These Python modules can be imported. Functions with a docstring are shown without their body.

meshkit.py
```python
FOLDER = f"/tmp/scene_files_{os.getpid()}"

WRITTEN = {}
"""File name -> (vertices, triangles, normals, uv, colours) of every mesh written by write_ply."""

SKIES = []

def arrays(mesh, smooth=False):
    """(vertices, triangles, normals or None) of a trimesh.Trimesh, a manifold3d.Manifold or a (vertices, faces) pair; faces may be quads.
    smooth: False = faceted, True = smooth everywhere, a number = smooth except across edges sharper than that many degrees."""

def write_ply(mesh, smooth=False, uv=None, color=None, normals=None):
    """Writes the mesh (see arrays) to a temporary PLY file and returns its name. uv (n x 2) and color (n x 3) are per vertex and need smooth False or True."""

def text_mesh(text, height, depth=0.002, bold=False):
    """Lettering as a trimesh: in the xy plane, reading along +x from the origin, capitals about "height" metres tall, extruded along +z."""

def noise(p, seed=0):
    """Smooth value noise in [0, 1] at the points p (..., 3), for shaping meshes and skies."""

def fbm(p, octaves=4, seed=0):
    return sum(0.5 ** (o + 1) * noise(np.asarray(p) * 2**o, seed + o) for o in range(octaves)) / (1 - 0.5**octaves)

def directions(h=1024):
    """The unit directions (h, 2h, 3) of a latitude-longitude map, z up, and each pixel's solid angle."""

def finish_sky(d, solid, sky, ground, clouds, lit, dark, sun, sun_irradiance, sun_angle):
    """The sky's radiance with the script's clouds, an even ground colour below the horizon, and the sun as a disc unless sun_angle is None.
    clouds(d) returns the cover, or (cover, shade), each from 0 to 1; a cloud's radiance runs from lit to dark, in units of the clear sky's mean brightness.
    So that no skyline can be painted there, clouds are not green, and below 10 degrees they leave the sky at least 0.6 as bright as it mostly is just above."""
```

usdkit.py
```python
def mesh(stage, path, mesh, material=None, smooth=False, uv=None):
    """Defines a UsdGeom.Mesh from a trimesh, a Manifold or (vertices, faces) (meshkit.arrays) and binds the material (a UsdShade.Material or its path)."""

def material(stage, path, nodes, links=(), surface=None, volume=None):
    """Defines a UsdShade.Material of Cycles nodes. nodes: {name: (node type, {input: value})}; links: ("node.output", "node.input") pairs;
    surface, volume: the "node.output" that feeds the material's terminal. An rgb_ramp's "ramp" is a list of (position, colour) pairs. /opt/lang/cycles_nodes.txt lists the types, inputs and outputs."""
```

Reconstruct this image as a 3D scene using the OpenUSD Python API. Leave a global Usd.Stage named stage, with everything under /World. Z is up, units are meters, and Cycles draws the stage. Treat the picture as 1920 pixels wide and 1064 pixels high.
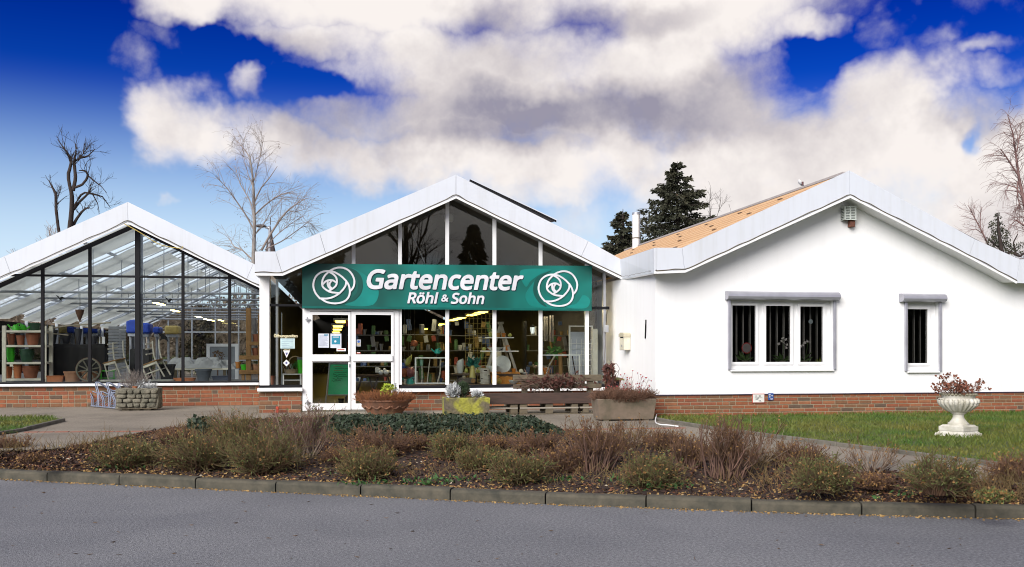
import math, glob, random
import numpy as np, trimesh, usdkit, meshkit
from shapely.geometry import Polygon, LineString, Point, box as sbox
from shapely.ops import unary_union
from shapely import affinity
from pxr import Usd, UsdGeom, UsdLux, UsdShade, Sdf, Gf

stage = Usd.Stage.CreateInMemory()
UsdGeom.SetStageUpAxis(stage, UsdGeom.Tokens.z)
UsdGeom.SetStageMetersPerUnit(stage, 1.0)
UsdGeom.Xform.Define(stage, '/World')
UsdGeom.Scope.Define(stage, '/World/Looks')
R = np.random.default_rng(7)

# ------------------------------------------------------------------ camera
F, CX, HZ, EYE = 1800.0, 960.0, 655.0, 1.55      # focal length and horizon in pixels of the 1920 px photograph, eye height in metres
YAW = math.atan(315 / F)
SA, CA = math.sin(YAW), math.cos(YAW)
cam = UsdGeom.Camera.Define(stage, '/World/camera')
cam.CreateHorizontalApertureAttr(36.0)
cam.CreateVerticalApertureAttr(36.0 * 1064 / 1920)
cam.CreateFocalLengthAttr(36.0 * F / 1920)
cam.CreateVerticalApertureOffsetAttr((HZ - 532) / 1920 * 36.0)
cam.CreateClippingRangeAttr(Gf.Vec2f(0.1, 5000))
cam.AddTranslateOp().Set(Gf.Vec3d(0, 0, EYE))
cam.AddRotateXYZOp().Set(Gf.Vec3f(90, 0, -math.degrees(YAW)))
EXPOSURE = 0.75
cam.CreateExposureAttr(EXPOSURE)

# ------------------------------------------------------------------ sky and sun
SUN_EL, SUN_AZ = math.radians(30), math.radians(180 + 38)    # azimuth from +Y (north) clockwise: behind the camera, left
SUN_DIR = np.array([math.sin(SUN_AZ) * math.cos(SUN_EL), math.cos(SUN_AZ) * math.cos(SUN_EL), math.sin(SUN_EL)])
sun = UsdLux.DistantLight.Define(stage, '/World/sun')
sun.CreateIntensityAttr(0.8); sun.CreateAngleAttr(40.0); sun.CreateNormalizeAttr(True)
sun.CreateColorAttr(Gf.Vec3f(1.0, 0.96, 0.9))
sun.AddRotateXYZOp().Set(Gf.Vec3f(math.degrees(math.pi / 2 - SUN_EL), 0, math.degrees(math.pi - SUN_AZ)))

def make_sky():
    N, L = {}, []
    N['tc'] = ('texture_coordinate', {})
    def node(name, kind, inp, **links):
        N[name] = (kind, inp)
        for k, v in links.items():
            L.append((v, f'{name}.{k}'))
        return name
    d = 'tc.generated'
    node('dr', 'vector_math', {'math_type': 'dot_product', 'vector2': (CA, -SA, 0)}, vector1=d)
    node('sp', 'separate_xyz', {}, vector=d)
    node('raw', 'combine_xyz', {'z': 0.0}, x='dr.value', y='sp.z')
    # soft warp of the cloud outlines
    node('wn', 'noise_texture', {'scale': 7.0, 'detail': 5.0, 'roughness': 0.6}, vector=d)
    node('wc', 'vector_math', {'math_type': 'subtract', 'vector2': (.5, .5, .5)}, vector1='wn.color')
    node('ws', 'vector_math', {'math_type': 'multiply', 'vector2': (.13, .11, 0)}, vector1='wc.vector')
    node('q', 'vector_math', {'math_type': 'add'}, vector1='raw.vector', vector2='ws.vector')
    def uv(px, py):
        u, v = (px - CX) / F, (HZ - py) / F
        n = math.sqrt(1 + u * u + v * v)
        return u / n, v / n
    def field(tag, blobs):
        prev = None
        for i, (px, py, rx, ry, w) in enumerate(blobs):
            c = uv(px, py)
            a = node(f'{tag}a{i}', 'vector_math', {'math_type': 'subtract', 'vector2': (c[0], c[1], 0)}, vector1='q.vector')
            b = node(f'{tag}b{i}', 'vector_math', {'math_type': 'multiply', 'vector2': (F / rx, F / ry, 0)}, vector1=f'{a}.vector')
            l = node(f'{tag}l{i}', 'vector_math', {'math_type': 'length'}, vector1=f'{b}.vector')
            m = node(f'{tag}m{i}', 'map_range', {'range_type': 'smoothstep', 'from_min': 1.6, 'from_max': 0.2, 'to_min': 0.0, 'to_max': w * 1.12, 'clamp': True}, value=f'{l}.value')
            if prev:
                prev = node(f'{tag}x{i}', 'math', {'math_type': 'maximum'}, value1=prev, value2=f'{m}.result') + '.value'
            else:
                prev = f'{m}.result'
        return prev
    cover = field('c', SKY_CLOUDS)
    hole = field('h', SKY_HOLES)
    shade = field('s', SKY_SHADE)
    # high overhead the cover is only the noise's own
    node('fn', 'noise_texture', {'scale': 6.0, 'detail': 9.0, 'roughness': 0.58, 'distortion': .15}, vector=d)
    node('zup', 'map_range', {'range_type': 'smoothstep', 'from_min': .36, 'from_max': .55, 'to_min': 0., 'to_max': .55, 'clamp': True}, value='sp.z')
    node('cv', 'math', {'math_type': 'maximum'}, value1=cover, value2='zup.result')
    node('cm', 'math', {'math_type': 'subtract'}, value1='cv.value', value2=hole)
    node('fk', 'math', {'math_type': 'multiply_add', 'value2': 2.5, 'value3': -1.25}, value1='fn.fac')
    node('dn', 'math', {'math_type': 'add'}, value1='cm.value', value2='fk.value')
    node('cov', 'map_range', {'range_type': 'smoothstep', 'from_min': .10, 'from_max': 1.0, 'to_min': 0., 'to_max': 1., 'clamp': True}, value='dn.value')
    node('sn', 'noise_texture', {'scale': 7.0, 'detail': 9.0, 'roughness': 0.62}, vector=d)
    node('sk', 'math', {'math_type': 'multiply_add', 'value2': 1.9, 'value3': -.90}, value1='sn.fac')
    node('sh', 'math', {'math_type': 'add', 'use_clamp': True}, value1=shade, value2='sk.value')
    node('cc', 'rgb_ramp', {'ramp': [(0, CLOUD_LIT), (.45, CLOUD_MID), (1, CLOUD_DARK)]}, fac='sh.value')
    node('sky', 'sky_texture', {'sky_type': 'single_scattering', 'sun_disc': False, 'sun_elevation': SUN_EL, 'sun_rotation': SUN_AZ, 'altitude': 100., 'air_density': 1.0, 'aerosol_density': .6, 'ozone_density': 2.0})
    node('hs', 'hsv', {'hue': .5, 'saturation': SKY_SAT, 'value': SKY_VAL, 'fac': 1.0}, color='sky.color')
    # the blue deepens with height and pales towards the horizon
    node('zr', 'rgb_ramp', {'ramp': SKY_TINT}, fac='sp.z')
    node('tint', 'mix_color', {'blend_type': 'multiply', 'fac': 1.0}, a='hs.color', b='zr.color')
    node('low', 'map_range', {'range_type': 'smoothstep', 'from_min': .27, 'from_max': .05, 'to_min': 0., 'to_max': .8, 'clamp': True}, value='sp.z')
    node('hz', 'mix_color', {'b': SKY_HAZE}, fac='low.result', a='tint.result')
    node('mx', 'mix_color', {}, fac='cov.result', a='hz.result', b='cc.color')
    node('bg', 'background_shader', {'strength': SKY_STRENGTH}, color='mx.result')
    m = usdkit.material(stage, '/World/Looks/sky', N, L, surface='bg.background')
    dome = UsdLux.DomeLight.Define(stage, '/World/sky')
    UsdShade.MaterialBindingAPI.Apply(dome.GetPrim()).Bind(m)
    dome.GetPrim().SetCustomDataByKey('kind', 'structure')
SKY_STRENGTH = 0.1
SKY_SAT, SKY_VAL = 1.6, 0.62
SKY_TINT = [(0, (1.25, 1.15, 1.05)), (.10, (1.0, 1.0, 1.05)), (.17, (.55, .68, 1.0)), (.25, (.16, .27, .85)), (.34, (.05, .10, .62)), (1, (.05, .10, .62))]
SKY_HAZE = (4.4, 5.3, 6.4)
CLOUD_LIT, CLOUD_MID, CLOUD_DARK = (5.7, 5.35, 5.15), (4.0, 3.7, 3.75), (1.95, 1.85, 2.35)
SKY_CLOUDS = [(800, -10, 500, 95, 1), (600, 75, 170, 45, .8), (1330, 20, 230, 110, 1), (1040, 150, 380, 110, 1), (800, 235, 250, 75, .95), (310, 215, 85, 60, .85), (380, 240, 80, 50, .8), (475, 165, 45, 45, .7), (225, 205, 30, 15, .5),
              (530, 265, 130, 50, .85), (740, 300, 260, 55, .95), (1490, 75, 100, 45, .85), (1250, 320, 330, 110, 1), (1665, 180, 95, 75, .95), (1540, 300, 320, 110, 1), (1740, 350, 170, 110, .95),
              (1890, 290, 60, 80, .9), (1100, 370, 330, 50, .75), (1800, 430, 330, 80, .9), (665, 460, 50, 24, .9), (1660, 60, 50, 45, .5), (235, 115, 55, 45, .5), (290, 85, 60, 30, .42), (1840, 95, 50, 18, .45), (1410, 190, 90, 50, .75),
              (340, 25, 80, 45, .75), (1855, 140, 45, 22, .42), (1745, 75, 25, 25, .35), (410, 490, 50, 20, .8), (320, 365, 14, 12, .38), (1460, 400, 420, 95, 1), (1060, 325, 260, 60, .95), (1180, 205, 330, 90, 1), (760, 130, 200, 90, .9), (3000, 220, 500, 160, .9)]
SKY_HOLES = [(20, 210, 140, 230, .75), (30, 60, 170, 120, .5), (430, 108, 70, 26, .6), (572, 178, 60, 26, .6), (1538, 118, 50, 24, .6), (1820, 262, 14, 24, .5)]
SKY_SHADE = [(1080, 225, 380, 45, .80), (740, 215, 210, 60, .62), (600, 235, 120, 70, .5), (1190, 35, 110, 30, .55), (900, 262, 260, 40, .68), (1390, 190, 70, 45, .55), (540, 90, 90, 30, .45), (1840, 215, 80, 35, .5), (930, 40, 60, 30, .4), (800, 130, 250, 40, .25)]
make_sky()

# ------------------------------------------------------------------ from a pixel of the photograph to a point of the place
def P(px, py, Y):
    u, v = (px - CX) / F, (HZ - py) / F
    t = Y / (CA - SA * u)
    return np.array([t * (SA + CA * u), Y, EYE + v * t])
def XY(px, Y): return P(px, HZ, Y)[0]
def S(px, Y):
    """metres per pixel there"""
    return Y / (CA - SA * (px - CX) / F) / F
def G(px, py, z=0.0):
    u, v = (px - CX) / F, (HZ - py) / F
    t = (z - EYE) / v
    return np.array([t * (SA + CA * u), t * (CA - SA * u), z])
ZY = 0.27                          # level of the paved yard
YG, YE, YW = 22.6, 19.9, 17.2      # front planes: greenhouse, entrance hall, white house
YGF, YEF, YWF = 22.15, 19.45, 16.78

# ------------------------------------------------------------------ prims
LOC, USED = {}, {}
def numbered(parent, name):
    k = (parent, name); n = USED.get(k, -1) + 1; USED[k] = n
    return f'{parent}/{name}' + (f'_{n:03d}' if n else '')
def tag(path, label=None, cat=None, group=None, kind=None):
    p = stage.GetPrimAtPath(path)
    for k, v in (('label', label), ('category', cat), ('group', group), ('kind', kind)):
        if v: p.SetCustomDataByKey(k, v)
def thing(name, label, cat, loc=(0, 0, 0), group=None, kind=None):
    path = numbered('/World', name)
    x = UsdGeom.Xform.Define(stage, path)
    x.AddTranslateOp().Set(Gf.Vec3d(*map(float, loc)))
    LOC[path] = np.array(loc, float)
    tag(path, label, cat, group, kind)
    return path
def shifted(mesh, loc):
    if hasattr(mesh, 'to_mesh') or isinstance(mesh, tuple):
        v, f, n = meshkit.arrays(mesh)
        return (v - loc, f)
    m = mesh.copy(); m.apply_translation(-loc); return m
def part(parent, name, mesh, mat, smooth=False, label=None, kind=None):
    path = numbered(parent, name)
    LOC[path] = LOC[parent]
    usdkit.mesh(stage, path, shifted(mesh, LOC[parent]), mat, smooth)
    if kind is None and name in ('leaf', 'flower', 'foliage', 'fins', 'petals', 'plant', 'tail', 'twigs', 'stems', 'blossom', 'leaflet_stack'): kind = 'stuff'
    tag(path, label, kind=kind)
    return path
def solo(name, mesh, mat, label=None, cat=None, group=None, kind=None, smooth=False):
    path = numbered('/World', name)
    LOC[path] = np.zeros(3)
    usdkit.mesh(stage, path, mesh, mat, smooth)
    tag(path, label, cat, group, kind)
    return path

# ------------------------------------------------------------------ shapes
def box(x0, x1, y0, y1, z0, z1):
    m = trimesh.creation.box((abs(x1 - x0), abs(y1 - y0), abs(z1 - z0)))
    m.apply_translation(((x0 + x1) / 2, (y0 + y1) / 2, (z0 + z1) / 2)); return m
def cbox(x0, x1, y0, y1, z0, z1, c=.01):
    pts = []
    for x in (x0, x1):
        for y in (y0, y1):
            for z in (z0, z1):
                sx, sy, sz = (c if x == x0 else -c), (c if y == y0 else -c), (c if z == z0 else -c)
                pts += [(x + sx, y + sy, z), (x + sx, y, z + sz), (x, y + sy, z + sz)]
    return trimesh.Trimesh(*_hull(pts), process=False)
def _hull(pts):
    h = trimesh.convex.convex_hull(np.array(pts, float)); return h.vertices, h.faces
def cat(*ms):
    ms = [m for a in ms for m in (a if isinstance(a, (list, tuple)) else [a])]
    return trimesh.util.concatenate(ms)
def tri(vf): return trimesh.Trimesh(vf[0], vf[1], process=False)
def quad_panel(p, th):
    """four corners in order; th: thickness vector"""
    p = np.array(p, float); v = np.vstack([p, p + th])
    f = [[0, 1, 2], [0, 2, 3], [4, 6, 5], [4, 7, 6], [0, 4, 5], [0, 5, 1], [1, 5, 6], [1, 6, 2], [2, 6, 7], [2, 7, 3], [3, 7, 4], [3, 4, 0]]
    m = trimesh.Trimesh(v, f, process=False); trimesh.repair.fix_normals(m); return m
def ext(poly, y0, y1):
    """polygon in x, z extruded from y0 to y1"""
    out = []
    for g in getattr(poly, 'geoms', [poly]):
        m = trimesh.creation.extrude_polygon(g, y1 - y0, engine='earcut')
        v = m.vertices; m.vertices = np.stack([v[:, 0], y1 - v[:, 2], v[:, 1]], 1); out.append(m)
    return cat(out)
def extx(poly, x0, x1):
    """polygon in y, z extruded from x0 to x1"""
    m = trimesh.creation.extrude_polygon(poly, x1 - x0, engine='earcut')
    v = m.vertices; m.vertices = np.stack([x0 + v[:, 2], v[:, 0], v[:, 1]], 1); return m
def extz(poly, z0, z1):
    m = trimesh.creation.extrude_polygon(poly, z1 - z0, engine='earcut'); m.apply_translation((0, 0, z0)); return m
def sheet(poly, z):
    v, f = trimesh.creation.triangulate_polygon(poly, engine='earcut')
    v = np.column_stack([v, np.full(len(v), z)])
    m = trimesh.Trimesh(v, f, process=False)
    if m.face_normals[:, 2].sum() < 0: m.invert()
    return m
def tubes(Pts, Rad, sides=4, caps=False):
    """Pts (N,K,3), Rad (N,K): N tapered tubes as one (vertices, faces)"""
    Pts, Rad = np.asarray(Pts, float), np.asarray(Rad, float)
    N, K = Pts.shape[:2]
    T = np.gradient(Pts, axis=1); T /= np.maximum(np.linalg.norm(T, axis=2, keepdims=True), 1e-9)
    ref = np.where(np.abs(T[..., 2:3]) > .9, [1., 0, 0], [0, 0, 1.])
    A = np.cross(T, ref); A /= np.maximum(np.linalg.norm(A, axis=2, keepdims=True), 1e-9)
    B = np.cross(T, A)
    th = np.arange(sides) / sides * 2 * np.pi
    V = Pts[:, :, None] + Rad[:, :, None, None] * (A[:, :, None] * np.cos(th)[:, None] + B[:, :, None] * np.sin(th)[:, None])
    i = np.arange(N)[:, None, None] * K * sides + np.arange(K - 1)[None, :, None] * sides
    s = np.arange(sides); s1 = (s + 1) % sides
    a, b, c, d = i + s, i + s1, i + sides + s, i + sides + s1
    Fc = np.concatenate([np.stack([a, b, d], -1).reshape(-1, 3), np.stack([a, d, c], -1).reshape(-1, 3)])
    if caps:
        base = np.arange(N)[:, None] * K * sides
        for k in range(1, sides - 1):
            Fc = np.vstack([Fc, np.stack([base[:, 0] + 0, base[:, 0] + k + 1, base[:, 0] + k], 1)])
            e = base[:, 0] + (K - 1) * sides
            Fc = np.vstack([Fc, np.stack([e, e + k, e + k + 1], 1)])
    return V.reshape(-1, 3), Fc[:, ::-1] if False else Fc
def join(*vfs):
    V, Fs, o = [], [], 0
    for v, f in vfs:
        V.append(v); Fs.append(np.asarray(f) + o); o += len(v)
    return np.vstack(V), np.vstack(Fs)
def tube(pts, r, sides=8):
    pts = np.array(pts, float); r = np.broadcast_to(r, len(pts))
    return tri(tubes(pts[None], np.array(r)[None], sides, caps=True))
def smoothline(pts, n=8, closed=False):
    p = np.array(pts, float)
    q = np.vstack([p[-1], p, p[0], p[1]]) if closed else np.vstack([2 * p[0] - p[1], p, 2 * p[-1] - p[-2]])
    out = []
    for i in range(1, len(q) - 2):
        t = np.linspace(0, 1, n, endpoint=False)[:, None]
        a, b, c, d = q[i - 1], q[i], q[i + 1], q[i + 2]
        out.append(.5 * (2 * b + (c - a) * t + (2 * a - 5 * b + 4 * c - d) * t ** 2 + (3 * b - a - 3 * c + d) * t ** 3))
    if not closed: out.append(p[-1:])
    return np.vstack(out)
def lathe(profile, loc=(0, 0, 0), n=24, sx=1, sy=1):
    m = trimesh.creation.revolve(np.array(profile, float), sections=n)
    m.vertices = m.vertices * [sx, sy, 1] + np.array(loc); return m
def rotz(m, a, c):
    m = m.copy() if hasattr(m, 'copy') else m
    m.apply_transform(trimesh.transformations.rotation_matrix(a, (0, 0, 1), c)); return m
def rot(m, a, axis, c):
    m = m.copy(); m.apply_transform(trimesh.transformations.rotation_matrix(a, axis, c)); return m
def glyphs(text, height, bold=.03):
    """lettering as a shapely shape, capitals about "height" tall, reading along +x from the origin"""
    from PIL import Image, ImageDraw, ImageFont
    size = 200; st = int(round(size * bold))
    font = ImageFont.truetype(glob.glob('/opt/blender-*/*/datafiles/fonts/NotoSansHebrew*')[0], size)
    x0, y0, x1, y1 = font.getbbox(text, anchor='ls', stroke_width=st)
    im = Image.new('L', (x1 - x0 + 8, y1 - y0 + 8))
    ImageDraw.Draw(im).text((4 - x0, 4 - y0), text, 255, font, anchor='ls', stroke_width=st)
    on = np.pad(np.asarray(im) > 127, ((0, 0), (1, 1))).astype(np.int8)
    rows, starts = np.nonzero(np.diff(on, axis=1) == 1); ends = np.nonzero(np.diff(on, axis=1) == -1)[1]
    from shapely import box as bx_, union_all
    sh = union_all(bx_(starts, -rows - 1, ends, -rows)).buffer(1).buffer(-1).simplify(.9)
    s = height / (size * .714 + 2 * st)
    return affinity.affine_transform(sh, [s, 0, 0, s, (x0 - 4) * s * 0 , (4 - y0) * s])

# ------------------------------------------------------------------ materials
MATS = {}
def M(name, col, rough=.6, var=.12, scale=6., bump=0., bscale=40., metal=0., col2=None, spec=.5, stretch=None, detail=5., translucent=None, obj=False, rnd=0., coat=0.):
    """principled material whose colour drifts between col and col2 with noise in space"""
    if name in MATS: return MATS[name]
    c = np.array(col, float); c2 = np.array(col2, float) if col2 is not None else c * (1 - 2 * var)
    N = {'g': ('geometry', {}), 'tc': ('texture_coordinate', {}), 'mp': ('mapping', {'scale': stretch or (1, 1, 1)}),
         'n': ('noise_texture', {'scale': scale, 'detail': detail, 'roughness': .6}),
         'r': ('rgb_ramp', {'ramp': [(.3, c), (.7, c2)]}),
         'p': ('principled_bsdf', {'roughness': rough, 'metallic': metal, 'specular_ior_level': spec, 'coat_weight': coat})}
    L = [('tc.object' if obj else 'g.position', 'mp.vector'), ('mp.vector', 'n.vector'), ('n.fac', 'r.fac')]
    out = 'r.color'
    if rnd:
        N['oi'] = ('object_info', {}); N['rm'] = ('map_range', {'to_min': 1 - rnd, 'to_max': 1 + rnd}); N['hv'] = ('hsv', {'saturation': 1., 'hue': .5, 'fac': 1.})
        L += [('oi.random', 'rm.value'), ('rm.result', 'hv.value'), (out, 'hv.color')]; out = 'hv.color'
    L.append((out, 'p.base_color'))
    if bump:
        N['bn'] = ('noise_texture', {'scale': bscale, 'detail': 6., 'roughness': .6}); N['b'] = ('bump', {'strength': 1., 'distance': bump})
        L += [('mp.vector', 'bn.vector'), ('bn.fac', 'b.height'), ('b.normal', 'p.normal')]
    surf = 'p.BSDF'
    if translucent:
        N['t'] = ('translucent_bsdf', {}); N['mx'] = ('mix_closure', {'fac': translucent})
        L += [(out, 't.color'), ('p.BSDF', 'mx.closure1'), ('t.BSDF', 'mx.closure2')]; surf = 'mx.closure'
    MATS[name] = usdkit.material(stage, f'/World/Looks/{name}', N, L, surface=surf)
    return MATS[name]
def glass_mat(name, tint=(.93, .96, .95), ior=1.5):
    MATS[name] = usdkit.material(stage, f'/World/Looks/{name}', {
        'f': ('fresnel', {'IOR': ior}), 't': ('transparent_bsdf', {'color': tint}), 'g': ('glossy_bsdf', {'roughness': .01, 'color': (1, 1, 1)}), 'm': ('mix_closure', {})},
        [('f.fac', 'm.fac'), ('t.BSDF', 'm.closure1'), ('g.BSDF', 'm.closure2')], surface='m.closure')
    return MATS[name]
def emit_mat(name, col, strength):
    MATS[name] = usdkit.material(stage, f'/World/Looks/{name}', {'e': ('emission', {'color': col, 'strength': strength})}, [], surface='e.emission')
    return MATS[name]

def stained(name, col, dirt, rough, z_lo=None, z_hi=None, amount=.35, sx=7., bump=.002):
    """paint with vertical run-off streaks and faint blotches; dirtier towards z_lo when given"""
    N = {'g': ('geometry', {}), 'mp': ('mapping', {'scale': (sx, sx, .35)}), 'n': ('noise_texture', {'scale': 1.6, 'detail': 6., 'roughness': .65}), 'n2': ('noise_texture', {'scale': .8, 'detail': 5.}), 'bn': ('noise_texture', {'scale': 70., 'detail': 4.}),
         'r': ('map_range', {'from_min': .48, 'from_max': .78, 'to_min': 0., 'to_max': amount, 'clamp': True}), 'r2': ('map_range', {'from_min': .45, 'from_max': .75, 'to_min': 0., 'to_max': amount * .5, 'clamp': True}), 'a': ('math', {'math_type': 'add', 'use_clamp': True}),
         'm': ('mix_color', {'a': col, 'b': dirt}), 'b': ('bump', {'strength': 1., 'distance': bump}), 'p': ('principled_bsdf', {'roughness': rough})}
    L = [('g.position', 'mp.vector'), ('mp.vector', 'n.vector'), ('g.position', 'n2.vector'), ('g.position', 'bn.vector'), ('n.fac', 'r.value'), ('n2.fac', 'r2.value'), ('r.result', 'a.value1'), ('r2.result', 'a.value2'), ('bn.fac', 'b.height'), ('b.normal', 'p.normal'), ('m.result', 'p.base_color')]
    out = 'a.value'
    if z_lo is not None:
        N['s'] = ('separate_xyz', {}); N['zr'] = ('map_range', {'from_min': z_hi, 'from_max': z_lo, 'to_min': 0., 'to_max': amount * 1.2, 'clamp': True}); N['zn'] = ('math', {'math_type': 'multiply'}); N['z2'] = ('math', {'math_type': 'add', 'use_clamp': True})
        L += [('g.position', 's.vector'), ('s.z', 'zr.value'), ('zr.result', 'zn.value1'), ('n.fac', 'zn.value2'), ('zn.value', 'z2.value1'), (out, 'z2.value2')]; out = 'z2.value'
    L.append((out, 'm.fac'))
    MATS[name] = usdkit.material(stage, f'/World/Looks/{name}', N, L, surface='p.BSDF'); return MATS[name]
# ------------------------------------------------------------------ the ground, road, kerb, yard
asphalt = usdkit.material(stage, '/World/Looks/asphalt', {
    'g': ('geometry', {}), 'n0': ('noise_texture', {'scale': 40., 'detail': 5., 'roughness': .85}), 'n1': ('noise_texture', {'scale': 170., 'detail': 2., 'roughness': .7}), 'n2': ('noise_texture', {'scale': .5, 'detail': 6., 'roughness': .62, 'distortion': .3}),
    'v': ('voronoi_texture', {'scale': 120.}), 'r0': ('rgb_ramp', {'ramp': [(.32, (.05, .054, .064)), (.5, (.166, .172, .185)), (.68, (.33, .335, .35))]}), 'r1': ('rgb_ramp', {'ramp': [(.25, (.55, .55, .55)), (.75, (1.45, 1.45, 1.45))]}),
    'r2': ('rgb_ramp', {'ramp': [(.3, (.82, .82, .84)), (.7, (1.14, 1.13, 1.11))]}), 'm': ('mix_color', {'blend_type': 'multiply', 'fac': 1.}), 'm2': ('mix_color', {'blend_type': 'multiply', 'fac': 1.}),
    'b': ('bump', {'strength': 1., 'distance': .006}), 'p': ('principled_bsdf', {'roughness': .75, 'specular_ior_level': .35})},
    [('g.position', 'n0.vector'), ('g.position', 'n1.vector'), ('g.position', 'n2.vector'), ('g.position', 'v.vector'), ('n0.fac', 'r0.fac'), ('n1.fac', 'r1.fac'), ('n2.fac', 'r2.fac'), ('r0.color', 'm.a'), ('r1.color', 'm.b'), ('m.result', 'm2.a'), ('r2.color', 'm2.b'),
     ('m2.result', 'p.base_color'), ('v.distance', 'b.height'), ('b.normal', 'p.normal')], surface='p.BSDF')
ground_m = M('field', (.09, .085, .05), .95, scale=.3, col2=(.06, .08, .03))
yard_m = usdkit.material(stage, '/World/Looks/yard_paving', {
    'g': ('geometry', {}), 'n0': ('noise_texture', {'scale': 30., 'detail': 6., 'roughness': .8}), 'n2': ('noise_texture', {'scale': .55, 'detail': 7., 'roughness': .65, 'distortion': .4}),
    'r0': ('rgb_ramp', {'ramp': [(.3, (.13, .112, .088)), (.5, (.235, .205, .165)), (.7, (.33, .295, .245))]}), 'r2': ('rgb_ramp', {'ramp': [(.3, (.60, .60, .60)), (.55, (1., 1., 1.)), (.75, (1.12, 1.1, 1.08))]}),
    'm': ('mix_color', {'blend_type': 'multiply', 'fac': 1.}), 'b': ('bump', {'strength': 1., 'distance': .006}), 'p': ('principled_bsdf', {'roughness': .9, 'specular_ior_level': .25})},
    [('g.position', 'n0.vector'), ('g.position', 'n2.vector'), ('n0.fac', 'r0.fac'), ('n2.fac', 'r2.fac'), ('r0.color', 'm.a'), ('r2.color', 'm.b'), ('m.result', 'p.base_color'), ('n0.fac', 'b.height'), ('b.normal', 'p.normal')], surface='p.BSDF')
kerb_m = M('kerb_concrete', (.105, .092, .066), .92, scale=7., col2=(.04, .04, .03), bump=.006, bscale=45, detail=9)
edge_m = M('edging_concrete', (.17, .155, .125), .9, scale=4., col2=(.075, .07, .055), bump=.005, bscale=40)
soil_m = M('dark_soil', (.055, .032, .022), .95, scale=7., col2=(.022, .013, .01), bump=.02, bscale=30)
turf_m = M('turf', (.03, .075, .012), .95, scale=1.2, col2=(.12, .11, .03), bump=.02, bscale=60, detail=8)
red_m = M('red_paver', (.28, .10, .06), .85, scale=9.)

solo('ground', sheet(sbox(-900, -700, 900, 1500), -.03), ground_m, kind='structure')
kerb_px = [(-260, 884), (0, 899), (225, 910), (450, 920.5), (725, 933), (950, 943), (1200, 952.5), (1440, 961), (1680, 968), (1920, 974), (2180, 979)]
kl = np.array([G(*p, 0.0)[:2] for p in kerb_px])
d0, d1 = kl[0] - kl[1], kl[-1] - kl[-2]
kl = smoothline(kl[:, :2], 6)
kline = LineString(np.vstack([kl[0] + d0 / np.linalg.norm(d0) * 22, kl, kl[-1] + d1 / np.linalg.norm(d1) * 22]))
road_poly = Polygon(list(kline.coords) + [(60, -45), (-60, -45)])
solo('road', sheet(road_poly, 0.0), asphalt, kind='structure')
KW, KH = .15, .112
kerb = thing('kerb', None, None, (0, 0, 0), kind='structure')
s0 = kline.project(Point(*G(94, 902.5, 0)[:2]))
cuts = [s0 + k for k in range(-28, 32)]
cuts = [c for c in cuts if 0 <= c <= kline.length - 1.1]
for c in cuts:
    a, b = np.array(kline.interpolate(c + .005).coords[0]), np.array(kline.interpolate(c + .990).coords[0])
    m = (a + b) / 2; L_ = np.linalg.norm(b - a); ang = math.atan2(b[1] - a[1], b[0] - a[0])
    hh = KH + R.uniform(-.006, .006)
    # rounded front arris
    sec = [(0, -.2), (KW, -.2), (KW, hh - .004), (KW - .008, hh), (.03, hh), (.012, hh - .008), (.002, hh - .028)]
    o = extx(Polygon(sec), -L_ / 2, L_ / 2)
    o.apply_transform(trimesh.transformations.rotation_matrix(ang + R.uniform(-.006, .006), (0, 0, 1)))
    o.apply_translation((m[0], m[1], R.uniform(-.004, .004)))
    part(kerb, 'kerb_stone', o, kerb_m)
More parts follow.
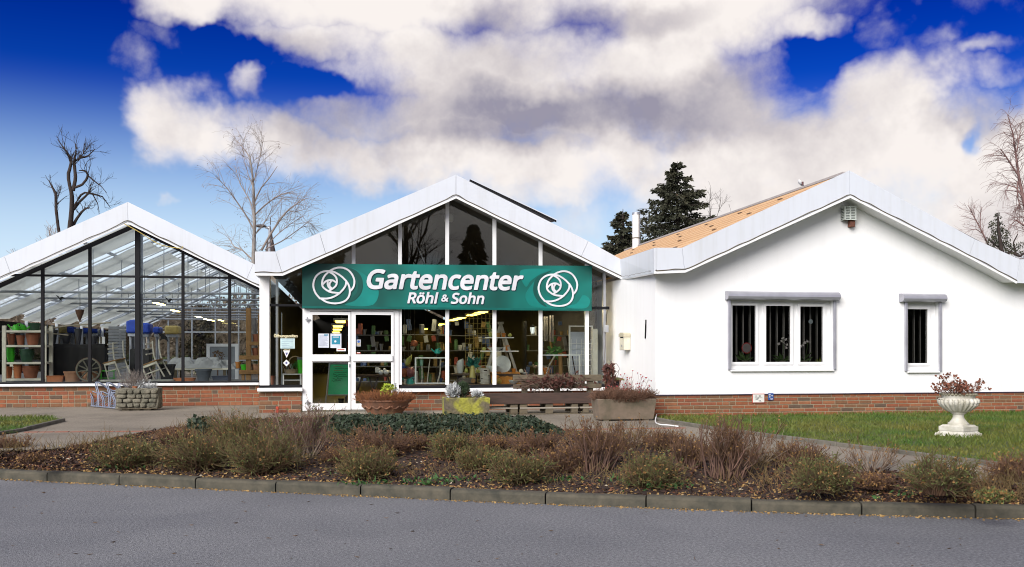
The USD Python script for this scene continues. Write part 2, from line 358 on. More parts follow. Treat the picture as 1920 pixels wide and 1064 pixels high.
_kc = np.array(kline.coords); _t = np.gradient(_kc, axis=0); _t /= np.linalg.norm(_t, axis=1, keepdims=True)
_kn = np.stack([-_t[:, 1], _t[:, 0]], 1); _kn[_kn[:, 1] < 0] *= -1
kback = LineString(_kc + _kn * (KW - .02))

far_px = [(-420, 872), (-200, 857), (0, 847), (130, 839), (230, 820), (330, 802), (430, 790), (560, 783), (800, 783), (1000, 791), (1060, 806), (1200, 817), (1300, 832), (1420, 854), (1640, 879), (1720, 891), (1870, 905), (2000, 912), (2180, 916)]
fl = np.array([G(*p, ZY)[:2] for p in far_px])
e0, e1 = (fl[0] - fl[1]) * [1, .3], fl[-1] - fl[-2]
fs = smoothline(fl, 5)
fline = LineString(np.vstack([fs[0] + np.array([-20, 3.0]), fs, fs[-1] + d1 / np.linalg.norm(d1) * 20]))
yard_poly = Polygon(list(fline.coords) + [(90, 160), (-90, 160)]).buffer(0)
solo('yard_paving', sheet(yard_poly, ZY), yard_m, kind='structure')

def kerb_at(x):
    """y of the kerb's back and of the bed's far edge at this x"""
    ka, fa = np.array(kback.coords), np.array(fline.coords)
    ka, fa = ka[np.argsort(ka[:, 0])], fa[np.argsort(fa[:, 0])]
    return np.interp(x, ka[:, 0], ka[:, 1]), np.interp(x, fa[:, 0], fa[:, 1])
def bed_z(x, y):
    yk, yf = kerb_at(x)
    s = np.clip((y - yk) / np.maximum(yf - yk, .05), 0, 1)
    z = .095 + (ZY - .006 - .095) * s + .10 * np.sin(np.pi * s) ** 1.2 * np.clip((yf - yk) / 3, 0, 1)
    p = np.stack([np.asarray(x, float) * 1.3, np.asarray(y, float) * 1.3, np.zeros_like(np.asarray(x, float))], -1)
    return z + .07 * (meshkit.fbm(p, 4, 3) - .5) * np.minimum(1, 4 * s * (1 - s) + .15)
bx = np.arange(-24, 24, .12); bs = np.linspace(0, 1, 34)
yk, yf = kerb_at(bx)
BX = np.repeat(bx[:, None], len(bs), 1); BY = yk[:, None] + (yf - yk)[:, None] * bs
BZ = bed_z(BX, BY)
idx = np.arange(BX.size).reshape(BX.shape)
qd = np.stack([idx[:-1, :-1], idx[1:, :-1], idx[1:, 1:], idx[:-1, 1:]], -1).reshape(-1, 4)
solo('flower_bed_soil', (np.stack([BX, BY, BZ], -1).reshape(-1, 3), qd), soil_m, kind='structure', smooth=True)
def bedP(px, py):
    p = G(px, py, .2)
    for _ in range(6): p = G(px, py, float(bed_z(p[0], p[1])))
    return p

# lawns with their edging stones
def edging(pts, name_parent, step=1.0):
    ln = LineString(pts)
    n = int(ln.length / step) + 1
    for k in range(n):
        a, b = np.array(ln.interpolate(min(k * step + .004, ln.length)).coords[0]), np.array(ln.interpolate(min((k + 1) * step - .004, ln.length)).coords[0])
        if np.linalg.norm(b - a) < .08: continue
        m = (a + b) / 2; ang = math.atan2(*(b - a)[::-1])
        o = cbox(-np.linalg.norm(b - a) / 2, np.linalg.norm(b - a) / 2, -.03, .03, -.1, .055 + R.uniform(-.006, .006), .008)
        o.apply_transform(trimesh.transformations.rotation_matrix(ang, (0, 0, 1))); o.apply_translation((m[0], m[1], ZY))
        part(name_parent, 'edging_stone', o, edge_m)
rl_px = [(1228, 788), (1297, 801), (1400, 815), (1552, 835), (1720, 855), (1866, 875), (2000, 894)]
rl = [tuple(G(*p, ZY)[:2]) for p in rl_px]
ed = thing('lawn_edging', None, None, kind='structure'); edging(rl, ed)
wall_x0 = XY(1228, YW)
lawn_r = Polygon(rl + [(rl[-1][0] + 14, rl[-1][1] - 2.5), (rl[-1][0] + 14, YW + .05), (wall_x0 - .1, YW + .05)]).buffer(0)
ll_px = [(-330, 836), (-60, 823), (28, 813), (122, 790)]
ll = [tuple(G(*p, ZY)[:2]) for p in ll_px]
ed2 = thing('lawn_edging', None, None, kind='structure'); edging(ll, ed2)
lawn_l = Polygon(ll + [tuple(G(95, 783.5, ZY)[:2]), tuple(G(-330, 781, ZY)[:2])]).buffer(0)
solo('lawn', sheet(lawn_r, ZY + .018), turf_m, kind='structure')
solo('lawn', sheet(lawn_l, ZY + .018), turf_m, kind='structure')
# the row of red pavers across the yard
for a, b in (((45, 811), (300, 809)), ((1020, 807), (1285, 803))):
    a, b = G(*a, ZY), G(*b, ZY)
    rows = thing('red_paver_row', None, None, kind='structure')
    n = int(np.linalg.norm(b - a) / .21)
    for k in range(n):
        c = a + (b - a) * (k + .5) / n
        part(rows, 'paver', cbox(c[0] - .1, c[0] + .1, c[1] - .05, c[1] + .05, ZY - .03, ZY + .006 + R.uniform(0, .003), .004), red_m)

# ------------------------------------------------------------------ materials of the buildings
white_wall = stained('white_render', (.82, .82, .815), (.45, .43, .38), .85, z_lo=.75, z_hi=1.15, amount=.12, sx=2.5, bump=.004)
white_paint = M('white_paint', (.80, .80, .80), .35, scale=2., col2=(.76, .76, .75))
fascia_m = stained('fascia_sheet', (.60, .63, .68), (.42, .42, .40), .4, amount=.30, sx=5., bump=.0006)
grime_m = M('grey_cable', (.13, .11, .08), .8, scale=9.)
black_m = M('black_metal', (.008, .008, .010), .6, scale=8., spec=.2)
alu_m = M('grey_aluminium', (.45, .46, .48), .35, scale=6., metal=.6)
shutter_m = M('shutter_metal', (.42, .42, .47), .35, scale=4., metal=.35)
mortar_m = M('mortar', (.31, .265, .18), .95, scale=20., bump=.004, bscale=70)
brick_ms = [M(f'brick_{k}', c, .88, scale=14., col2=c2, bump=.004, bscale=60) for k, (c, c2) in {
    'orange': ((.28, .09, .037), (.20, .068, .03)), 'red': ((.26, .08, .038), (.19, .064, .032)), 'brown': ((.20, .095, .045), (.15, .072, .036)),
    'dark': ((.12, .075, .05), (.09, .06, .04)), 'pale': ((.30, .12, .055), (.23, .09, .042))}.items()]
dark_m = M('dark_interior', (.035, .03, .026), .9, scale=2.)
roof_m = M('roof_felt', (.10, .10, .10), .9, scale=3.)
glass = glass_mat('window_glass'); glass_gh = glass_mat('greenhouse_glass', (.95, .97, .96), 1.42)
glass_dk = glass_mat('window_glass_tinted', (.88, .88, .87), 1.5)

def bricks(parent, a, b, z0, courses, Y=None, X=None, ch=.0845, seed=1, step=-1):
    """a running course of single bricks from a to b, in the plane y = Y (facing -y) or x = X (facing -x)"""
    rr = random.Random(seed)
    for k in range(courses):
        x = a - rr.choice([0, .06, .125, .19]); zt = z0 + k * ch
        while x < b - .03:
            w = rr.choice([.24, .24, .24, .115]) ; x1 = x + w
            xa, xb = max(x, a), min(x1, b)
            if xb - xa > .035:
                o = rr.uniform(0, .004); dep = .07
                m = (cbox(xa + .0, xb, Y - o, Y + dep, zt + .0075, zt + ch - .0075, .003) if Y is not None else cbox(X - o, X + dep, xa, xb, zt + .0075, zt + ch - .0075, .003))
                part(parent, 'brick', m, rr.choices(brick_ms, [4, 4, 3, 1.2, 2])[0])
            x = x1 + .014

# ------------------------------------------------------------------ white house, right
WX0 = XY(1229, YW); WX1 = XY(2120, YW)
zp = P(1560, 738, YW)[2]                              # top of the brick plinth
ridge = P(1593, 370, YWF); ridge_top = P(1593, 320, YWF)
white = thing('white_house', 'white rendered single storey house with brick plinth, orange roof and gabled fascia', 'building', (WX0, YW, ZY))
eavL_b, eavL_t = P(1284, 510, YWF), P(1279, 465, YWF)
crnL_b, crnL_t = P(1230, 512, YWF), P(1230, 465, YWF)
rj_b, rj_t = P(1816, 483, YWF), P(1828, 449, YWF)
slR = (ridge[2] - P(1903, 530, YWF)[2]) / (P(1903, 530, YWF)[0] - ridge[0])
eavR_b = P(1905, 531, YWF); eavR_t = np.array([eavR_b[0] + .09, YWF, eavR_b[2] + .46])
endR_b = np.array([WX1, YWF, eavR_b[2] - .02]); endR_t = np.array([WX1, YWF, eavR_t[2]])
RB = 31.0                                             # rear end of the house
gable = Polygon([(WX0, zp), (WX1, zp), (WX1, endR_b[2] + .1), (eavR_b[0], eavR_b[2] + .1), (ridge[0], ridge[2] + .12), (eavL_b[0], eavL_b[2] + .08), (WX0, crnL_b[2] + .08)])
def pxrect(x0, y0, x1, y1, Y):
    a, b = P(x0, y0, Y), P(x1, y1, Y)
    return a[0], b[0], b[2], a[2]                     # x0, x1, z0, z1
w1 = pxrect(1368, 552, 1562, 693, YW); w2 = pxrect(1699, 556, 1760, 696, YW)
hole = unary_union([sbox(w[0], w[2], w[1], w[3]) for w in (w1, w2)])
part(white, 'wall', ext(gable.difference(hole), YW, YW + .3), white_wall)
part(white, 'wall', box(WX0, WX0 + .3, YW + .3, RB, zp, crnL_b[2] + .08), white_wall)
part(white, 'wall', box(WX1 - .3, WX1, YW + .3, RB, ZY - .3, endR_b[2] + .1), white_wall)
part(white, 'wall', ext(Polygon([(WX0 + .3, ZY - .3), (WX1 - .3, ZY - .3), (WX1 - .3, endR_b[2]), (ridge[0], ridge[2]), (WX0 + .3, crnL_b[2])]), RB - .3, RB), white_wall)
plinth = part(white, 'brick_plinth', box(WX0 + .019, WX1, YW + .018, YW + .28, ZY - .3, zp - .002), mortar_m); plinth2 = part(white, 'brick_plinth', box(WX0 + .018, WX0 + .28, YW + .28, RB, ZY - .3, zp - .002), mortar_m)
nc = 7; chh = (zp - .004 - (ZY - .06)) / nc
bricks(plinth, WX0, XY(1965, YW), ZY - .06, nc, Y=YW + .012, ch=chh, seed=4)
bricks(plinth2, YW + .09, YE, ZY - .06, nc, X=WX0 + .012, ch=chh, seed=5)
part(white, 'drip_strip', box(WX0 - .006, WX1, YW - .012, YW + .02, zp - .014, zp + .002), M('dark_strip', (.05, .04, .07), .6))
# roof: two slopes whose upper faces start at the fascia's top edge
def roof_slab(pa, pb, y0, y1, th, m, parent, name='roof', **k):
    a, b = np.array(pa)[[0, 2]], np.array(pb)[[0, 2]]
    poly = Polygon([tuple(a), tuple(b), (b[0], b[1] - th), (a[0], a[1] - th)])
    return part(parent, name, ext(poly, y0, y1), m, **k)
shingle_m = usdkit.material(stage, '/World/Looks/orange_shingles', {
    'g': ('geometry', {}), 'mp': ('mapping', {'scale': (1.0, 1.0, 1.0)}), 'n': ('noise_texture', {'scale': 2.2, 'detail': 6.}), 'r': ('rgb_ramp', {'ramp': [(.3, (.66, .43, .23)), (.7, (.56, .34, .17))]}),
    'p': ('principled_bsdf', {'roughness': .8})}, [('g.position', 'n.vector'), ('n.fac', 'r.fac'), ('r.color', 'p.base_color')], surface='p.BSDF')
dz = np.array([0, 0, -.03])
_lo = WX0 - .0; _k = (ridge_top[2] - eavL_t[2]) / (ridge_top[0] - eavL_t[0])
low_t = np.array([_lo, YWF, eavL_t[2] - (eavL_t[0] - _lo) * _k])
roofL = roof_slab(low_t + dz, ridge_top + dz, YWF + .05, RB + .4, .12, shingle_m, white)
roof_slab(ridge_top + dz, eavR_t + dz, YWF + .05, RB + .4, .12, roof_m, white)
# courses of shingles as narrow laps along the left slope
la, lb = (low_t + dz)[[0, 2]], (ridge_top + dz)[[0, 2]]
sl = lb - la; Ls = np.linalg.norm(sl); sl /= Ls; nrm = np.array([-sl[1], sl[0]])
for k in range(1, int(Ls / .34)):
    c = la + sl * (k * .34)
    q = [c, c + sl * .33, c + sl * .33 + nrm * .004, c + nrm * .011]
    part(roofL, 'shingle_course', ext(Polygon([tuple(x) for x in q]), YWF + .12, RB + .38), shingle_m)
part(white, 'ridge_cap', box(ridge_top[0] - .07, ridge_top[0] + .07, YWF + .12, RB + .4, ridge_top[2] - .05, ridge_top[2] - .005), M('ridge_grey', (.38, .36, .36), .7))
bh = [(x, y) for x in (.2, .42, .62, .8) for y in (1.4, 3.4, 5.4, 7.4, 9.4, 11.4)]
for fx, fy in bh:                                     # snow guards on the slope
    c = la + sl * Ls * fx
    part(roofL, 'snow_guard', box(c[0] - .018, c[0] + .018, YWF + fy - .09, YWF + fy + .09, c[1] + .012, c[1] + .03), M('guard_brown', (.16, .10, .06), .7))

def fascia(parent, tops, bots, th=.035, gap=.003, m=None):
    for (t0, t1, b0, b1) in zip(tops[:-1], tops[1:], bots[:-1], bots[1:]):
        t0, t1, b0, b1 = map(np.array, (t0, t1, b0, b1))
        d = (t1 - t0); d = d / np.linalg.norm(d)
        n = np.cross(d, b0 - t0); n /= np.linalg.norm(n)
        if n[1] < 0 or (abs(n[1]) < .3 and n[0] < 0): n = -n
        g = d * gap
        part(parent, 'fascia_panel', quad_panel([t0 + g, t1 - g, b1 - g, b0 + g], n * th), m or fascia_m)
def lip(parent, bots, h=.045, out=.03):
    """white folded lip under the fascia and the cable that hangs along it"""
    for b0, b1 in zip(bots[:-1], bots[1:]):
        b0, b1 = np.array(b0), np.array(b1)
        o = np.array([0, -out, 0]) if abs(b1[1] - b0[1]) < .5 else np.array([-out, 0, 0])
        u = np.array([0, 0, h])
        part(parent, 'fascia_lip', quad_panel([b0 + o - u * .4, b1 + o - u * .4, b1 + o + u * .6, b0 + o + u * .6], -o * .9), white_paint)
def rope(parent, bots, seed=0):
    rr = np.random.default_rng(seed); pts = []
    for b0, b1 in zip(bots[:-1], bots[1:]):
        b0, b1 = np.array(b0), np.array(b1); n = max(3, int(np.linalg.norm(b1 - b0) / .22))
        for t in np.linspace(0, 1, n, endpoint=False):
            q = b0 + (b1 - b0) * t
            o = np.array([0, -.03, 0]) if abs(b1[1] - b0[1]) < .5 else np.array([-.03, 0, 0])
            pts.append(q + o + [0, 0, .045 + rr.uniform(-.012, .012)])
    pts.append(np.array(bots[-1]) + [0, -.03, .045])
    part(parent, 'cable', tube(smoothline(pts, 3), .011, 5), grime_m, smooth=True)
EeR_t, EeR_b = P(1165, 487, YEF), P(1168, 524, YEF)
topsW = [crnL_t, eavL_t, ridge_top, rj_t, eavR_t, endR_t]; botsW = [crnL_b, eavL_b, ridge, rj_b, eavR_b, endR_b]
fascia(white, topsW, botsW); lip(white, botsW[:-1]); rope(white, botsW[:-1], 3)
fascia(white, [EeR_t, crnL_t], [EeR_b, crnL_b]); lip(white, [EeR_b, crnL_b]); rope(white, [EeR_b, crnL_b], 4)
# soffit behind the fascia
for b0, b1 in zip(botsW[:-1], botsW[1:]):
    part(white, 'soffit', quad_panel([b0 + [0, .04, .03], b1 + [0, .04, .03], b1 + [0, YW - YWF + .1, .03], b0 + [0, YW - YWF + .1, .03]], np.array([0, 0, .02])), white_paint)
# dark room behind the windows
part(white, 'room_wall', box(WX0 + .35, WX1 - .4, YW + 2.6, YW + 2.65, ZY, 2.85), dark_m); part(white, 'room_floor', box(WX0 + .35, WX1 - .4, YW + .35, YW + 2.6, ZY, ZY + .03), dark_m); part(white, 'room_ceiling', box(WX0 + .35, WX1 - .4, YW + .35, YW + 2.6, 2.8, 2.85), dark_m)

def frame_xz(x0, x1, z0, z1, w, y0, y1):
    o = sbox(x0, z0, x1, z1); i = sbox(x0 + w, z0 + w, x1 - w, z1 - w)
    return ext(o.difference(i), y0, y1)
def window(wx, panes_px, label):
    x0, x1, z0, z1 = wx
    g = part(white, 'window', unit_frame(wx, panes_px), white_paint, label=label)
    for (a, b, c, d) in panes_px:
        p = pxrect(a, b, c, d, YW + .12)
        part(g, 'sash', ext(sbox(p[0] - .05, p[2] - .05, p[1] + .05, p[3] + .05).difference(sbox(p[0], p[2], p[1], p[3])), YW + .085, YW + .115), white_paint)
        part(g, 'pane', ext(sbox(p[0] - .01, p[2] - .01, p[1] + .01, p[3] + .01), YW + .125, YW + .129), glass_dk)
    return g
def unit_frame(wx, panes):
    x0, x1, z0, z1 = wx
    o = sbox(x0 + .003, z0 + .003, x1 - .003, z1 - .003)
    for (a, b, c, d) in panes:
        p = pxrect(a, b, c, d, YW + .12); o = o.difference(sbox(p[0] - .012, p[2] - .012, p[1] + .012, p[3] + .012))
    return ext(o, YW + .115, YW + .17)
win1 = window(w1, [(1372, 573, 1416, 679), (1435, 574, 1481, 679), (1499, 575, 1542, 679)], 'wide three pane window')
win2 = window(w2, [(1700, 580, 1738, 681)], 'narrow single pane window')
def shutter(win, px0, py0, px1, py1, wx, zsill):
    a, b = P(px0, py0, YW - .1), P(px1, py1, YW - .1)
    h = a[2] - b[2]; z = b[2]; r = h * .62
    prof = [(YW - .002, z), (YW - .10, z), (YW - .155, z + h * .12), (YW - .18, z + h * .38), (YW - .175, z + h * .62), (YW - .145, z + h * .85), (YW - .09, z + h), (YW - .002, z + h)]
    s = part(win, 'roller_shutter_box', extx(Polygon(prof), a[0], b[0]), shutter_m, smooth=25)
    for x in (wx[0] - .035, wx[1] + .0):
        part(win, 'guide_rail', cbox(x - .008, x + .042, YW - .05, YW + .0, zsill, z - .001, .004), shutter_m)
    part(win, 'sill', cbox(wx[0] + .005, wx[1] + .0, YW - .06, YW + .11, zsill - .035, zsill - .002, .008), white_paint)
shutter(win1, 1363, 546, 1573, 564, w1, w1[2]); shutter(win2, 1691, 550.5, 1772, 567, w2, w2[2])
for wx, n, w in ((w1, 15, win1), (w2, 5, win2)):       # hanging blind slats turned nearly edge-on
    for k in range(n):
        x = wx[0] + (k + .5) * (wx[1] - wx[0]) / n
        s = box(-.006, .006, -.05, .05, wx[2] + .12, wx[3] - .02)
        s.apply_transform(trimesh.transformations.rotation_matrix(.3 - math.atan2(x, YW), (0, 0, 1))); s.apply_translation((x, YW + .52, 0))
        part(w, 'blind_slat', s, M('blind', (.42, .41, .39), .8))

# ------------------------------------------------------------------ entrance hall, middle
EX0 = XY(487, YE); EX1 = XY(1143, YE); EB = 52.0
hall = thing('entrance_hall', 'glazed gabled entrance hall of the garden centre with white double door', 'building', (EX0, YE, ZY))
e_t = [P(478, 472, YEF), P(516.5, 472, YEF), P(599, 437, YEF), P(855, 328, YEF), P(1103, 452.5, YEF), EeR_t]
e_b = [P(478, 515.5, YEF), P(530, 516, YEF), P(612, 480, YEF), P(855, 371, YEF), P(1088, 485, YEF), EeR_b]
fascia(hall, e_t, e_b); lip(hall, e_b); rope(hall, e_b, 8)
# left return of the fascia
gl_t, gl_b = np.array([e_t[0][0], YGF + .3, e_t[0][2]]), np.array([e_b[0][0], YGF + .3, e_b[0][2]])
fascia(hall, [gl_t, e_t[0]], [gl_b, e_b[0]])
er_t, er_b = e_t[3], e_b[3]
for b0, b1 in zip(e_b[:-1], e_b[1:]):
    part(hall, 'soffit', quad_panel([b0 + [0, .04, .03], b1 + [0, .04, .03], b1 + [0, YE - YEF + .1, .03], b0 + [0, YE - YEF + .1, .03]], np.array([0, 0, .02])), M('soffit_grey', (.30, .29, .28), .8))
for b0, b1 in ((e_t[1], e_t[3]), (e_t[3], e_t[5]), (e_t[0], e_t[1])):
    roof_slab(b0 + [0, 0, -.04], b1 + [0, 0, -.04], YEF + .05, EB, .08, roof_m, hall)
# inner ceiling following the slopes, side and rear walls, floor
zc = lambda b: np.array([b[0], 0, b[2] + .12])
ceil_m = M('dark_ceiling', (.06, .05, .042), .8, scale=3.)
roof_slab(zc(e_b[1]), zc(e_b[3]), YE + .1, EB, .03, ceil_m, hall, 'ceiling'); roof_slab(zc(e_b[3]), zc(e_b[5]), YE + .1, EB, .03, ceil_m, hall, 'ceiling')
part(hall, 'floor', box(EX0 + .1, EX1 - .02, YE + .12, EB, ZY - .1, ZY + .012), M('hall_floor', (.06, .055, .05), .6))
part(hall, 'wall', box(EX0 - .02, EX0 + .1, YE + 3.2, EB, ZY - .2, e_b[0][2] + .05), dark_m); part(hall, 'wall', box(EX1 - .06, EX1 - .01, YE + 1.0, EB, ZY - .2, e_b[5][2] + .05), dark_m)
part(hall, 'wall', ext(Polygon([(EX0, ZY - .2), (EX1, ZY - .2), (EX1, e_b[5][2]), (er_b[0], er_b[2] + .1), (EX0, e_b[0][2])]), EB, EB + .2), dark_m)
# frame: posts, transoms, sills
zs_t, zs_b = P(640, 722, YE)[2], P(640, 727.5, YE)[2]     # dark bottom rail over the white sill
def post(parent, pxc, w, pyb, ptop_z, Y=YE, d=.09, m=white_paint, name='post', label=None):
    x = XY(pxc, Y); zb = P(pxc, pyb, Y)[2]
    return part(parent, name, cbox(x - w / 2, x + w / 2, Y - .03, Y - .03 + d, zb, ptop_z, .006), m, label=label)
def under(x, bots):                                    # underside of the gable at x
    xs = [b[0] for b in bots]; zs = [b[2] for b in bots]
    return float(np.interp(x, xs, zs)) + .05
for pxc in (750, 838.5, 927, 1013.5, 1100.5):
    post(hall, pxc, .078, 722, under(XY(pxc, YE), e_b))
post(hall, 663, .075, 578, under(XY(663, YE), e_b))
pl = part(hall, 'pillar', cbox(EX0, XY(506, YE), YE - .06, YE + .25, zs_t, e_b[0][2] + .03, .01), white_wall, label='broad white corner pillar')
part(hall, 'pillar', cbox(XY(1131, YE), XY(1136, YE), YE - .02, YE + .1, P(1130, 705, YE)[2], e_b[5][2] + .2, .006), alu_m, label='slim grey corner post')
black_rail = lambda a, b, pyt, pyb, Y=YE, d=.08: cbox(XY(a, Y), XY(b, Y), Y - .025, Y - .025 + d, P((a + b) / 2, pyb, Y)[2], P((a + b) / 2, pyt, Y)[2], .004)
part(hall, 'transom', black_rail(506.5, 566, 570.5, 575), black_m); part(hall, 'transom', black_rail(1105, 1142, 575.5, 580.5), black_m)
part(hall, 'bottom_rail', black_rail(486, 567, 722, 727.5), black_m); part(hall, 'bottom_rail', black_rail(748, 1142, 722, 727.5), black_m)
def sill(parent, a, b, pyt, pyb, Y):
    part(parent, 'sill', cbox(XY(a, Y), XY(b, Y), Y - .09, Y + .05, P((a + b) / 2, pyb, Y)[2], P((a + b) / 2, pyt, Y)[2], .006), white_paint)
sill(hall, 483, 567.5, 727.6, 734, YE - .06); sill(hall, 746, 1141, 727.6, 734, YE - .06)
zpe = P(640, 734.5, YE)[2]
for (a, b, sd) in ((486, 566, 11), (746, 1143, 12)):
    q = part(hall, 'brick_plinth', box(XY(a, YE) + .014, XY(b, YE) - .014, YE - .020, YE + .2, ZY - .1, zpe), mortar_m)
    n = 5; bricks(q, XY(a, YE), XY(b, YE), ZY - .02, n, Y=YE - .026, ch=(zpe - .004 - ZY + .02) / n, seed=sd)
# panes, each cut to the gable
xs = [506, 566, 663, 750, 838.5, 927, 1013.5, 1100.5, 1131]
gab = Polygon([(XY(500, YE), zs_t), (XY(1140, YE), zs_t)] + [(b[0], b[2] + .06) for b in e_b[::-1]])
for a, b in zip(xs[:-1], xs[1:]):
    x0, x1 = XY(a, YE) + .02, XY(b, YE) - .02
    lo = [(zs_t, P(a, 573, YE)[2]), (P(a, 573, YE)[2], 9)] if a not in (566, 663) else [(P(a, 575, YE)[2], 9)]
    for z0, z1 in lo:
        g = sbox(x0, z0, x1, z1).intersection(gab)
        if g.area > .01: part(hall, 'pane', ext(g, YE + .012, YE + .016), glass)

# the double door
dz0, dz1 = P(660, 769.5, YE)[2], P(660, 580, YE)[2]
dx0, dx1 = XY(567.5, YE), XY(747.5, YE)
ZY2 = dz0
DY = YE - .05
fr = ext(sbox(dx0, dz0, dx1, dz1).difference(sbox(XY(581, YE), dz0 + .002, XY(738, YE), P(660, 584, YE)[2])), DY, DY + .1)
door = part(hall, 'door_frame', fr, white_paint)
for (a, b, g0, g1) in ((581, 657.5, 586, 652.5), (658.5, 738, 667, 733)):
    yb = 769 if a == 581 else 768
    leaf = sbox(XY(a, YE), P(a, yb, YE)[2], XY(b, YE), P(a, 585, YE)[2])
    up = pxrect(g0, 591, g1, 665, YE); lo = pxrect(g0, 679.5, g1, 756, YE)
    rect = lambda r, e=0: sbox(r[0] - e, r[2] - e, r[1] + e, r[3] + e)
    lf = part(door, 'door', ext(leaf.difference(rect(up)).difference(rect(lo)), DY - .02, DY + .045), white_paint)
    part(lf, 'cross_bar', cbox(XY(a, YE) + .03, XY(b, YE) - .02, DY - .055, DY - .02, P(a, 678, YE)[2], P(a, 666.5, YE)[2], .008), white_paint)
    for r in (up, lo): part(lf, 'pane', ext(rect(r, .01), DY + .01, DY + .014), glass)
    if a == 581:
        for py in (600, 755): part(lf, 'hinge', cat(cbox(XY(573, YE), XY(582, YE), DY - .055, DY - .0195, P(575, py + 1.5, YE)[2], P(575, py - 1.5, YE)[2], .004), lathe([(0, -.05), (.014, -.05), (.014, .05), (0, .05)], (XY(576.5, YE), DY - .045, P(575, py, YE)[2]), 10)), alu_m)
        part(lf, 'lock', cbox(XY(654, YE), XY(656.6, YE), DY - .03, DY - .0195, P(655, 689, YE)[2], P(655, 683, YE)[2], .002), alu_m)
part(hall, 'threshold', cbox(dx0, dx1, DY - .12, DY + .12, ZY - .05, dz0 - .003, .01), edge_m)
step = cbox(XY(566, YE), XY(1140, YE), YE - .62, YE - .04, ZY - .1, ZY + .012, .02)
part(hall, 'paved_step', step, M('step_concrete', (.30, .265, .21), .9, scale=2., col2=(.2, .18, .15), bump=.004))
# slender roof vent flap standing open on the right slope, seen as a dark slit over the fascia
va, vb = P(881, 338.5, YEF + .5), P(1043, 415.5, YEF + .5)
part(hall, 'roof_vent', quad_panel([va, vb, vb + [0, 1.1, .10], va + [0, 1.1, .10]], np.array([.02, 0, .035])), fascia_m)
part(hall, 'roof_vent_edge', quad_panel([va + [0, -.01, -.02], vb + [0, -.01, -.02], vb + [0, -.01, .022], va + [0, -.01, .022]], np.array([0, .02, 0])), black_m)  # black strip put in for the dark gap under the open flap

# ------------------------------------------------------------------ greenhouse, left
gr_t, gr_b = P(239.5, 379, YGF), P(240, 419, YGF)
slp_b = (gr_b[2] - P(485, 538.5, YGF)[2]) / (P(485, 538.5, YGF)[0] - gr_b[0])
def gpt(pa, x):                                        # on the right slope of the fascia
    return pa + np.array([x - pa[0], 0, -(x - pa[0]) * slp_b])
def mirror(p): return np.array([2 * gr_b[0] - p[0], p[1], p[2]])
xr = EX0 - .03
rb_, rt_ = gpt(gr_b, xr), gpt(gr_t, xr)
jb, jt = gpt(gr_b, gr_b[0] + 2.5), gpt(gr_t, gr_b[0] + 2.66)
slp_l = (gr_b[2] - P(8, 522, YGF)[2]) / (gr_b[0] - P(8, 522, YGF)[0])
def lpt(pa, x): return pa + np.array([x - pa[0], 0, -(pa[0] - x) * slp_l])
xl = gr_b[0] - 4.3
lb_, lt_ = lpt(gr_b, xl), lpt(gr_t, xl)
jlb, jlt = lpt(gr_b, XY(21, YGF)), lpt(gr_t, XY(8, YGF))
green = thing('greenhouse', 'long glass greenhouse with black front frame and white gabled fascia', 'building', (gr_b[0], YG, ZY))
GT, GBt = [lt_, jlt, gr_t, jt, rt_], [lb_, jlb, gr_b, jb, rb_]
fascia(green, GT, GBt); lip(green, GBt, .03, .02); rope(green, GBt, 12)
part(green, 'yellow_cord', tube(smoothline([P(233, 420, YGF - .06), P(262, 436, YGF - .06), P(300, 459, YGF - .06), P(338, 466, YGF - .06), P(343, 462, YGF - .06)], 5), .009, 5), M('yellow_cord', (.55, .42, .10), .6), smooth=True)
GB_ = 46.0
gx0, gx1 = xl, xr
def gz(x): return float(np.interp(x, [p[0] for p in GBt], [p[2] for p in GBt]))
steel_m = M('galvanised_steel', (.40, .42, .46), .45, scale=5., metal=.3)
zgt, zgb = P(250, 716, YG)[2], P(250, 719.5, YG)[2]
fm = lambda pxc, w, zt, name='mullion': part(green, name, cbox(XY(pxc, YG) - w / 2, XY(pxc, YG) + w / 2, YG - .03, YG + .05, zgt, zt, .004), black_m)
mull = [-94, -7, 80, 168.5, 258, 343, 430.5]
for c in mull: fm(c, .10 if c == 258 else .062, gz(XY(c, YG)) + .03)
part(green, 'mullion', cbox(XY(265, YG + .15) - .03, XY(265, YG + .15) + .03, YG + .1, YG + .2, ZY, gz(XY(265, YG)), .01), steel_m)
part(green, 'transom', cbox(lpt(gr_b, 0)[0] if False else XY(-94, YG), XY(456, YG), YG - .028, YG + .048, P(250, 521, YG)[2], P(250, 517, YG)[2], .004), black_m)
part(green, 'bottom_rail', cbox(gx0, XY(486, YG), YG - .028, YG + .06, zgb, zgt, .004), black_m)
for a, b in ((GBt[0], GBt[2]), (GBt[2], GBt[4])):      # dark rafter under the fascia
    a, b = a.copy(), b.copy(); a[1] = b[1] = YG - .035
    part(green, 'gable_rafter', quad_panel([a + [0, 0, .03], b + [0, 0, .03], b + [0, 0, -.065], a + [0, 0, -.065]], np.array([0, .09, 0])), black_m)
sill(green, -140, 486, 719.6, 724.3, YG - .05)
zpg = P(250, 724.8, YG)[2]
gp = part(green, 'brick_plinth', box(gx0, XY(487, YG), YG - .038, YG + .18, ZY - .1, zpg), mortar_m)
bricks(gp, XY(-40, YG), XY(486, YG), ZY - .0, 5, Y=YG - .044, ch=(zpg - .004 - ZY) / 5, seed=21)
gb_poly = Polygon([(gx0, zgt), (gx1, zgt), (rb_[0], rb_[2] + .05), (gr_b[0], gr_b[2] + .05), (lb_[0], lb_[2] + .05)])
zt_ = P(250, 519, YG)[2]
mx = [gx0] + [XY(c, YG) for c in mull] + [gx1]
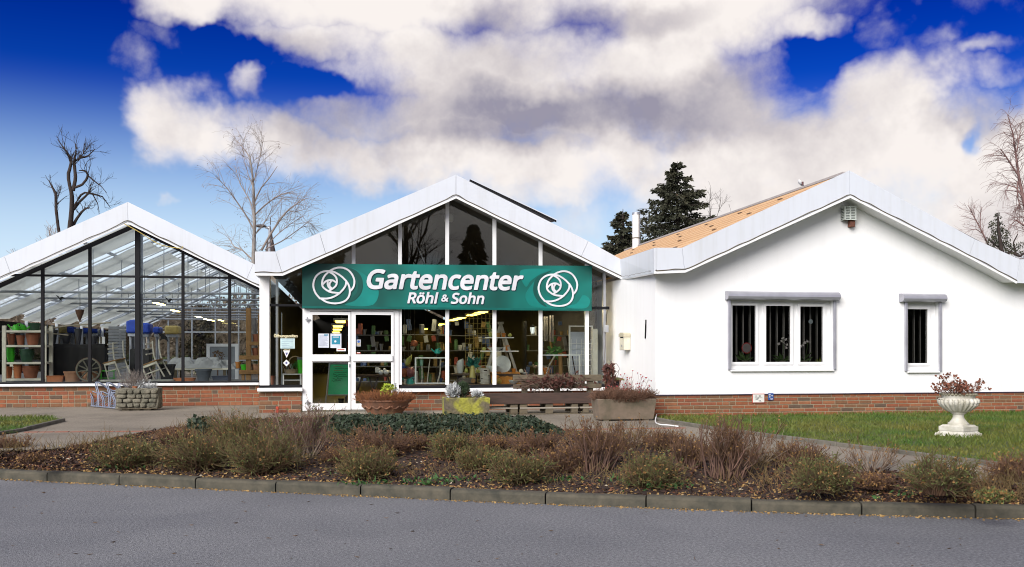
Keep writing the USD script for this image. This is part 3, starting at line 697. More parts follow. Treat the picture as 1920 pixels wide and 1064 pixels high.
for a, b in zip(mx[:-1], mx[1:]):
    for z0, z1 in ((zgt, zt_), (zt_, 9)):
        g = sbox(a + .02, z0, b - .02, z1).intersection(gb_poly)
        if g.area > .01: part(green, 'pane', ext(g, YG + .01, YG + .014), glass_gh)
part(green, 'floor', box(gx0 + .1, gx1 - .05, YG + .2, GB_, ZY - .1, ZY + .01), M('greenhouse_floor', (.22, .2, .18), .8))
# frames along the greenhouse every three metres, ties, purlins and bars
ez = lambda x: gz(x) + .22
cloth_m = M('shade_cloth', (.72, .70, .63), .9, scale=1.5, col2=(.62, .61, .55), translucent=.5)
roofglass = MATS['roof_glass'] = usdkit.material(stage, '/World/Looks/roof_glass', {'t': ('transparent_bsdf', {'color': (.9, .93, .96)}), 'd': ('translucent_bsdf', {'color': (.8, .84, .88)}), 'm': ('mix_closure', {'fac': .35})}, [('t.BSDF', 'm.closure1'), ('d.BSDF', 'm.closure2')], surface='m.closure')
ys = np.arange(YG + .9, GB_ + .1, 2.9)
rz, rx = gr_b[2] + .2, gr_b[0]
for y in ys:
    t = [tube([(gx0, y, ez(gx0)), (rx, y, rz)], .05, 4), tube([(rx, y, rz), (gx1, y, ez(gx1))], .05, 4)]
    [part(green, 'frame_rafter', q, steel_m) for q in t]
    zt0 = 2.86
    part(green, 'tie_beam', tube([(gx0, y, zt0), (gx1, y, zt0)], .032, 6), steel_m)
    [part(green, 'hanger', tube([(rx + dx, y, zt0), (rx + dx, y, gz(rx + dx) + .18)], .01, 4), steel_m) for dx in (-2.1, -1.05, 0, 1.05, 2.1)]
    for x in (gx0 + .06, gx1 - .06): part(green, 'post', box(x - .04, x + .04, y - .04, y + .04, ZY, ez(x)), steel_m)
for side, xe in ((-1, gx0), (1, gx1)):
    for f in (.0, .27, .52, .77):
        x = rx + (xe - rx) * f
        part(green, 'purlin', box(x - .025, x + .025, YG + .1, GB_, gz(x) + .2, gz(x) + .26), steel_m)
    [part(green, 'glazing_bar', tube([(rx, y, rz + .08), (xe, y, ez(xe) + .08)], .022, 4), M('white_bars', (.6, .61, .62), .5)) for y in np.arange(YG + .5, GB_, .62)]
    a, b = np.array([rx, 0, rz + .12]), np.array([xe, 0, ez(xe) + .12])
    poly = Polygon([(a[0], a[2]), (b[0], b[2]), (b[0], b[2] + .006), (a[0], a[2] + .006)])
    part(green, 'roof_glazing', ext(poly, YG + .06, GB_), roofglass)
    # bands of shade cloth hung under the glass
    for k, y in enumerate(ys[:-1]):
        f0, f1 = ((.05, .97) if side < 0 else (.08, .5)) if k else ((.02, .98) if side < 0 else (.62, .98))
        y0, y1 = (y - .75, y + 1.25) if side < 0 else (y + .2, y + 1.2)
        n = 9; V = []
        for yy in np.linspace(y0, y1, 7):
            for f in np.linspace(f0, f1, n):
                x = rx + (xe - rx) * f
                V.append((x, yy, gz(x) + .13 - .05 * math.sin(math.pi * ((f * 6) % 1)) - .03 * math.sin((yy - y0) / (y1 - y0) * math.pi)))
        I = np.arange(7 * n).reshape(7, n)
        part(green, 'shade_cloth', (np.array(V), np.stack([I[:-1, :-1], I[1:, :-1], I[1:, 1:], I[:-1, 1:]], -1).reshape(-1, 4)), cloth_m, smooth=True)
# rear and side glazing
for x in np.linspace(gx0, gx1, 8):
    part(green, 'rear_bar', box(x - .03, x + .03, GB_ - .03, GB_ + .03, ZY, gz(x) + .2), steel_m)
part(green, 'rear_bar', box(gx0, gx1, GB_ - .025, GB_ + .025, 2.3, 2.37), steel_m); part(green, 'rear_bar', box(gx0, gx1, GB_ - .025, GB_ + .025, 1.0, 1.07), steel_m)
part(green, 'rear_pane', ext(gb_poly, GB_ + .035, GB_ + .039), glass_gh)
part(green, 'side_pane', box(gx0 - .004, gx0, YG + .1, GB_, ZY + .6, lb_[2] + .1), glass_gh)
part(green, 'side_wall', box(gx0 - .1, gx0 + .02, YG + .1, GB_, ZY - .1, ZY + .6), white_wall)
part(green, 'side_pane', box(gx1, gx1 + .004, YG + .1, GB_, ZY + .6, rb_[2] + .1), glass_gh)
# ------------------------------------------------------------------ growing things
def grow(Pp, Rp, n, length, ang, rng, up=0., K=5, wob=.12, t0=.2, taper=.25, rk=.6, lvar=.4):
    """n side shoots on the given shoots Pp (N,K,3)"""
    N, Kp = Pp.shape[:2]
    seg = np.linalg.norm(np.diff(Pp, axis=1), axis=2).sum(1)
    i = rng.choice(N, n, p=seg / seg.sum())
    t = rng.uniform(t0, 1, n) * (Kp - 1); k = np.minimum(t.astype(int), Kp - 2); fr = (t - k)[:, None]
    base = Pp[i, k] * (1 - fr) + Pp[i, k + 1] * fr
    rad = (Rp[i, k] * (1 - fr[:, 0]) + Rp[i, k + 1] * fr[:, 0]) * rk
    d = Pp[i, k + 1] - Pp[i, k]; d /= np.maximum(np.linalg.norm(d, axis=1, keepdims=True), 1e-9)
    r = rng.normal(size=(n, 3)); r -= d * (r * d).sum(1, keepdims=True); r /= np.linalg.norm(r, axis=1, keepdims=True)
    a = rng.uniform(ang[0], ang[1], n)[:, None]
    d = d * np.cos(a) + r * np.sin(a)
    L = length * rng.uniform(1 - lvar, 1 + lvar, n) * (1.15 - .55 * t / (Kp - 1))
    out = [base]; step = (L / (K - 1))[:, None]
    for j in range(K - 1):
        d = d + rng.normal(size=(n, 3)) * wob + np.array([0, 0, up])
        d /= np.linalg.norm(d, axis=1, keepdims=True)
        out.append(out[-1] + d * step)
    tp = np.linspace(1, taper, K)
    return np.stack(out, 1), rad[:, None] * tp
def resample(pts, K):
    pts = np.asarray(pts, float); s = np.r_[0, np.cumsum(np.linalg.norm(np.diff(pts, axis=0), axis=1))]
    q = np.linspace(0, s[-1], K); return np.stack([np.interp(q, s, pts[:, j]) for j in range(pts.shape[1])], 1)
def limbs(lines, Y, rng, K=12, dy=.6):
    """hand-set limbs: lists of (px, py, radius in px) at distance Y, bowed a little in depth"""
    Pp, Rp = [], []
    for ln in lines:
        q = resample(np.array(ln, float), K)
        off = rng.uniform(-dy, dy); bow = np.linspace(0, 1, K) ** 1.3 * off
        p = np.array([P(a, b, Y) for a, b, _ in q]); c = p - [0, 0, EYE]
        p = [0, 0, EYE] + c * (1 + bow / Y)[:, None]
        Pp.append(p); Rp.append(q[:, 2] * S(q[0, 0], Y))
    return np.array(Pp), np.array(Rp)
def leaves(C, size, rng, n_dir=None, fold=.3, asp=.55):
    """folded leaf faces at the points C; returns (v, f)"""
    n = len(C); sz = np.broadcast_to(size, n)[:, None] * rng.uniform(.6, 1.3, (n, 1))
    d = rng.normal(size=(n, 3)) if n_dir is None else n_dir
    d = d / np.linalg.norm(d, axis=1, keepdims=True)
    r = rng.normal(size=(n, 3)); r -= d * (r * d).sum(1, keepdims=True); r /= np.linalg.norm(r, axis=1, keepdims=True)
    nn = np.cross(d, r)
    a, b = C, C + d * sz; m = C + d * sz * .45 
    l, q = m + r * sz * asp * .5 + nn * sz * fold * .3, m - r * sz * asp * .5 + nn * sz * fold * .3
    V = np.stack([a, l, b, q], 1).reshape(-1, 3); i = np.arange(n)[:, None] * 4
    return V, np.concatenate([i + [0, 1, 2], i + [0, 2, 3]])

bark_dark = M('bark_dark', (.045, .03, .025), .95, scale=6., col2=(.025, .018, .016), bump=.02)
bark_birch = M('bark_birch', (.36, .33, .30), .85, scale=5., col2=(.12, .10, .09), stretch=(1, 1, .4))
twig_brown = M('twig_brown', (.14, .085, .06), .9, scale=3.)
twig_birch = M('twig_birch', (.33, .27, .235), .9, scale=3.)
twig_red = M('twig_reddish', (.22, .13, .12), .9, scale=3.)
needle_m = M('spruce_needles', (.022, .030, .016), .8, scale=1.5, col2=(.05, .045, .022), detail=6)

# the lopped dark tree on the left, behind the greenhouse
rg = np.random.default_rng(11)
YT = 50.
L1 = [[(130, 470, 7), (131, 430, 6.2), (134, 400, 5.5), (135, 370, 5), (133, 356, 4.5)], [(135, 366, 4.5), (129, 340, 4), (128, 327, 4.2), (133, 310, 3.6), (134, 298, 3), (127, 288, 2.4), (118, 276, 1.5), (108, 262, .7)],
      [(137, 358, 4.6), (142, 335, 4.2), (140, 314, 3.8), (139, 303, 3.5), (151, 297, 2.8), (157, 287, 1.8), (158, 268, .8)], [(140, 352, 3.2), (154, 347, 3), (163, 336, 3), (165, 326, 2.8), (158, 320, 1.8), (148, 320, 1)],
      [(138, 394, 3), (150, 378, 3), (163, 366, 2.6), (170, 355, 2), (172, 352, 1)], [(139, 388, 2.6), (150, 367, 2.6), (160, 361, 2.3), (178, 365, 2), (192, 369, 1.5), (203, 384, 1), (207, 390, .6)],
      [(136, 426, 4), (143, 412, 3.4), (153, 398, 3), (160, 392, 2.2), (168, 389, 1.2)], [(165, 330, 2), (177, 340, 1.5), (190, 350, 1), (200, 362, .6)], [(139, 300, 2.4), (143, 285, 1.6), (141, 270, .8)], [(151, 297, 2), (166, 292, 1.6), (178, 280, .8)], [(175, 367, 1.4), (183, 382, 1), (186, 398, .7)]]
Pa, Ra = limbs(L1, YT, rg); Ra = Ra * .78
t1 = grow(Pa[1:], Ra[1:], 80, .9, (.3, .9), rg, .12, wob=.25, t0=.45, rk=.4)
t2 = grow(*t1, 300, .45, (.3, .8), rg, .05, K=4, wob=.2, t0=.3)
t2 = (t2[0], np.maximum(t2[1], .004))
tr = thing('bare_tree', 'dark lopped bare tree with knobbly limbs behind the greenhouse gable', 'tree', P(130, 640, YT))
part(tr, 'trunk', tri(tubes(Pa[:1], Ra[:1], 9)), bark_dark, smooth=True)
part(tr, 'crown', join(tubes(Pa[1:], Ra[1:], 7), tubes(t1[0], np.maximum(t1[1], .008), 4), tubes(*t2, 3)), bark_dark, smooth=True)
part(tr, 'trunk', join(tubes(*(lambda a: (a[0], a[1] * .8))(limbs([[(131, 660, 9), (130, 560, 8), (130, 465, 7)]], YT, rg, dy=0)), 9)), bark_dark, smooth=True)
st = thing('bare_tree', 'slender dark bare stem left of the lopped tree', 'tree', P(115, 640, YT + 1))
L2 = [[(118, 660, 5), (113, 440, 3.8), (109, 425, 3.6), (106, 400, 3.4), (104, 380, 3.8), (105, 364, 3.6), (100, 355, 3), (98, 350, 1.5), (91, 338, .8)]]
Pb, Rb = limbs(L2, YT + 1, rg); Rb = Rb * .8
u1 = grow(Pb, Rb, 12, .9, (.3, .8), rg, .15, wob=.2, t0=.75, rk=.3); u2 = grow(*u1, 40, .45, (.3, .8), rg, .05, K=4)
part(st, 'trunk', tri(tubes(Pb, Rb, 7)), bark_dark, smooth=True)
part(st, 'crown', join(tubes(u1[0], np.maximum(u1[1], .01), 4), tubes(u2[0], np.maximum(u2[1], .006), 3)), bark_dark)

# birch between greenhouse and entrance hall
YB = 42.
rg = np.random.default_rng(12)
L3 = [[(477, 660, 6), (475, 500, 5), (476, 460, 4.2), (477, 420, 3.6), (476, 380, 3.2), (475, 345, 2.6), (472, 315, 2), (468, 292, 1.6)], [(468, 295, 1.6), (460, 282, 1.3), (447, 268, .9), (438, 256, .5)], [(476, 340, 1.6), (484, 310, 1.2), (490, 285, .9), (494, 258, .5)],
      [(477, 378, 2), (490, 352, 1.6), (506, 333, 1.2), (520, 312, .6)], [(476, 405, 2.2), (497, 385, 1.8), (517, 370, 1.5), (535, 362, 1), (556, 360, .5)], [(475, 430, 2), (462, 405, 1.8), (445, 380, 1.5), (425, 352, 1), (403, 330, .5)], [(476, 400, 1.6), (468, 375, 1.4), (450, 345, 1.1), (440, 310, .6)],
      [(490, 470, 3), (510, 435, 2.6), (530, 405, 2.2), (543, 392, 1.7), (560, 380, 1.2), (575, 372, .6)], [(497, 468, 1.8), (530, 452, 1.5), (558, 432, 1.1), (580, 415, .7), (592, 430, .4)], [(476, 490, 2), (455, 470, 1.6), (438, 462, 1.2), (430, 448, .7)], [(540, 395, 1.2), (552, 398, 1), (575, 392, .6)],
      [(474, 350, 1.2), (466, 330, 1), (458, 300, .7), (455, 270, .4)], [(478, 440, 1.5), (492, 425, 1.2), (505, 402, .8), (512, 385, .4)], [(500, 460, 1.4), (520, 440, 1.2), (545, 420, .8), (570, 405, .4)]]
Pa, Ra = limbs(L3, YB, rg, dy=1.2)
t1 = grow(Pa, np.minimum(Ra, .024), 190, 1.1, (.3, .9), rg, -.02, wob=.16, t0=.3, rk=.5)
t2 = grow(*t1, 800, .75, (.3, .9), rg, -.12, K=5, wob=.15, t0=.2)
bi = thing('birch_tree', 'bare pale birch with fine drooping twigs between greenhouse and entrance hall', 'tree', P(477, 640, YB))
part(bi, 'trunk', tri(tubes(Pa[:1], Ra[:1] * .85, 9)), bark_birch, smooth=True)
part(bi, 'crown', join(tubes(Pa[1:], Ra[1:] * .75, 6), tubes(t1[0], np.maximum(t1[1], .006), 4), tubes(t2[0], np.maximum(t2[1], .0034), 3)), twig_birch, smooth=True)
# catkin-like seed clusters
c = t2[0][rg.choice(800, 260), -1]
part(bi, 'catkin', leaves(c, .07, rg, np.array([[0, 0, -1.]]) + rg.normal(size=(260, 3)) * .4), twig_birch, kind='stuff')

# far right: tall birch and two smaller trees behind the white house
YR = 40.
rg = np.random.default_rng(14)
L4 = [[(1945, 660, 7), (1938, 460, 5), (1925, 400, 3.6), (1912, 345, 2.8), (1906, 300, 2), (1900, 255, 1.3), (1889, 215, .6)], [(1910, 330, 2), (1898, 312, 1.5), (1885, 292, 1.2), (1876, 280, .7)], [(1908, 340, 1.6), (1908, 370, 1.3), (1915, 395, .8)], [(1906, 285, 1.2), (1912, 255, .9), (1914, 232, .5)], [(1918, 370, 1.7), (1905, 352, 1.3), (1892, 348, .9), (1884, 360, .5)], [(1930, 430, 2), (1915, 420, 1.5), (1905, 412, 1), (1898, 420, .6)]]
Pa, Ra = limbs(L4, YR, rg, dy=1.)
t1 = grow(Pa, np.minimum(Ra, .035), 170, 1.0, (.4, 1.0), rg, -.1, wob=.16, t0=.3, rk=.5)
t2 = grow(*t1, 750, .7, (.3, .9), rg, -.22, K=5, wob=.12, t0=.2)
bt = thing('birch_tree', 'bare birch with reddish hanging twigs at the right edge behind the white house', 'tree', P(1945, 640, YR))
part(bt, 'trunk', tri(tubes(Pa[:1], Ra[:1], 9)), twig_red, smooth=True)
part(bt, 'crown', join(tubes(Pa[1:], Ra[1:], 6), tubes(t1[0], np.maximum(t1[1], .008), 4), tubes(t2[0], np.maximum(t2[1], .0045), 3)), twig_red, smooth=True)
L5 = [[(1880, 660, 4), (1858, 470, 1.8), (1840, 432, 1.3), (1825, 405, .9), (1815, 385, .5)], [(1838, 428, 1.), (1838, 405, .8), (1841, 388, .5)], [(1845, 440, 1), (1830, 430, .8), (1815, 432, .5)]]
Pa, Ra = limbs(L5, YR + 2, rg); t1 = grow(Pa, np.minimum(Ra, .03), 60, .9, (.3, .9), rg, 0., t0=.4, rk=.5); t2 = grow(*t1, 220, .5, (.3, .8), rg, -.05, K=4)
b3 = thing('bare_tree', 'thin small bare tree rising over the right roof slope', 'tree', P(1880, 640, YR + 2))
part(b3, 'trunk', tri(tubes(Pa[:1], Ra[:1], 6)), twig_red); part(b3, 'crown', join(tubes(Pa[1:], Ra[1:], 5), tubes(t1[0], np.maximum(t1[1], .007), 3), tubes(t2[0], np.maximum(t2[1], .004), 3)), twig_red)
# shrubby evergreen with knotty limbs beside it
def blob_points(c, r, n, rng):
    p = rng.normal(size=(n, 3)); p /= np.linalg.norm(p, axis=1, keepdims=True); return np.array(c) + p * np.array(r) * rng.uniform(.3, 1, (n, 1)) ** .5
kn = thing('evergreen_tree', 'dense dark knotty evergreen at the right eave of the white house', 'tree', P(1875, 640, 36))
Pa, Ra = limbs([[(1880, 660, 6), (1878, 470, 4), (1872, 430, 2.5), (1871, 400, 1)], [(1878, 485, 3), (1895, 472, 2.6), (1912, 482, 2), (1925, 470, 1.2)], [(1880, 470, 2), (1860, 455, 1.4), (1850, 445, .8)], [(1905, 478, 2), (1900, 455, 1.4), (1908, 440, 1)]], 36, rg, dy=.4)
part(kn, 'trunk', tri(tubes(Pa, Ra, 6)), bark_dark, smooth=True)
pts = np.vstack([blob_points(P(a, b, 36), (r * S(a, 36),) * 3, n, rg) for a, b, r, n in ((1871, 405, 6, 60), (1868, 425, 14, 260), (1876, 445, 18, 420), (1862, 455, 12, 200), (1890, 465, 12, 160), (1915, 470, 16, 240), (1880, 475, 20, 300))])
part(kn, 'crown', leaves(pts, .09, rg), needle_m)

# spruces behind the roofs
def spruce(label, px, py_top, py_base, half_px, Y, seed, dens=1.0, gap=.0):
    rng = np.random.default_rng(seed)
    b, t = P(px, 660, Y), P(px, py_top, Y); s = S(px, Y)
    z_low = P(px, py_base, Y)[2]; H = t[2] - z_low; Rm = half_px * s
    th = thing('spruce_tree', label, 'tree', (b[0], Y, ZY))
    part(th, 'trunk', tube([(b[0], Y, ZY), (b[0], Y, z_low), (b[0], Y, t[2])], [.3, .16, .01], 7), bark_dark)
    BP, BR, NP, ND = [], [], [], []
    z = z_low - 1.2
    while z < t[2] - .12:
        f = np.clip((t[2] - z) / H, 0, 1.15)
        r = Rm * (f ** .95) * 1.0 + .08
        nb = int(6 + 6 * min(f, 1) * dens)
        for k in range(nb):
            a = rng.uniform(0, 2 * np.pi); rr = r * rng.uniform(.45, 1.15)
            if rng.uniform() < gap: continue
            d = np.array([math.cos(a), math.sin(a), 0])
            u = np.linspace(0, 1, 6)[:, None]
            drop = -.30 * rr * u ** 1.5 + .20 * rr * np.maximum(u - .65, 0) * 1.5 + (.25 * (1 - f) * rr) * u
            p = np.array([b[0], Y, z + rng.uniform(-.12, .12)]) + d * rr * u + np.array([0, 0, 1.]) * drop
            BP.append(p); BR.append(np.linspace(.022, .006, 6))
            m = int((10 + 34 * rr) * dens)
            q = rng.uniform(.12, 1, m) ** .8; base = p[0] + (p[-1] - p[0]) * 0
            pi = np.stack([np.interp(q * 5, np.arange(6), p[:, j]) for j in range(3)], 1)
            side = np.array([-d[1], d[0], 0]); w = rr * .30 * (1.15 - q) * rng.uniform(-1, 1, m)
            pi = pi + side * w[:, None] - np.array([0, 0, 1.]) * (np.abs(w) * .25 + rng.uniform(0, .10, m) * rr)[:, None]
            NP.append(pi); ND.append(d * rng.uniform(.3, 1, (m, 1)) + side * np.sign(w)[:, None] * rng.uniform(0, .8, (m, 1)) + np.array([0, 0, 1.]) * rng.uniform(-.9, .3, (m, 1)))
        z += rng.uniform(.20, .34) * (.6 + .5 * f)
    part(th, 'branches', tri(tubes(np.array(BP), np.array(BR), 4)), bark_dark)
    part(th, 'crown', leaves(np.vstack(NP), .20, rng, np.vstack(ND), asp=.5), needle_m)
    c = np.vstack(NP)
    k = rng.choice(len(c), 60); k = k[c[k, 2] > t[2] - H * .5]
    if len(k): part(th, 'cone', leaves(c[k], .14, rng, np.array([[0, 0, -1.]]) + rng.normal(size=(len(k), 3)) * .2, asp=.5), M('cones', (.16, .09, .05), .8), kind='stuff')
spruce('large dark spruce rising behind the roofs right of the flue pipe', 1270, 303, 478, 122, 48., 31, 1.45, .07)
spruce('small dark spruce left of the flue pipe', 1168, 392, 485, 52, 44., 32, 1.4, .03)
# a few bare twigs at the edge of the spruce
rg = np.random.default_rng(15)
Pa, Ra = limbs([[(1345, 660, 3), (1336, 440, 1.2), (1330, 390, .8), (1333, 352, .4)], [(1336, 430, .8), (1348, 395, .6), (1352, 370, .4)], [(1338, 440, .8), (1360, 420, .5), (1372, 405, .3)]], 43., rg)
t1 = grow(Pa, Ra, 40, .7, (.3, .9), rg, .02, t0=.4, rk=.6); t2 = grow(*t1, 120, .4, (.3, .8), rg, 0, K=4)
bb = thing('bare_tree', 'small bare tree with few twigs right of the large spruce', 'tree', P(1345, 640, 43.))
part(bb, 'trunk', tri(tubes(Pa[:1], Ra[:1], 5)), bark_dark); part(bb, 'crown', join(tubes(Pa[1:], Ra[1:], 4), tubes(t1[0], np.maximum(t1[1], .006), 3), tubes(t2[0], np.maximum(t2[1], .004), 3)), bark_dark)

# church spire and street lamp seen between the roofs
sp = thing('church_spire', 'distant pointed dark church spire between the roofs behind the birch', 'church', P(507, 640, 160.))
a = P(507, 422, 160.); s = S(507, 160.)
slate = M('slate', (.075, .055, .05), .7, scale=.4)
def pyramid(c, z0, z1, r, n=8):
    v = [(c[0] + r * math.cos(2 * math.pi * k / n), c[1] + r * math.sin(2 * math.pi * k / n), z0) for k in range(n)] + [(c[0], c[1], z1)]
    return trimesh.Trimesh(*_hull(v), process=False)
part(sp, 'spire', pyramid(a, P(507, 478, 160.)[2], a[2], 10.5 * s), slate)
part(sp, 'tower', box(a[0] - 11 * s, a[0] + 11 * s, 160 - 11 * s, 160 + 11 * s, 0, P(507, 478, 160.)[2]), M('tower_stone', (.22, .17, .13), .9, scale=.5))
part(sp, 'finial', tube([a, a + [0, 0, 1.2]], .07, 5), slate)
sl_ = thing('street_lamp', 'grey street lamp with curved arm in front of the spire', 'street lamp', P(505, 640, 62.))
part(sl_, 'post', tube(smoothline([P(505, 660, 62.), P(505, 445, 62.), P(504, 430, 62.), P(497, 426, 62.)], 5), .07, 8), alu_m, smooth=True)
h = P(489, 424.5, 62.)
part(sl_, 'lamp_head', lathe([(0, -.1), (.12, -.09), (.32, -.02), (.33, .02), (.2, .1), (0, .13)], h, 14, 1.1, .7), M('lamp_grey', (.08, .07, .07), .5), smooth=40)

# flue pipe and the roof dish
fl_ = thing('flue_pipe', 'tall pale metal flue pipe behind the valley between the roofs', 'chimney', P(1193, 560, 30.))
f0, f1 = P(1193, 560, 30.), P(1193, 402, 30.); fr_ = 7.3 * S(1193, 30.)
part(fl_, 'pipe', lathe([(fr_, f0[2]), (fr_, f1[2])], (f0[0], 30., 0), 20), white_paint, smooth=True)
part(fl_, 'cap', lathe([(0, f1[2] + .07), (fr_ * 1.05, f1[2] + .05), (fr_ * 1.08, f1[2] - .02), (fr_ * .9, f1[2] - .02)], (f0[0], 30., 0), 20), alu_m)
z = P(1193, 447, 30.)[2]; part(fl_, 'joint_band', lathe([(fr_, z - .02), (fr_ + .012, z - .015), (fr_ + .012, z + .015), (fr_, z + .02)], (f0[0], 30., 0), 20), grime_m)
part(fl_, 'cable', tube([(f0[0] + fr_ * .4, 30. - fr_ - .01, f0[2]), (f0[0] + fr_ * .4, 30. - fr_ - .01, f1[2])], .01, 4), grime_m)
yd = YWF + 3.0
ad = thing('antenna_dish', 'small round antenna on a bracket at the roof ridge', 'antenna', P(1507, 350, yd))
ca, cb, cc = P(1508, 352, yd), P(1504, 344, yd), P(1498, 343, yd)
part(ad, 'bracket', tube([ca + [0, 0, -.1], ca, cb], .015, 6), alu_m); part(ad, 'housing', cbox(cb[0] - .02, cb[0] + .02, yd - .04, yd + .04, cb[2] - .05, cb[2] + .03, .006), M('housing_red', (.12, .05, .05), .6))
part(ad, 'dish', rot(lathe([(0, 0), (.04, .004), (.065, .02), (.066, .024), (.04, .01), (0, .006)], cc, 18), math.pi / 2 - .5, (0, 1, 0), cc), white_paint, smooth=40)

# ------------------------------------------------------------------ fixtures of the white house
al = thing('alarm_siren', 'louvred pale metal siren box on a rusty bracket under the gable', 'alarm', P(1594, 425, YW))
a0, a1 = P(1583.5, 412.5, YW - .16), P(1605.5, 389, YW - .16)
siren_m = M('siren_paint', (.58, .62, .58), .5, scale=20., col2=(.48, .52, .48)); rust_m = M('rust', (.20, .07, .04), .9, scale=18., col2=(.09, .04, .03))
part(al, 'back_box', cbox(a0[0] + .012, a1[0] - .012, YW - .14, YW - .005, a0[2] + .008, a1[2] - .01, .01), M('siren_dark', (.05, .055, .05), .8))
n = 8
for k in range(n):
    z0 = a0[2] + (a1[2] - a0[2]) * k / n; z1 = z0 + (a1[2] - a0[2]) / n * .72
    part(al, 'louvre', quad_panel([(a0[0], YW - .165, z0), (a1[0], YW - .165, z0), (a1[0], YW - .145, z1), (a0[0], YW - .145, z1)], np.array([0, .01, 0])), siren_m)
    part(al, 'louvre', quad_panel([(a0[0] - .002, YW - .165, z0), (a0[0] + .012, YW - .145, z1), (a0[0] + .012, YW - .01, z1), (a0[0] - .002, YW - .01, z0)], np.array([.008, 0, 0])), siren_m)
for x in (a0[0], (a0[0] + a1[0]) / 2 - .012, a1[0] - .024): part(al, 'frame_bar', box(x, x + .024, YW - .168, YW - .15, a0[2], a1[2]), siren_m)
part(al, 'lid', cbox(a0[0] - .004, a1[0] + .004, YW - .172, YW - .002, a1[2] - .004, a1[2] + .018, .005), siren_m)
part(al, 'bracket', cbox(P(1589, 420, YW)[0], P(1597.5, 420, YW)[0], YW - .12, YW - .002, P(1594, 427, YW)[2], a0[2] + .004, .006), rust_m)

# mailbox and iron mark on the side wall
ym = 18.9
mbx = thing('mailbox', 'cream letter box with rounded lid on the side wall of the white house', 'letter box', (WX0, ym, P(1152, 657, ym)[2]))
z0, z1 = P(1152, 657, ym)[2], P(1152, 625, ym)[2]
cream = M('cream_paint', (.70, .66, .52), .5, scale=8.)
part(mbx, 'body', cbox(WX0 - .14, WX0 - .004, ym - .13, ym + .2, z0, z1 - .06, .008), cream)
pr = [(ym - .145, z1 - .075), (ym - .145, z1 - .02), (ym - .10, z1 + .005), (ym + .1, z1 + .01), (ym + .21, z1 - .02), (ym + .21, z1 - .075)]
part(mbx, 'lid', extx(Polygon(pr), WX0 - .155, WX0 - .003), M('cream_lid', (.55, .50, .36), .6, scale=15.), smooth=25)
part(mbx, 'slot', box(WX0 - .143, WX0 - .139, ym - .06, ym + .14, z1 - .10, z1 - .07), black_m)
part(mbx, 'plate', box(WX0 - .142, WX0 - .14, ym, ym + .08, z0 + .07, z0 + .11), alu_m)
yi = 17.75
ia, ib = P(1207.5, 600, yi), P(1206, 635, yi)
wi = solo('wall_iron', tube(smoothline([(WX0 - .012, yi - .01, ia[2]), (WX0 - .014, yi, (ia[2] + ib[2]) / 2), (WX0 - .012, yi + .03, ib[2])], 6), .014, 6), black_m, 'slim black iron bar fixed upright on the side wall beside the corner', 'iron bar', smooth=True)
# the enamel signs on the plinth
def plate(name, label, px0, py0, px1, py1, Y, m_rim, m_face, rim=.012):
    a, b = P(px0, py1, Y), P(px1, py0, Y)
    t = thing(name, label, 'sign', (a[0], Y, a[2]))
    part(t, 'back', cbox(a[0], b[0], Y, Y + .018, a[2], b[2], .006), m_rim)
    part(t, 'face', box(a[0] + rim, b[0] - rim, Y - .002, Y + .002, a[2] + rim, b[2] - rim), m_face)
    return t, a, b
def write(t, text, x, z, h, Y, m, slant=0., bold=.03, width=None, name='lettering', depth=.003, rotate=0., label=None):
    g = glyphs(text, h, bold)
    if width: bx_ = g.bounds; g = affinity.scale(g, width / (bx_[2] - bx_[0]), 1, origin=(bx_[0], 0)); 
    if slant: g = affinity.skew(g, xs=slant, origin=(0, 0))
    g = affinity.translate(g, x - g.bounds[0], z)
    if rotate: g = affinity.rotate(g, rotate, origin=(x, z), use_radians=True)
    return part(t, name, ext(g, Y - depth, Y), m, label=label)
sign_red = M('sign_red', (.45, .06, .03), .4); sign_white = M('sign_white', (.75, .75, .70), .4); sign_blue = M('sign_blue', (.03, .08, .28), .4); ink = M('ink', (.05, .05, .06), .6)
t, a, b = plate('hydrant_sign', 'white hydrant plate with red rim on the brick plinth', 1410.5, 738.5, 1434, 756, YW - .012, sign_red, sign_white)
w, hh = b[0] - a[0], b[2] - a[2]; yq = YW - .0142
write(t, 'H', a[0] + w * .27, b[2] - hh * .32, hh * .15, yq, ink); write(t, '50', a[0] + w * .52, b[2] - hh * .32, hh * .15, yq, ink)
part(t, 'rule', box(a[0] + w * .22, a[0] + w * .8, yq - .002, yq, b[2] - hh * .41, b[2] - hh * .385), ink); part(t, 'rule', box(a[0] + w * .5, a[0] + w * .53, yq - .002, yq, b[2] - hh * .58, b[2] - hh * .41), ink)
write(t, '2,8', a[0] + w * .26, b[2] - hh * .63, hh * .14, yq, ink, width=w * .2); write(t, '12,', a[0] + w * .5, b[2] - hh * .83, hh * .14, yq, ink, width=w * .22)
t, a, b = plate('water_sign', 'small blue plate right of the white hydrant plate', 1440.5, 737.5, 1450.5, 751, YW - .012, sign_blue, sign_blue, .004)
w, hh = b[0] - a[0], b[2] - a[2]
for fx, fz, tx in ((.1, .30, 'M'), (.1, .58, '2')): write(t, tx, a[0] + w * fx, b[2] - hh * fz, hh * .2, yq, sign_white, width=w * .3)
write(t, '15', a[0] + w * .52, b[2] - hh * .42, hh * .17, yq, sign_white, width=w * .36); write(t, '12A', a[0] + w * .34, b[2] - hh * .88, hh * .17, yq, sign_white, width=w * .5)

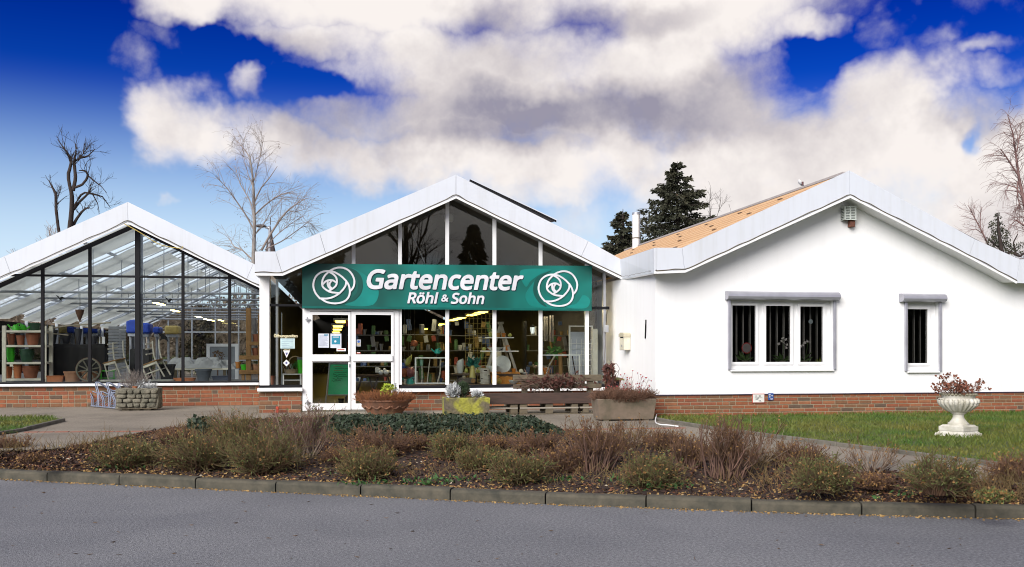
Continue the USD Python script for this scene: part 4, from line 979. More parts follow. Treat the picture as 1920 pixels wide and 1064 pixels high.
# orchids and bowls on the window sill inside
yo = YW + .30; ws = w1[2] + .055
part(white, 'inner_sill', box(w1[0], w1[1], YW + .18, YW + .45, ws - .03, ws), white_paint)
petal = M('petal_white', (.75, .72, .70), .6); stemg = M('stem_green', (.06, .12, .03), .7); lime = M('lime_plastic', (.22, .55, .02), .4); redp = M('red_plastic', (.45, .03, .03), .4)
def bowl(px, w_px, m, label, Y=yo, z=ws, name='bowl', hk=.28):
    c = P(px, 650, Y); r = w_px * S(px, Y) / 2
    t = thing(name, label, 'bowl', (c[0], Y, z))
    part(t, 'body', lathe([(0, 0), (r * .7, 0), (r, r * 2 * hk), (r * .95, r * 2 * hk), (r * .66, .01), (0, .012)], (c[0], Y, z), 20), m, smooth=40); return t
bowl(1377, 9, lime, 'small green saucer in the left corner of the left window pane'); bowl(1390, 14, white_paint, 'white bowl on the sill behind the left pane, left one'); bowl(1402, 10, white_paint, 'smaller white bowl on the sill behind the left pane, right of the larger white one'); bowl(1410, 9, redp, 'red saucer behind the left window pane')
bowl(1446.5, 14, lime, 'lime green bowl behind the middle window pane'); bowl(1474, 12, redp, 'red bowl behind the middle window pane')
def orchid(px, pyf, flowers, label, seed):
    rng = np.random.default_rng(seed); Y = yo + .05; b = P(px, 650, Y); b[2] = ws
    t = thing('orchid', label, 'orchid', b); s = S(px, Y)
    part(t, 'pot', lathe([(0, 0), (.045, 0), (.06, .11), (.055, .11), (.04, .02), (0, .02)], b, 16), M('pot_clear', (.25, .22, .18), .4), smooth=40)
    top = P(flowers[0][0], flowers[0][1] - 2, Y)
    part(t, 'stem', tube(smoothline([b + [0, 0, .1], (b + top) / 2 + [.02, 0, .06], top], 6), .005, 5), stemg, smooth=True)
    part(t, 'leaf', leaves(np.repeat(b[None] + [0, 0, .11], 7, 0), .22, rng, np.column_stack([rng.uniform(-1, 1, 7), rng.uniform(-.3, .3, 7), rng.uniform(.1, .6, 7)]), asp=.3), stemg)
    for (fx, fy) in flowers:
        c = P(fx, fy, Y - .03); ang = np.arange(5) / 5 * 2 * np.pi + rng.uniform(0, 1)
        d = np.stack([np.cos(ang), np.full(5, -.35), np.sin(ang)], 1)
        part(t, 'flower', leaves(np.repeat(c[None], 5, 0), .035, rng, d, asp=.9), petal)
orchid(1467, 0, [(1467, 635), (1465, 640), (1470, 643), (1473, 637), (1460, 645), (1475, 646), (1473, 652)], 'white orchid behind the middle window pane', 1)
orchid(1508, 0, [(1514, 640), (1508, 643), (1505, 648), (1501, 650), (1518, 641)], 'white orchid behind the right window pane', 2)
orchid(1397, 0, [(1399, 653), (1396, 658)], 'orchid with fading flowers behind the left window pane', 3)
t = thing('round_window_ornament', 'red rimmed round ornament hanging behind the left pane', 'ornament', P(1400, 653, YW + .24))
c = P(1400, 653, YW + .24); rr_ = .105
part(t, 'ring', rot(lathe([(rr_ - .014, 0), (rr_, .004), (rr_ - .014, .008)], c, 28), math.pi / 2, (1, 0, 0), c), redp); part(t, 'disc', rot(lathe([(0, 0), (rr_ - .016, 0), (rr_ - .016, .004), (0, .004)], c, 28), math.pi / 2, (1, 0, 0), c), M('disc_grey', (.22, .2, .2), .6))
c = P(1520, 603.5, YW + .2); solo('round_window_ornament', rot(lathe([(0, 0), (.045, 0), (.045, .006), (0, .006)], c, 20), math.pi / 2, (1, 0, 0), c), M('disc_pale', (.35, .42, .45), .3), 'small pale disc hanging high behind the right pane', 'ornament')
c = P(1535, 676, yo); c[2] = ws; t = thing('potted_plant', 'low green plant at the right end of the window sill', 'plant', c); part(t, 'pot', lathe([(0, 0), (.05, 0), (.06, .03), (0, .03)], c, 14), alu_m); part(t, 'leaf', leaves(np.repeat(c[None] + [0, 0, .03], 14, 0), .13, rg, np.column_stack([rg.uniform(-1, 1, 14), rg.uniform(-.4, .2, 14), rg.uniform(.2, 1, 14)]), asp=.3), M('leaf_yellowgreen', (.25, .32, .05), .6))
# ------------------------------------------------------------------ the big sign
YS = YE - .16
teal_m = usdkit.material(stage, '/World/Looks/sign_teal', {
    'g': ('geometry', {}), 'n': ('noise_texture', {'scale': .75, 'detail': 2., 'distortion': .4}), 'r': ('rgb_ramp', {'ramp': [(.3, (.0, .055, .044)), (.5, (.0, .11, .088)), (.7, (.0, .19, .16))]}),
    'p': ('principled_bsdf', {'roughness': .4})}, [('g.position', 'n.vector'), ('n.fac', 'r.fac'), ('r.color', 'p.base_color')], surface='p.BSDF')
teal_l = M('sign_teal_light', (.0, .22, .19), .4, scale=1.2, col2=(.0, .14, .115)); teal_d = M('sign_teal_dark', (.0, .075, .06), .4, scale=1.2, col2=(.0, .06, .048))
letter_m = M('letter_white', (.72, .73, .76), .35, scale=3.)
sc = [P(566.5, 494.5, YS), P(1110, 499, YS), P(1109.5, 582.5, YS), P(566.5, 577.5, YS)]
sign = thing('shop_sign', 'long green shop sign with white lettering and two white rose emblems over the entrance', 'sign', (sc[0][0], YS, sc[3][2]))
part(sign, 'board', quad_panel(sc, np.array([0, .08, 0])), teal_m)
e1, e2 = sc[3], sc[2]
part(sign, 'bottom_trim', quad_panel([e1 + [0, -.012, .035], e2 + [0, -.012, .035], e2 + [0, -.012, -.01], e1 + [0, -.012, -.01]], np.array([0, .011, 0])), M('sign_trim', (.0, .12, .10), .35))
def zpix(zx, zy, ox=560., oy=485., k=6.4): return P(ox + zx / k, oy + zy / k, YS)[[0, 2]]
board2d = Polygon([tuple(c[[0, 2]]) for c in sc]).buffer(-.012)
def flat(pts, ox, y0, y1, m, name, closed=True):
    q = [tuple(zpix(a, b, ox)) for a, b in smoothline(pts, 6, closed)]
    g = Polygon(q).buffer(0).intersection(board2d)
    if g.area > 1e-4: part(sign, name, ext(g, y0, y1), m)
# printed petals, tone on tone
for ox, dx, dy, flip in ((560., 0, 0, 1), (850., 830, 40, -1)):
    if flip == 1:
        flat([(640, 120), (800, 200), (890, 330), (905, 450), (860, 565), (560, 560), (680, 500), (760, 400), (760, 270)], ox, YS - .004, YS - .0005, teal_l, 'print_petal')
        flat([(560, 120), (660, 130), (740, 200), (770, 310), (730, 440), (640, 520), (600, 500), (690, 420), (710, 320), (680, 220)], ox, YS - .007, YS - .0045, teal_d, 'print_petal')
        flat([(900, 330), (960, 390), (940, 500), (880, 560), (905, 460)], ox, YS - .0042, YS - .0005, teal_l, 'print_petal')
    else:
        flat([(1060, 200), (960, 290), (880, 400), (870, 480), (940, 570), (1150, 590), (1040, 530), (970, 430), (980, 320)], ox, YS - .004, YS - .0005, teal_l, 'print_petal')
        flat([(1170, 150), (1010, 220), (960, 330), (970, 440), (1040, 540), (1120, 580), (1060, 500), (1000, 400), (1010, 300), (1080, 210)], ox, YS - .007, YS - .0045, teal_d, 'print_petal')
        flat([(850, 130), (1180, 130), (1040, 190), (930, 270), (870, 340), (800, 200)], ox, YS - .0042, YS - .0005, teal_l, 'print_petal')
        flat([(1350, 575), (1480, 540), (1560, 440), (1640, 500), (1600, 590), (1450, 600)], ox, YS - .0042, YS - .0005, teal_l, 'print_petal')
rose = [[(255, 480), (205, 420), (178, 350), (178, 290), (205, 220), (255, 175), (310, 155), (365, 152), (430, 165), (500, 205), (560, 260), (600, 320), (615, 390), (605, 450), (570, 500), (510, 530), (430, 540), (350, 528), (300, 505), (265, 480)],
        [(370, 152), (420, 125), (480, 110), (540, 115), (600, 145), (645, 200), (668, 265), (662, 330), (640, 370), (618, 392)],
        [(570, 268), (565, 320), (535, 370), (480, 425), (410, 465), (340, 482), (270, 482)],
        [(355, 165), (315, 205), (290, 250), (280, 300), (290, 340), (320, 370), (370, 400), (430, 412), (490, 415)],
        [(365, 162), (415, 190), (450, 230), (460, 280), (445, 330), (405, 365), (360, 390)],
        [(288, 315), (320, 280), (360, 262), (405, 262), (445, 285)], [(350, 275), (348, 310), (360, 345), (385, 365)],
        [(392, 272), (372, 300), (372, 335), (395, 358)]]
for ox, sx, sy in ((560., 0, 0), (850., 832, 38)):
    ln = []
    for r in rose:
        q = [tuple(zpix(a + sx - (0 if sx == 0 else (a - 400) * .06), b + sy - (b - 320) * (0 if sx == 0 else .03), ox)) for a, b in smoothline(r, 8)]
        ln.append(LineString(q).buffer(.0185))
    g = unary_union(ln).simplify(.002)
    part(sign, 'rose_emblem', ext(g, YS - .022, YS - .009), letter_m)
def sign_text(txt, pxl, pxr, py_base_l, py_base_r, py_cap, slant, name):
    a, b = P(pxl, py_base_l, YS), P(pxr, py_base_r, YS)
    h = P(pxl, py_cap, YS)[2] - a[2]
    g = glyphs(txt, h, .036); g = affinity.skew(g, xs=slant, origin=(0, 0)); bb = g.bounds
    g = affinity.scale(g, (b[0] - a[0]) / (bb[2] - bb[0]), 1, origin=(0, 0)); g = affinity.translate(g, a[0] - g.bounds[0], a[2])
    ang = math.atan2(b[2] - a[2], b[0] - a[0]); g = affinity.rotate(g, ang, origin=(a[0], a[2]), use_radians=True)
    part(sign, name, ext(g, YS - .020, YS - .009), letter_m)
    part(sign, name + '_shadow_edge', ext(affinity.translate(g.buffer(.009), .006, -.008), YS - .0088, YS - .0075), M('letter_rim_shadow', (.0, .04, .06), .5))  # drop shadow of the letters, drawn as a dark offset sheet
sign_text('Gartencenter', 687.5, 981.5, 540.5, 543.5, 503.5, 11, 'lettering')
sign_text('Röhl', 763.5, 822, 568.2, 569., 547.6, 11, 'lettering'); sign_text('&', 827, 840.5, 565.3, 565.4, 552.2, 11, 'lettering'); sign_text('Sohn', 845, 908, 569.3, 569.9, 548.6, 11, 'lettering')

# ------------------------------------------------------------------ helpers for pots and boards
terra = M('terracotta', (.50, .17, .06), .85, scale=8., col2=(.38, .13, .05)); terra2 = M('terracotta_brown', (.32, .115, .06), .85, scale=8.); pale_terra = M('terracotta_pale', (.50, .26, .15), .85, scale=8.)
greenp = M('green_plastic', (.06, .55, .02), .4); dgreen = M('dark_green_plastic', (.02, .07, .035), .5); greyp = M('grey_pot', (.12, .14, .17), .6); cream_w = M('cream_wood', (.72, .68, .56), .6, scale=6.)
old_wood = M('weathered_wood', (.155, .125, .08), .9, scale=5., col2=(.08, .066, .045), stretch=(1, 6, 6), bump=.004, bscale=20); dark_wood = M('dark_wood', (.075, .043, .032), .85, scale=4., col2=(.04, .026, .021), stretch=(1, 6, 6), bump=.004, bscale=20)
warm_wood = M('warm_wood', (.30, .16, .05), .7, scale=4., col2=(.22, .11, .035), stretch=(4, 4, 1)); ladder_m = M('grey_ladder', (.42, .39, .34), .9, scale=6.)
def pot_profile(r0, r1, h, rim=.018, rh=.035):
    return [(0, 0), (r0, 0), (r1 - rim * .4, h - rh), (r1 + rim * .5, h - rh), (r1 + rim * .6, h), (r1 - rim * .5, h), (r1 - rim, h - .01), (r0 * .9, .02), (0, .02)]
def pot(px0, px1, py0, py1, Y, m, name, label, cat='pot', n=1, taper=.72, square=False, group=None, z=None):
    """pot or a nested stack of n pots filling the given rectangle of the photograph"""
    s = S((px0 + px1) / 2, Y); c = P((px0 + px1) / 2, py1, Y)
    if z is not None: c[2] = z
    r = (px1 - px0) * s / 2 * .96; h = (py1 - py0) * s
    t = thing(name, label, cat, c, group)
    st = min(.09, h * .16) if n > 1 else 0; h1 = h - st * (n - 1)
    for k in range(n):
        part(t, 'pot' if n > 1 else 'body', lathe(pot_profile(r * taper, r, h1, r * .10, h1 * .16), c + [0, 0, st * k], 4 if square else 22) if not square else rotz(lathe(pot_profile(r * taper * 1.3, r * 1.3, h1, r * .1, h1 * .12), c + [0, 0, st * k], 4), math.pi / 4, c), m, smooth=35)
    return t
def board_obj(name, label, cat, c, parts_): pass

# ------------------------------------------------------------------ inside the greenhouse, along the front
YI = 23.3; bz = zgt - .015
db = thing('display_bench', 'low white display bench running inside the greenhouse front', 'bench', (gr_b[0], YI, ZY))
part(db, 'top', cbox(XY(-100, YI), XY(487, YI), YG + .14, 24.5, bz - .04, bz, .006), M('bench_grey', (.16, .16, .15), .8))
for x in np.linspace(XY(-95, YI), XY(480, YI), 6): part(db, 'leg', box(x - .03, x + .03, 23.2, 23.26, ZY, bz - .04), alu_m)
sh = thing('display_shelf', 'white shelf rack stacked with plant pots at the left greenhouse window', 'shelf', P(40, 712, YI))
c0, c1 = XY(4, YI), XY(79, YI)
for (x, y) in ((XY(4, YI), YI - .02), (XY(4, YI), YI + .5), (XY(79, YI), YI + .02), (XY(79, YI), YI + .5)): part(sh, 'post', cbox(x, x + .085, y, y + .05, bz, P(8, 611, YI)[2], .006), cream_w)
lev = [621, 648.5, 680.5, 711.5]
for py in lev:
    z = P(40, py, YI)[2]; part(sh, 'shelf', cbox(c0 + .05, c1 + .05, YI - .01, YI + .5, z - .035, z + .015, .006), cream_w)
shz = [P(40, py, YI)[2] + .017 for py in lev]
YP = YI + .2
pot(14, 28, 626, 647, YP, terra2, 'pot_stack', 'leftmost brown pot stack on the second shelf of the white rack', n=2, z=shz[1]); pot(31, 46, 629, 647, YP, terra2, 'pot_stack', 'brown pot stack second from left on the second shelf of the rack', n=2, z=shz[1]); pot(49, 74, 625, 647, YP + .05, terra2, 'pot_stack', 'wide brown pot stack right on the second shelf of the rack', n=2, z=shz[1])
pot(12.5, 28, 651, 679, YP, greenp, 'pot_stack', 'bright green pot stack on the third shelf of the rack', n=4, z=shz[2]); pot(38, 63, 655, 679, YP, dgreen, 'pot_stack', 'dark green pot stack beside the bright green one', n=3, z=shz[2])
pot(11, 23, 689, 711, YP, terra, 'pot_stack', 'slim orange pot stack bottom left in the white rack', n=2, z=shz[3]); pot(25.5, 41, 685, 711, YP, terra, 'pot_stack', 'tall orange pot stack with white tag bottom of the rack', n=3, z=shz[3]); pot(43, 72, 688, 711, YP + .05, terra2, 'pot_stack', 'dim brown pot stack right on the bottom shelf', n=3, z=shz[3])
def watering_can(px, pyb, w, Y, m, label, z=None, face=-1):
    c = P(px, pyb, Y); s = S(px, Y); r = w * s * .3
    if z is not None: c[2] = z
    t = thing('watering_can', label, 'watering can', c)
    part(t, 'body', lathe([(0, 0), (r, 0), (r * .92, r * 1.1), (r * .55, r * 1.6), (0, r * 1.62)], c, 20), m, smooth=40)
    part(t, 'spout', tube(smoothline([c + [face * r * .8, 0, r * .4], c + [face * r * 1.6, 0, r * 1.0], c + [face * r * 2.2, 0, r * 1.7]], 5), [r * .22] * 10 + [r * .16], 8), m, smooth=True)
    part(t, 'handle', tube(smoothline([c + [-face * r * .9, 0, r * .3], c + [-face * r * 1.5, 0, r], c + [-face * r * .9, 0, r * 1.9], c + [0, 0, r * 1.65]], 5), r * .11, 6), m, smooth=True)
    return t
watering_can(30, 619, 22, YP, greenp, 'bright green watering can on top of the white rack, left one', shz[0]); watering_can(43, 619, 22, YP + .15, greenp, 'bright green watering can on top of the white rack, right one', shz[0], 1)
pot(54, 76, 607, 621, YP + .2, dgreen, 'plant_tub', 'dark green tub on top of the white rack', z=shz[0])

blk = M('black_cloth', (.012, .011, .012), .9, scale=3.)
# dark cloth over a bench
Yc = 23.95
bc = thing('covered_bench', 'bench draped to the floor in black cloth behind the wagon wheel', 'bench', P(140, 712, Yc))
xa, xb = XY(84, Yc), XY(197, Yc); zt = P(140, 646, Yc)[2]
U = np.linspace(xa, xb, 50); prof = [(Yc - .05, bz), (Yc - .04, bz + .2), (Yc - .02, zt - .1), (Yc, zt), (Yc + .3, zt + .01), (Yc + .55, zt)]
V = np.array([[(u, y - .03 * math.sin(u * 17 + j) * (j < 4), z + .012 * math.sin(u * 9 + j)) for u in U] for j, (y, z) in enumerate(prof)]).reshape(-1, 3)
I = np.arange(len(V)).reshape(len(prof), 50)
part(bc, 'cloth', (V, np.stack([I[:-1, :-1], I[:-1, 1:], I[1:, 1:], I[1:, :-1]], -1).reshape(-1, 4)), blk, smooth=True)
part(bc, 'frame', box(xa + .05, xb - .05, Yc + .06, Yc + .5, bz, zt - .05), black_m)
# dark garden ornaments and plants on it
for k, (px, w, h, lab) in enumerate(((100, 16, 26, 'leftmost dark urn on the black draped bench'), (124, 22, 20, 'wide dark urn in the middle of the draped bench'), (147, 14, 28, 'tall dark urn on the draped bench'), (176, 16, 16, 'small dark urn at the right end of the draped bench'))):
    pot(px - w / 2, px + w / 2, 646 - h, 646, Yc + .25, M('dark_urn', (.05, .05, .06), .4), 'garden_urn', lab, 'urn', z=zt + .01, taper=.5)
gl = thing('slatted_screen', 'small white slatted panel standing at the right end of the draped bench', 'panel', P(188, 646, Yc + .3)); p0, p1 = P(178, 645, Yc + .3), P(197, 632, Yc + .3)
part(gl, 'panel', cbox(p0[0], p1[0], Yc + .28, Yc + .31, zt + .01, p1[2], .005), white_paint)
for f in (.35, .62): part(gl, 'slat', box(p0[0] + (p1[0] - p0[0]) * f - .02, p0[0] + (p1[0] - p0[0]) * f + .02, Yc + .275, Yc + .279, zt + .02, p1[2]), grime_m)
# branch laid across
br = solo('willow_branch', tube(smoothline([P(52, 622, 23.9), P(85, 619, 23.9), P(120, 612, 23.9), P(160, 609, 23.9), P(208, 605, 23.9)], 5), .02, 6), M('pale_branch', (.42, .37, .28), .9), 'long pale branch lying across over the draped bench', 'branch', smooth=True)
solo('willow_branch', tube(smoothline([P(80, 625, 24.), P(100, 626, 24.), P(128, 629, 24.)], 5), .015, 6), MATS['pale_branch'], 'short pale branch below the long one', 'branch', smooth=True)

# terracotta in front
t = thing('plant_trough', 'long low orange clay trough on the bench left of the round pots', 'trough', P(103, 712, YI)); a, b = P(88, 712, YI), P(119.5, 705.5, YI)
part(t, 'body', ext(Polygon([(a[0] + .02, bz), (b[0] - .02, bz), (b[0], b[2]), (a[0], b[2])]), YI - .05, YI + .12), terra); part(t, 'rim', cbox(a[0] - .01, b[0] + .01, YI - .06, YI + .13, b[2] - .015, b[2] + .008, .004), terra)
pot(120, 151, 694, 713, YI + .1, pale_terra, 'clay_pot', 'pale round clay pot left of the wagon wheel', z=bz, taper=.85); pot(153, 182, 694.5, 713, YI + .12, pale_terra, 'clay_pot', 'pale round clay pot behind the wagon wheel', z=bz, taper=.85)
# wagon wheel
yw = YI - .12; wc = P(166, 693.5, yw); wr = 22.5 * S(166, yw)
wood_g = M('wheel_wood', (.17, .16, .12), .9, scale=9., col2=(.11, .105, .08))
ww = thing('wagon_wheel', 'old wooden wagon wheel with ten spokes leaning inside the greenhouse window', 'wheel', (wc[0], yw, bz))
wc[2] = bz + wr
def ring(c, r, th, wd, m_, parent, name, n=36):
    p = lathe([(r - th, -wd / 2), (r, -wd / 2), (r, wd / 2), (r - th, wd / 2), (r - th, -wd / 2)], c, n); part(parent, name, rot(p, math.pi / 2, (1, 0, 0), c), m_, smooth=35)
ring(wc, wr, .035, .045, wood_g, ww, 'rim'); ring(wc, wr + .006, .008, .04, rust_m, ww, 'tyre')
part(ww, 'hub', rot(lathe([(0, -.07), (.03, -.07), (.045, -.03), (.045, .03), (.03, .07), (0, .07)], wc, 16), math.pi / 2, (1, 0, 0), wc), wood_g, smooth=40)
for k in range(10):
    a = k * 2 * math.pi / 10 + .2; d = np.array([math.cos(a), 0, math.sin(a)]); part(ww, 'spoke', tube([wc + d * .035, wc + d * wr * .5, wc + d * (wr - .03)], [.014, .017, .013], 6), wood_g, smooth=True)
# chairs: built upright, then tipped
def chair(label, pos, sc_, tilt, yaw, seat_m):
    t = thing('garden_chair', label, 'chair', pos)
    def put(m): 
        m = m.copy(); m.vertices = m.vertices * sc_
        m.apply_transform(trimesh.transformations.rotation_matrix(yaw, (0, 0, 1))); m.apply_transform(trimesh.transformations.rotation_matrix(tilt, (0, 1, 0))); m.apply_translation(pos); return m
    for x in (-.2, .17):
        for y in (-.2, .17):
            back = x < 0
            p = [(x, y, 0), (x, y, .43)] if not back else [(x - .06, y, 0), (x, y, .43), (x - .04, y, .7), (x - .11, y, .92)]
            part(t, 'leg', put(tube(smoothline(p, 4), .019, 6)), cream_w, smooth=40)
    part(t, 'seat', put(cbox(-.23, .2, -.22, .2, .43, .46, .008)), seat_m)
    for z, x in ((.92, -.11), (.8, -.075), (.68, -.035)): part(t, 'back_rail', put(cbox(x - .012, x + .012, -.2, .17, z - .035, z, .004)), cream_w)
    for y in (-.2, .17): part(t, 'rung', put(cbox(-.2, .17, y - .01, y + .01, .2, .225, .003)), cream_w); part(t, 'apron', put(cbox(-.2, .17, y - .012, y + .012, .37, .43, .003)), cream_w)
    part(t, 'apron', put(cbox(.16, .18, -.19, .16, .37, .43, .003)), cream_w)
seat_b = M('chair_seat', (.34, .19, .075), .8, scale=8.)
chair('cream chair with brown seat tipped forward beside the wagon wheel', P(221, 709, YI + .2) + [0, 0, .02], .86, -.25, 2.6, seat_b)
p = P(290, 704, YI + .25); chair('cream chair tipped back right of the centre post', np.array([p[0] + .06, YI + .3, bz + .03]), .95, -.36, 2.9, seat_b)
pale_top = M('pale_top', (.55, .54, .48), .7)
for px0, px1, lab in ((187, 261, 'round pale table top lying at the foot of the left chair'), (263, 327, 'round pale table top lying at the foot of the right chair')):
    c = P((px0 + px1) / 2, 709, YI + .1); r = (px1 - px0) / 2 * S(220, YI); solo('table_top', lathe([(0, 0), (r, 0), (r + .005, .02), (r, .035), (0, .035)], (c[0], YI + .05, bz + .002), 32, 1, .45), pale_top, lab, 'table top', smooth=35)
a, b = P(247, 709, 24.2), P(283, 655, 24.2); t = thing('dark_planter', 'tall matt black planter behind the centre post', 'planter', (a[0], 24.2, bz)); part(t, 'body', cbox(a[0], b[0], 24.0, 24.35, bz, b[2], .01), M('anthracite', (.03, .03, .033), .7)); part(t, 'soil', box(a[0] + .02, b[0] - .02, 24.02, 24.33, b[2] - .04, b[2] + .004), soil_m)
t = pot(299, 328, 679, 709, 24.0, M('anthracite', (.03, .03, .033), .7), 'dark_planter', 'black square planter behind the tipped right chair', 'planter', z=bz, square=True)
a, b = P(188, 709, 23.9), P(217, 690, 23.9); t = thing('lime_stool', 'lime green slatted stool under the left chair', 'stool', (a[0], 23.9, bz))
for z in (bz + .05, bz + .22): part(t, 'slat', cbox(a[0], b[0], 23.8, 24.05, z, z + .02, .004), greenp)
for x in (a[0] + .02, b[0] - .04): part(t, 'leg', box(x, x + .02, 23.85, 23.87, bz, bz + .22), greenp)
pot(366, 397, 692, 714, YI + .1, greyp, 'grey_pot', 'blue grey conical pot under the wrapped table', z=bz, taper=.68)
t = thing('clay_saucer', 'wide orange clay saucer left of the blue grey pot', 'saucer', P(347, 713, YI)); c = P(347, 713, YI + .15); r = 21 * S(347, YI); part(t, 'body', lathe([(0, 0), (r * .9, 0), (r, .07), (r * .95, .07), (r * .86, .015), (0, .015)], (c[0], YI + .1, bz), 28, 1, .5), terra, smooth=35)
t = thing('blue_tray', 'dark blue tray right of the blue grey pot', 'tray', P(411, 713, YI)); a, b = P(396, 713, YI), P(428, 706, YI); part(t, 'body', ext(Polygon([(a[0] + .03, bz), (b[0] - .03, bz), (b[0], b[2]), (a[0], b[2])]), YI + .1, YI + .4), M('navy_plastic', (.02, .03, .06), .5)); part(t, 'rim', cbox(a[0] - .01, b[0] + .01, YI + .09, YI + .41, b[2] - .012, b[2] + .006, .003), MATS['navy_plastic'])
# table with goods wrapped in film
Yt = 25.2; ta = thing('potting_table', 'long pale table carrying goods wrapped in white film', 'table', (XY(378, Yt), Yt, ZY))
xa, xb = XY(326, Yt), XY(432, Yt); zt = P(378, 690, Yt)[2]
part(ta, 'top', cbox(xa, xb, Yt - .4, Yt + .6, zt - .05, zt, .008), cream_w)
for x in (xa + .1, (xa + xb) / 2, xb - .1):
    for y in (Yt - .35, Yt + .5): part(ta, 'leg', box(x - .035, x + .035, y - .035, y + .035, ZY, zt - .05), old_wood)
part(ta, 'lower_shelf', box(xa + .1, xb - .1, Yt - .3, Yt + .5, ZY + .3, ZY + .33), old_wood)
film = M('white_film', (.55, .56, .55), .35, scale=2.5, col2=(.42, .43, .43), translucent=.3)
def heap(px0, px1, pyb, pyt, Y, d, seed, label, m=film):
    x0, x1 = XY(px0, Y), XY(px1, Y); h = P(px0, pyt, Y)[2] - P(px0, pyb, Y)[2]; z0 = P((px0 + px1) / 2, pyb, Y)[2]
    g = np.linspace(-1, 1, 26); GX, GY = np.meshgrid(g, g); rr_ = np.maximum(np.abs(GX), np.abs(GY))
    nz = meshkit.fbm(np.stack([GX * 2.2 + seed, GY * 2.2, GX * 0], -1), 4, seed)
    Z = z0 + h * np.clip(1.5 * (1 - rr_ ** 3) * np.clip(nz * 1.6 - .35, .12, 1), 0, .95)
    V = np.stack([(x0 + x1) / 2 + GX * (x1 - x0) / 2, Y + GY * d, Z], -1).reshape(-1, 3); I = np.arange(len(V)).reshape(26, 26)
    solo('wrapped_bundle', (V, np.stack([I[:-1, :-1], I[:-1, 1:], I[1:, 1:], I[1:, :-1]], -1).reshape(-1, 4)), m, label, 'bundle', smooth=True)
heap(310, 372, 690, 669, Yt, .4, 3, 'white film wrapped bundle on the left of the long table'); heap(352, 420, 690, 669, Yt, .42, 5, 'larger film wrapped bundle in the middle of the long table'); heap(404, 446, 692, 674, Yt, .38, 9, 'crumpled film bundle at the right end of the long table')
# film hanging off the right end
# timber rack with pots, right
Yr = 23.6; rk = thing('timber_rack', 'honey coloured timber display rack by the right end of the greenhouse', 'rack', (XY(468, Yr), Yr, ZY))
for px0, px1, pyt in ((461.5, 471, 578), (484, 492, 590)): part(rk, 'post', cbox(XY(px0, Yr), XY(px1, Yr), Yr - .05, Yr + .05, bz, P(px0, pyt, Yr)[2], .008), warm_wood)
for px0, px1, a, b in ((449, 495, 667, 675), (449, 495, 694, 702), (468, 495, 641, 648)):
    part(rk, 'beam', cbox(XY(px0, Yr), XY(px1, Yr), Yr - .1, Yr - .055, P(px0, b, Yr)[2], P(px0, a, Yr)[2], .006), warm_wood); part(rk, 'shelf', cbox(XY(px0, Yr), XY(px1, Yr), Yr - .05, Yr + .4, P(px0, a, Yr)[2] - .03, P(px0, a, Yr)[2] - .002, .004), warm_wood)
part(rk, 'foot', cbox(XY(453, Yr), XY(459, Yr), Yr - .05, Yr + .02, bz, P(455, 702, Yr)[2], .006), warm_wood)
rz3 = [P(470, a, Yr)[2] for a in (694, 667, 641)]
pot(451, 464, 684, 694, Yr - .02 + .1, greenp, 'small_pot', 'lime green pot on the lower beam of the timber rack', z=rz3[0]); pot(471, 489, 684, 694, Yr + .12, pale_terra, 'clay_bowl', 'pale clay bowl on the lower shelf of the timber rack', 'bowl', z=rz3[0], taper=.8)
pot(472, 487, 653, 667, Yr + .12, terra2, 'clay_pot', 'brown clay pot on the middle shelf of the timber rack', z=rz3[1]); pot(473, 488, 627, 641, Yr + .12, terra2, 'clay_pot', 'dark brown clay pot on the top shelf of the timber rack', z=rz3[2])
pot(441, 452, 680, 692, 24.6, M('orange_plastic', (.55, .22, .05), .5), 'small_pot', 'orange pot at the right end of the wrapped table', z=P(446, 691, 24.6)[2])
# white framed board behind the table
Yf = 27.5; a, b = P(387, 690, Yf), P(447, 645, Yf); t = thing('framed_board', 'white framed grey board standing behind the wrapped table', 'board', (a[0], Yf, ZY))
part(t, 'frame', ext(sbox(a[0], ZY, b[0], b[2]).difference(sbox(a[0] + .09, ZY + .2, b[0] - .09, b[2] - .08)), Yf, Yf + .06), white_paint); part(t, 'panel', box(a[0] + .08, b[0] - .08, Yf + .02, Yf + .04, ZY + .19, b[2] - .07), M('board_grey', (.25, .27, .29), .7))
t = thing('potted_plant', 'brown leaved plant standing before the white framed board', 'plant', P(408, 690, 26.4)); c = P(408, 672, 26.4); part(t, 'foliage', leaves(blob_points(c, (.16, .12, .22), 160, rg), .07, rg), M('leaf_brown', (.16, .09, .04), .8)); part(t, 'stem', tube([c + [0, 0, -.6], c], .02, 6), twig_brown)
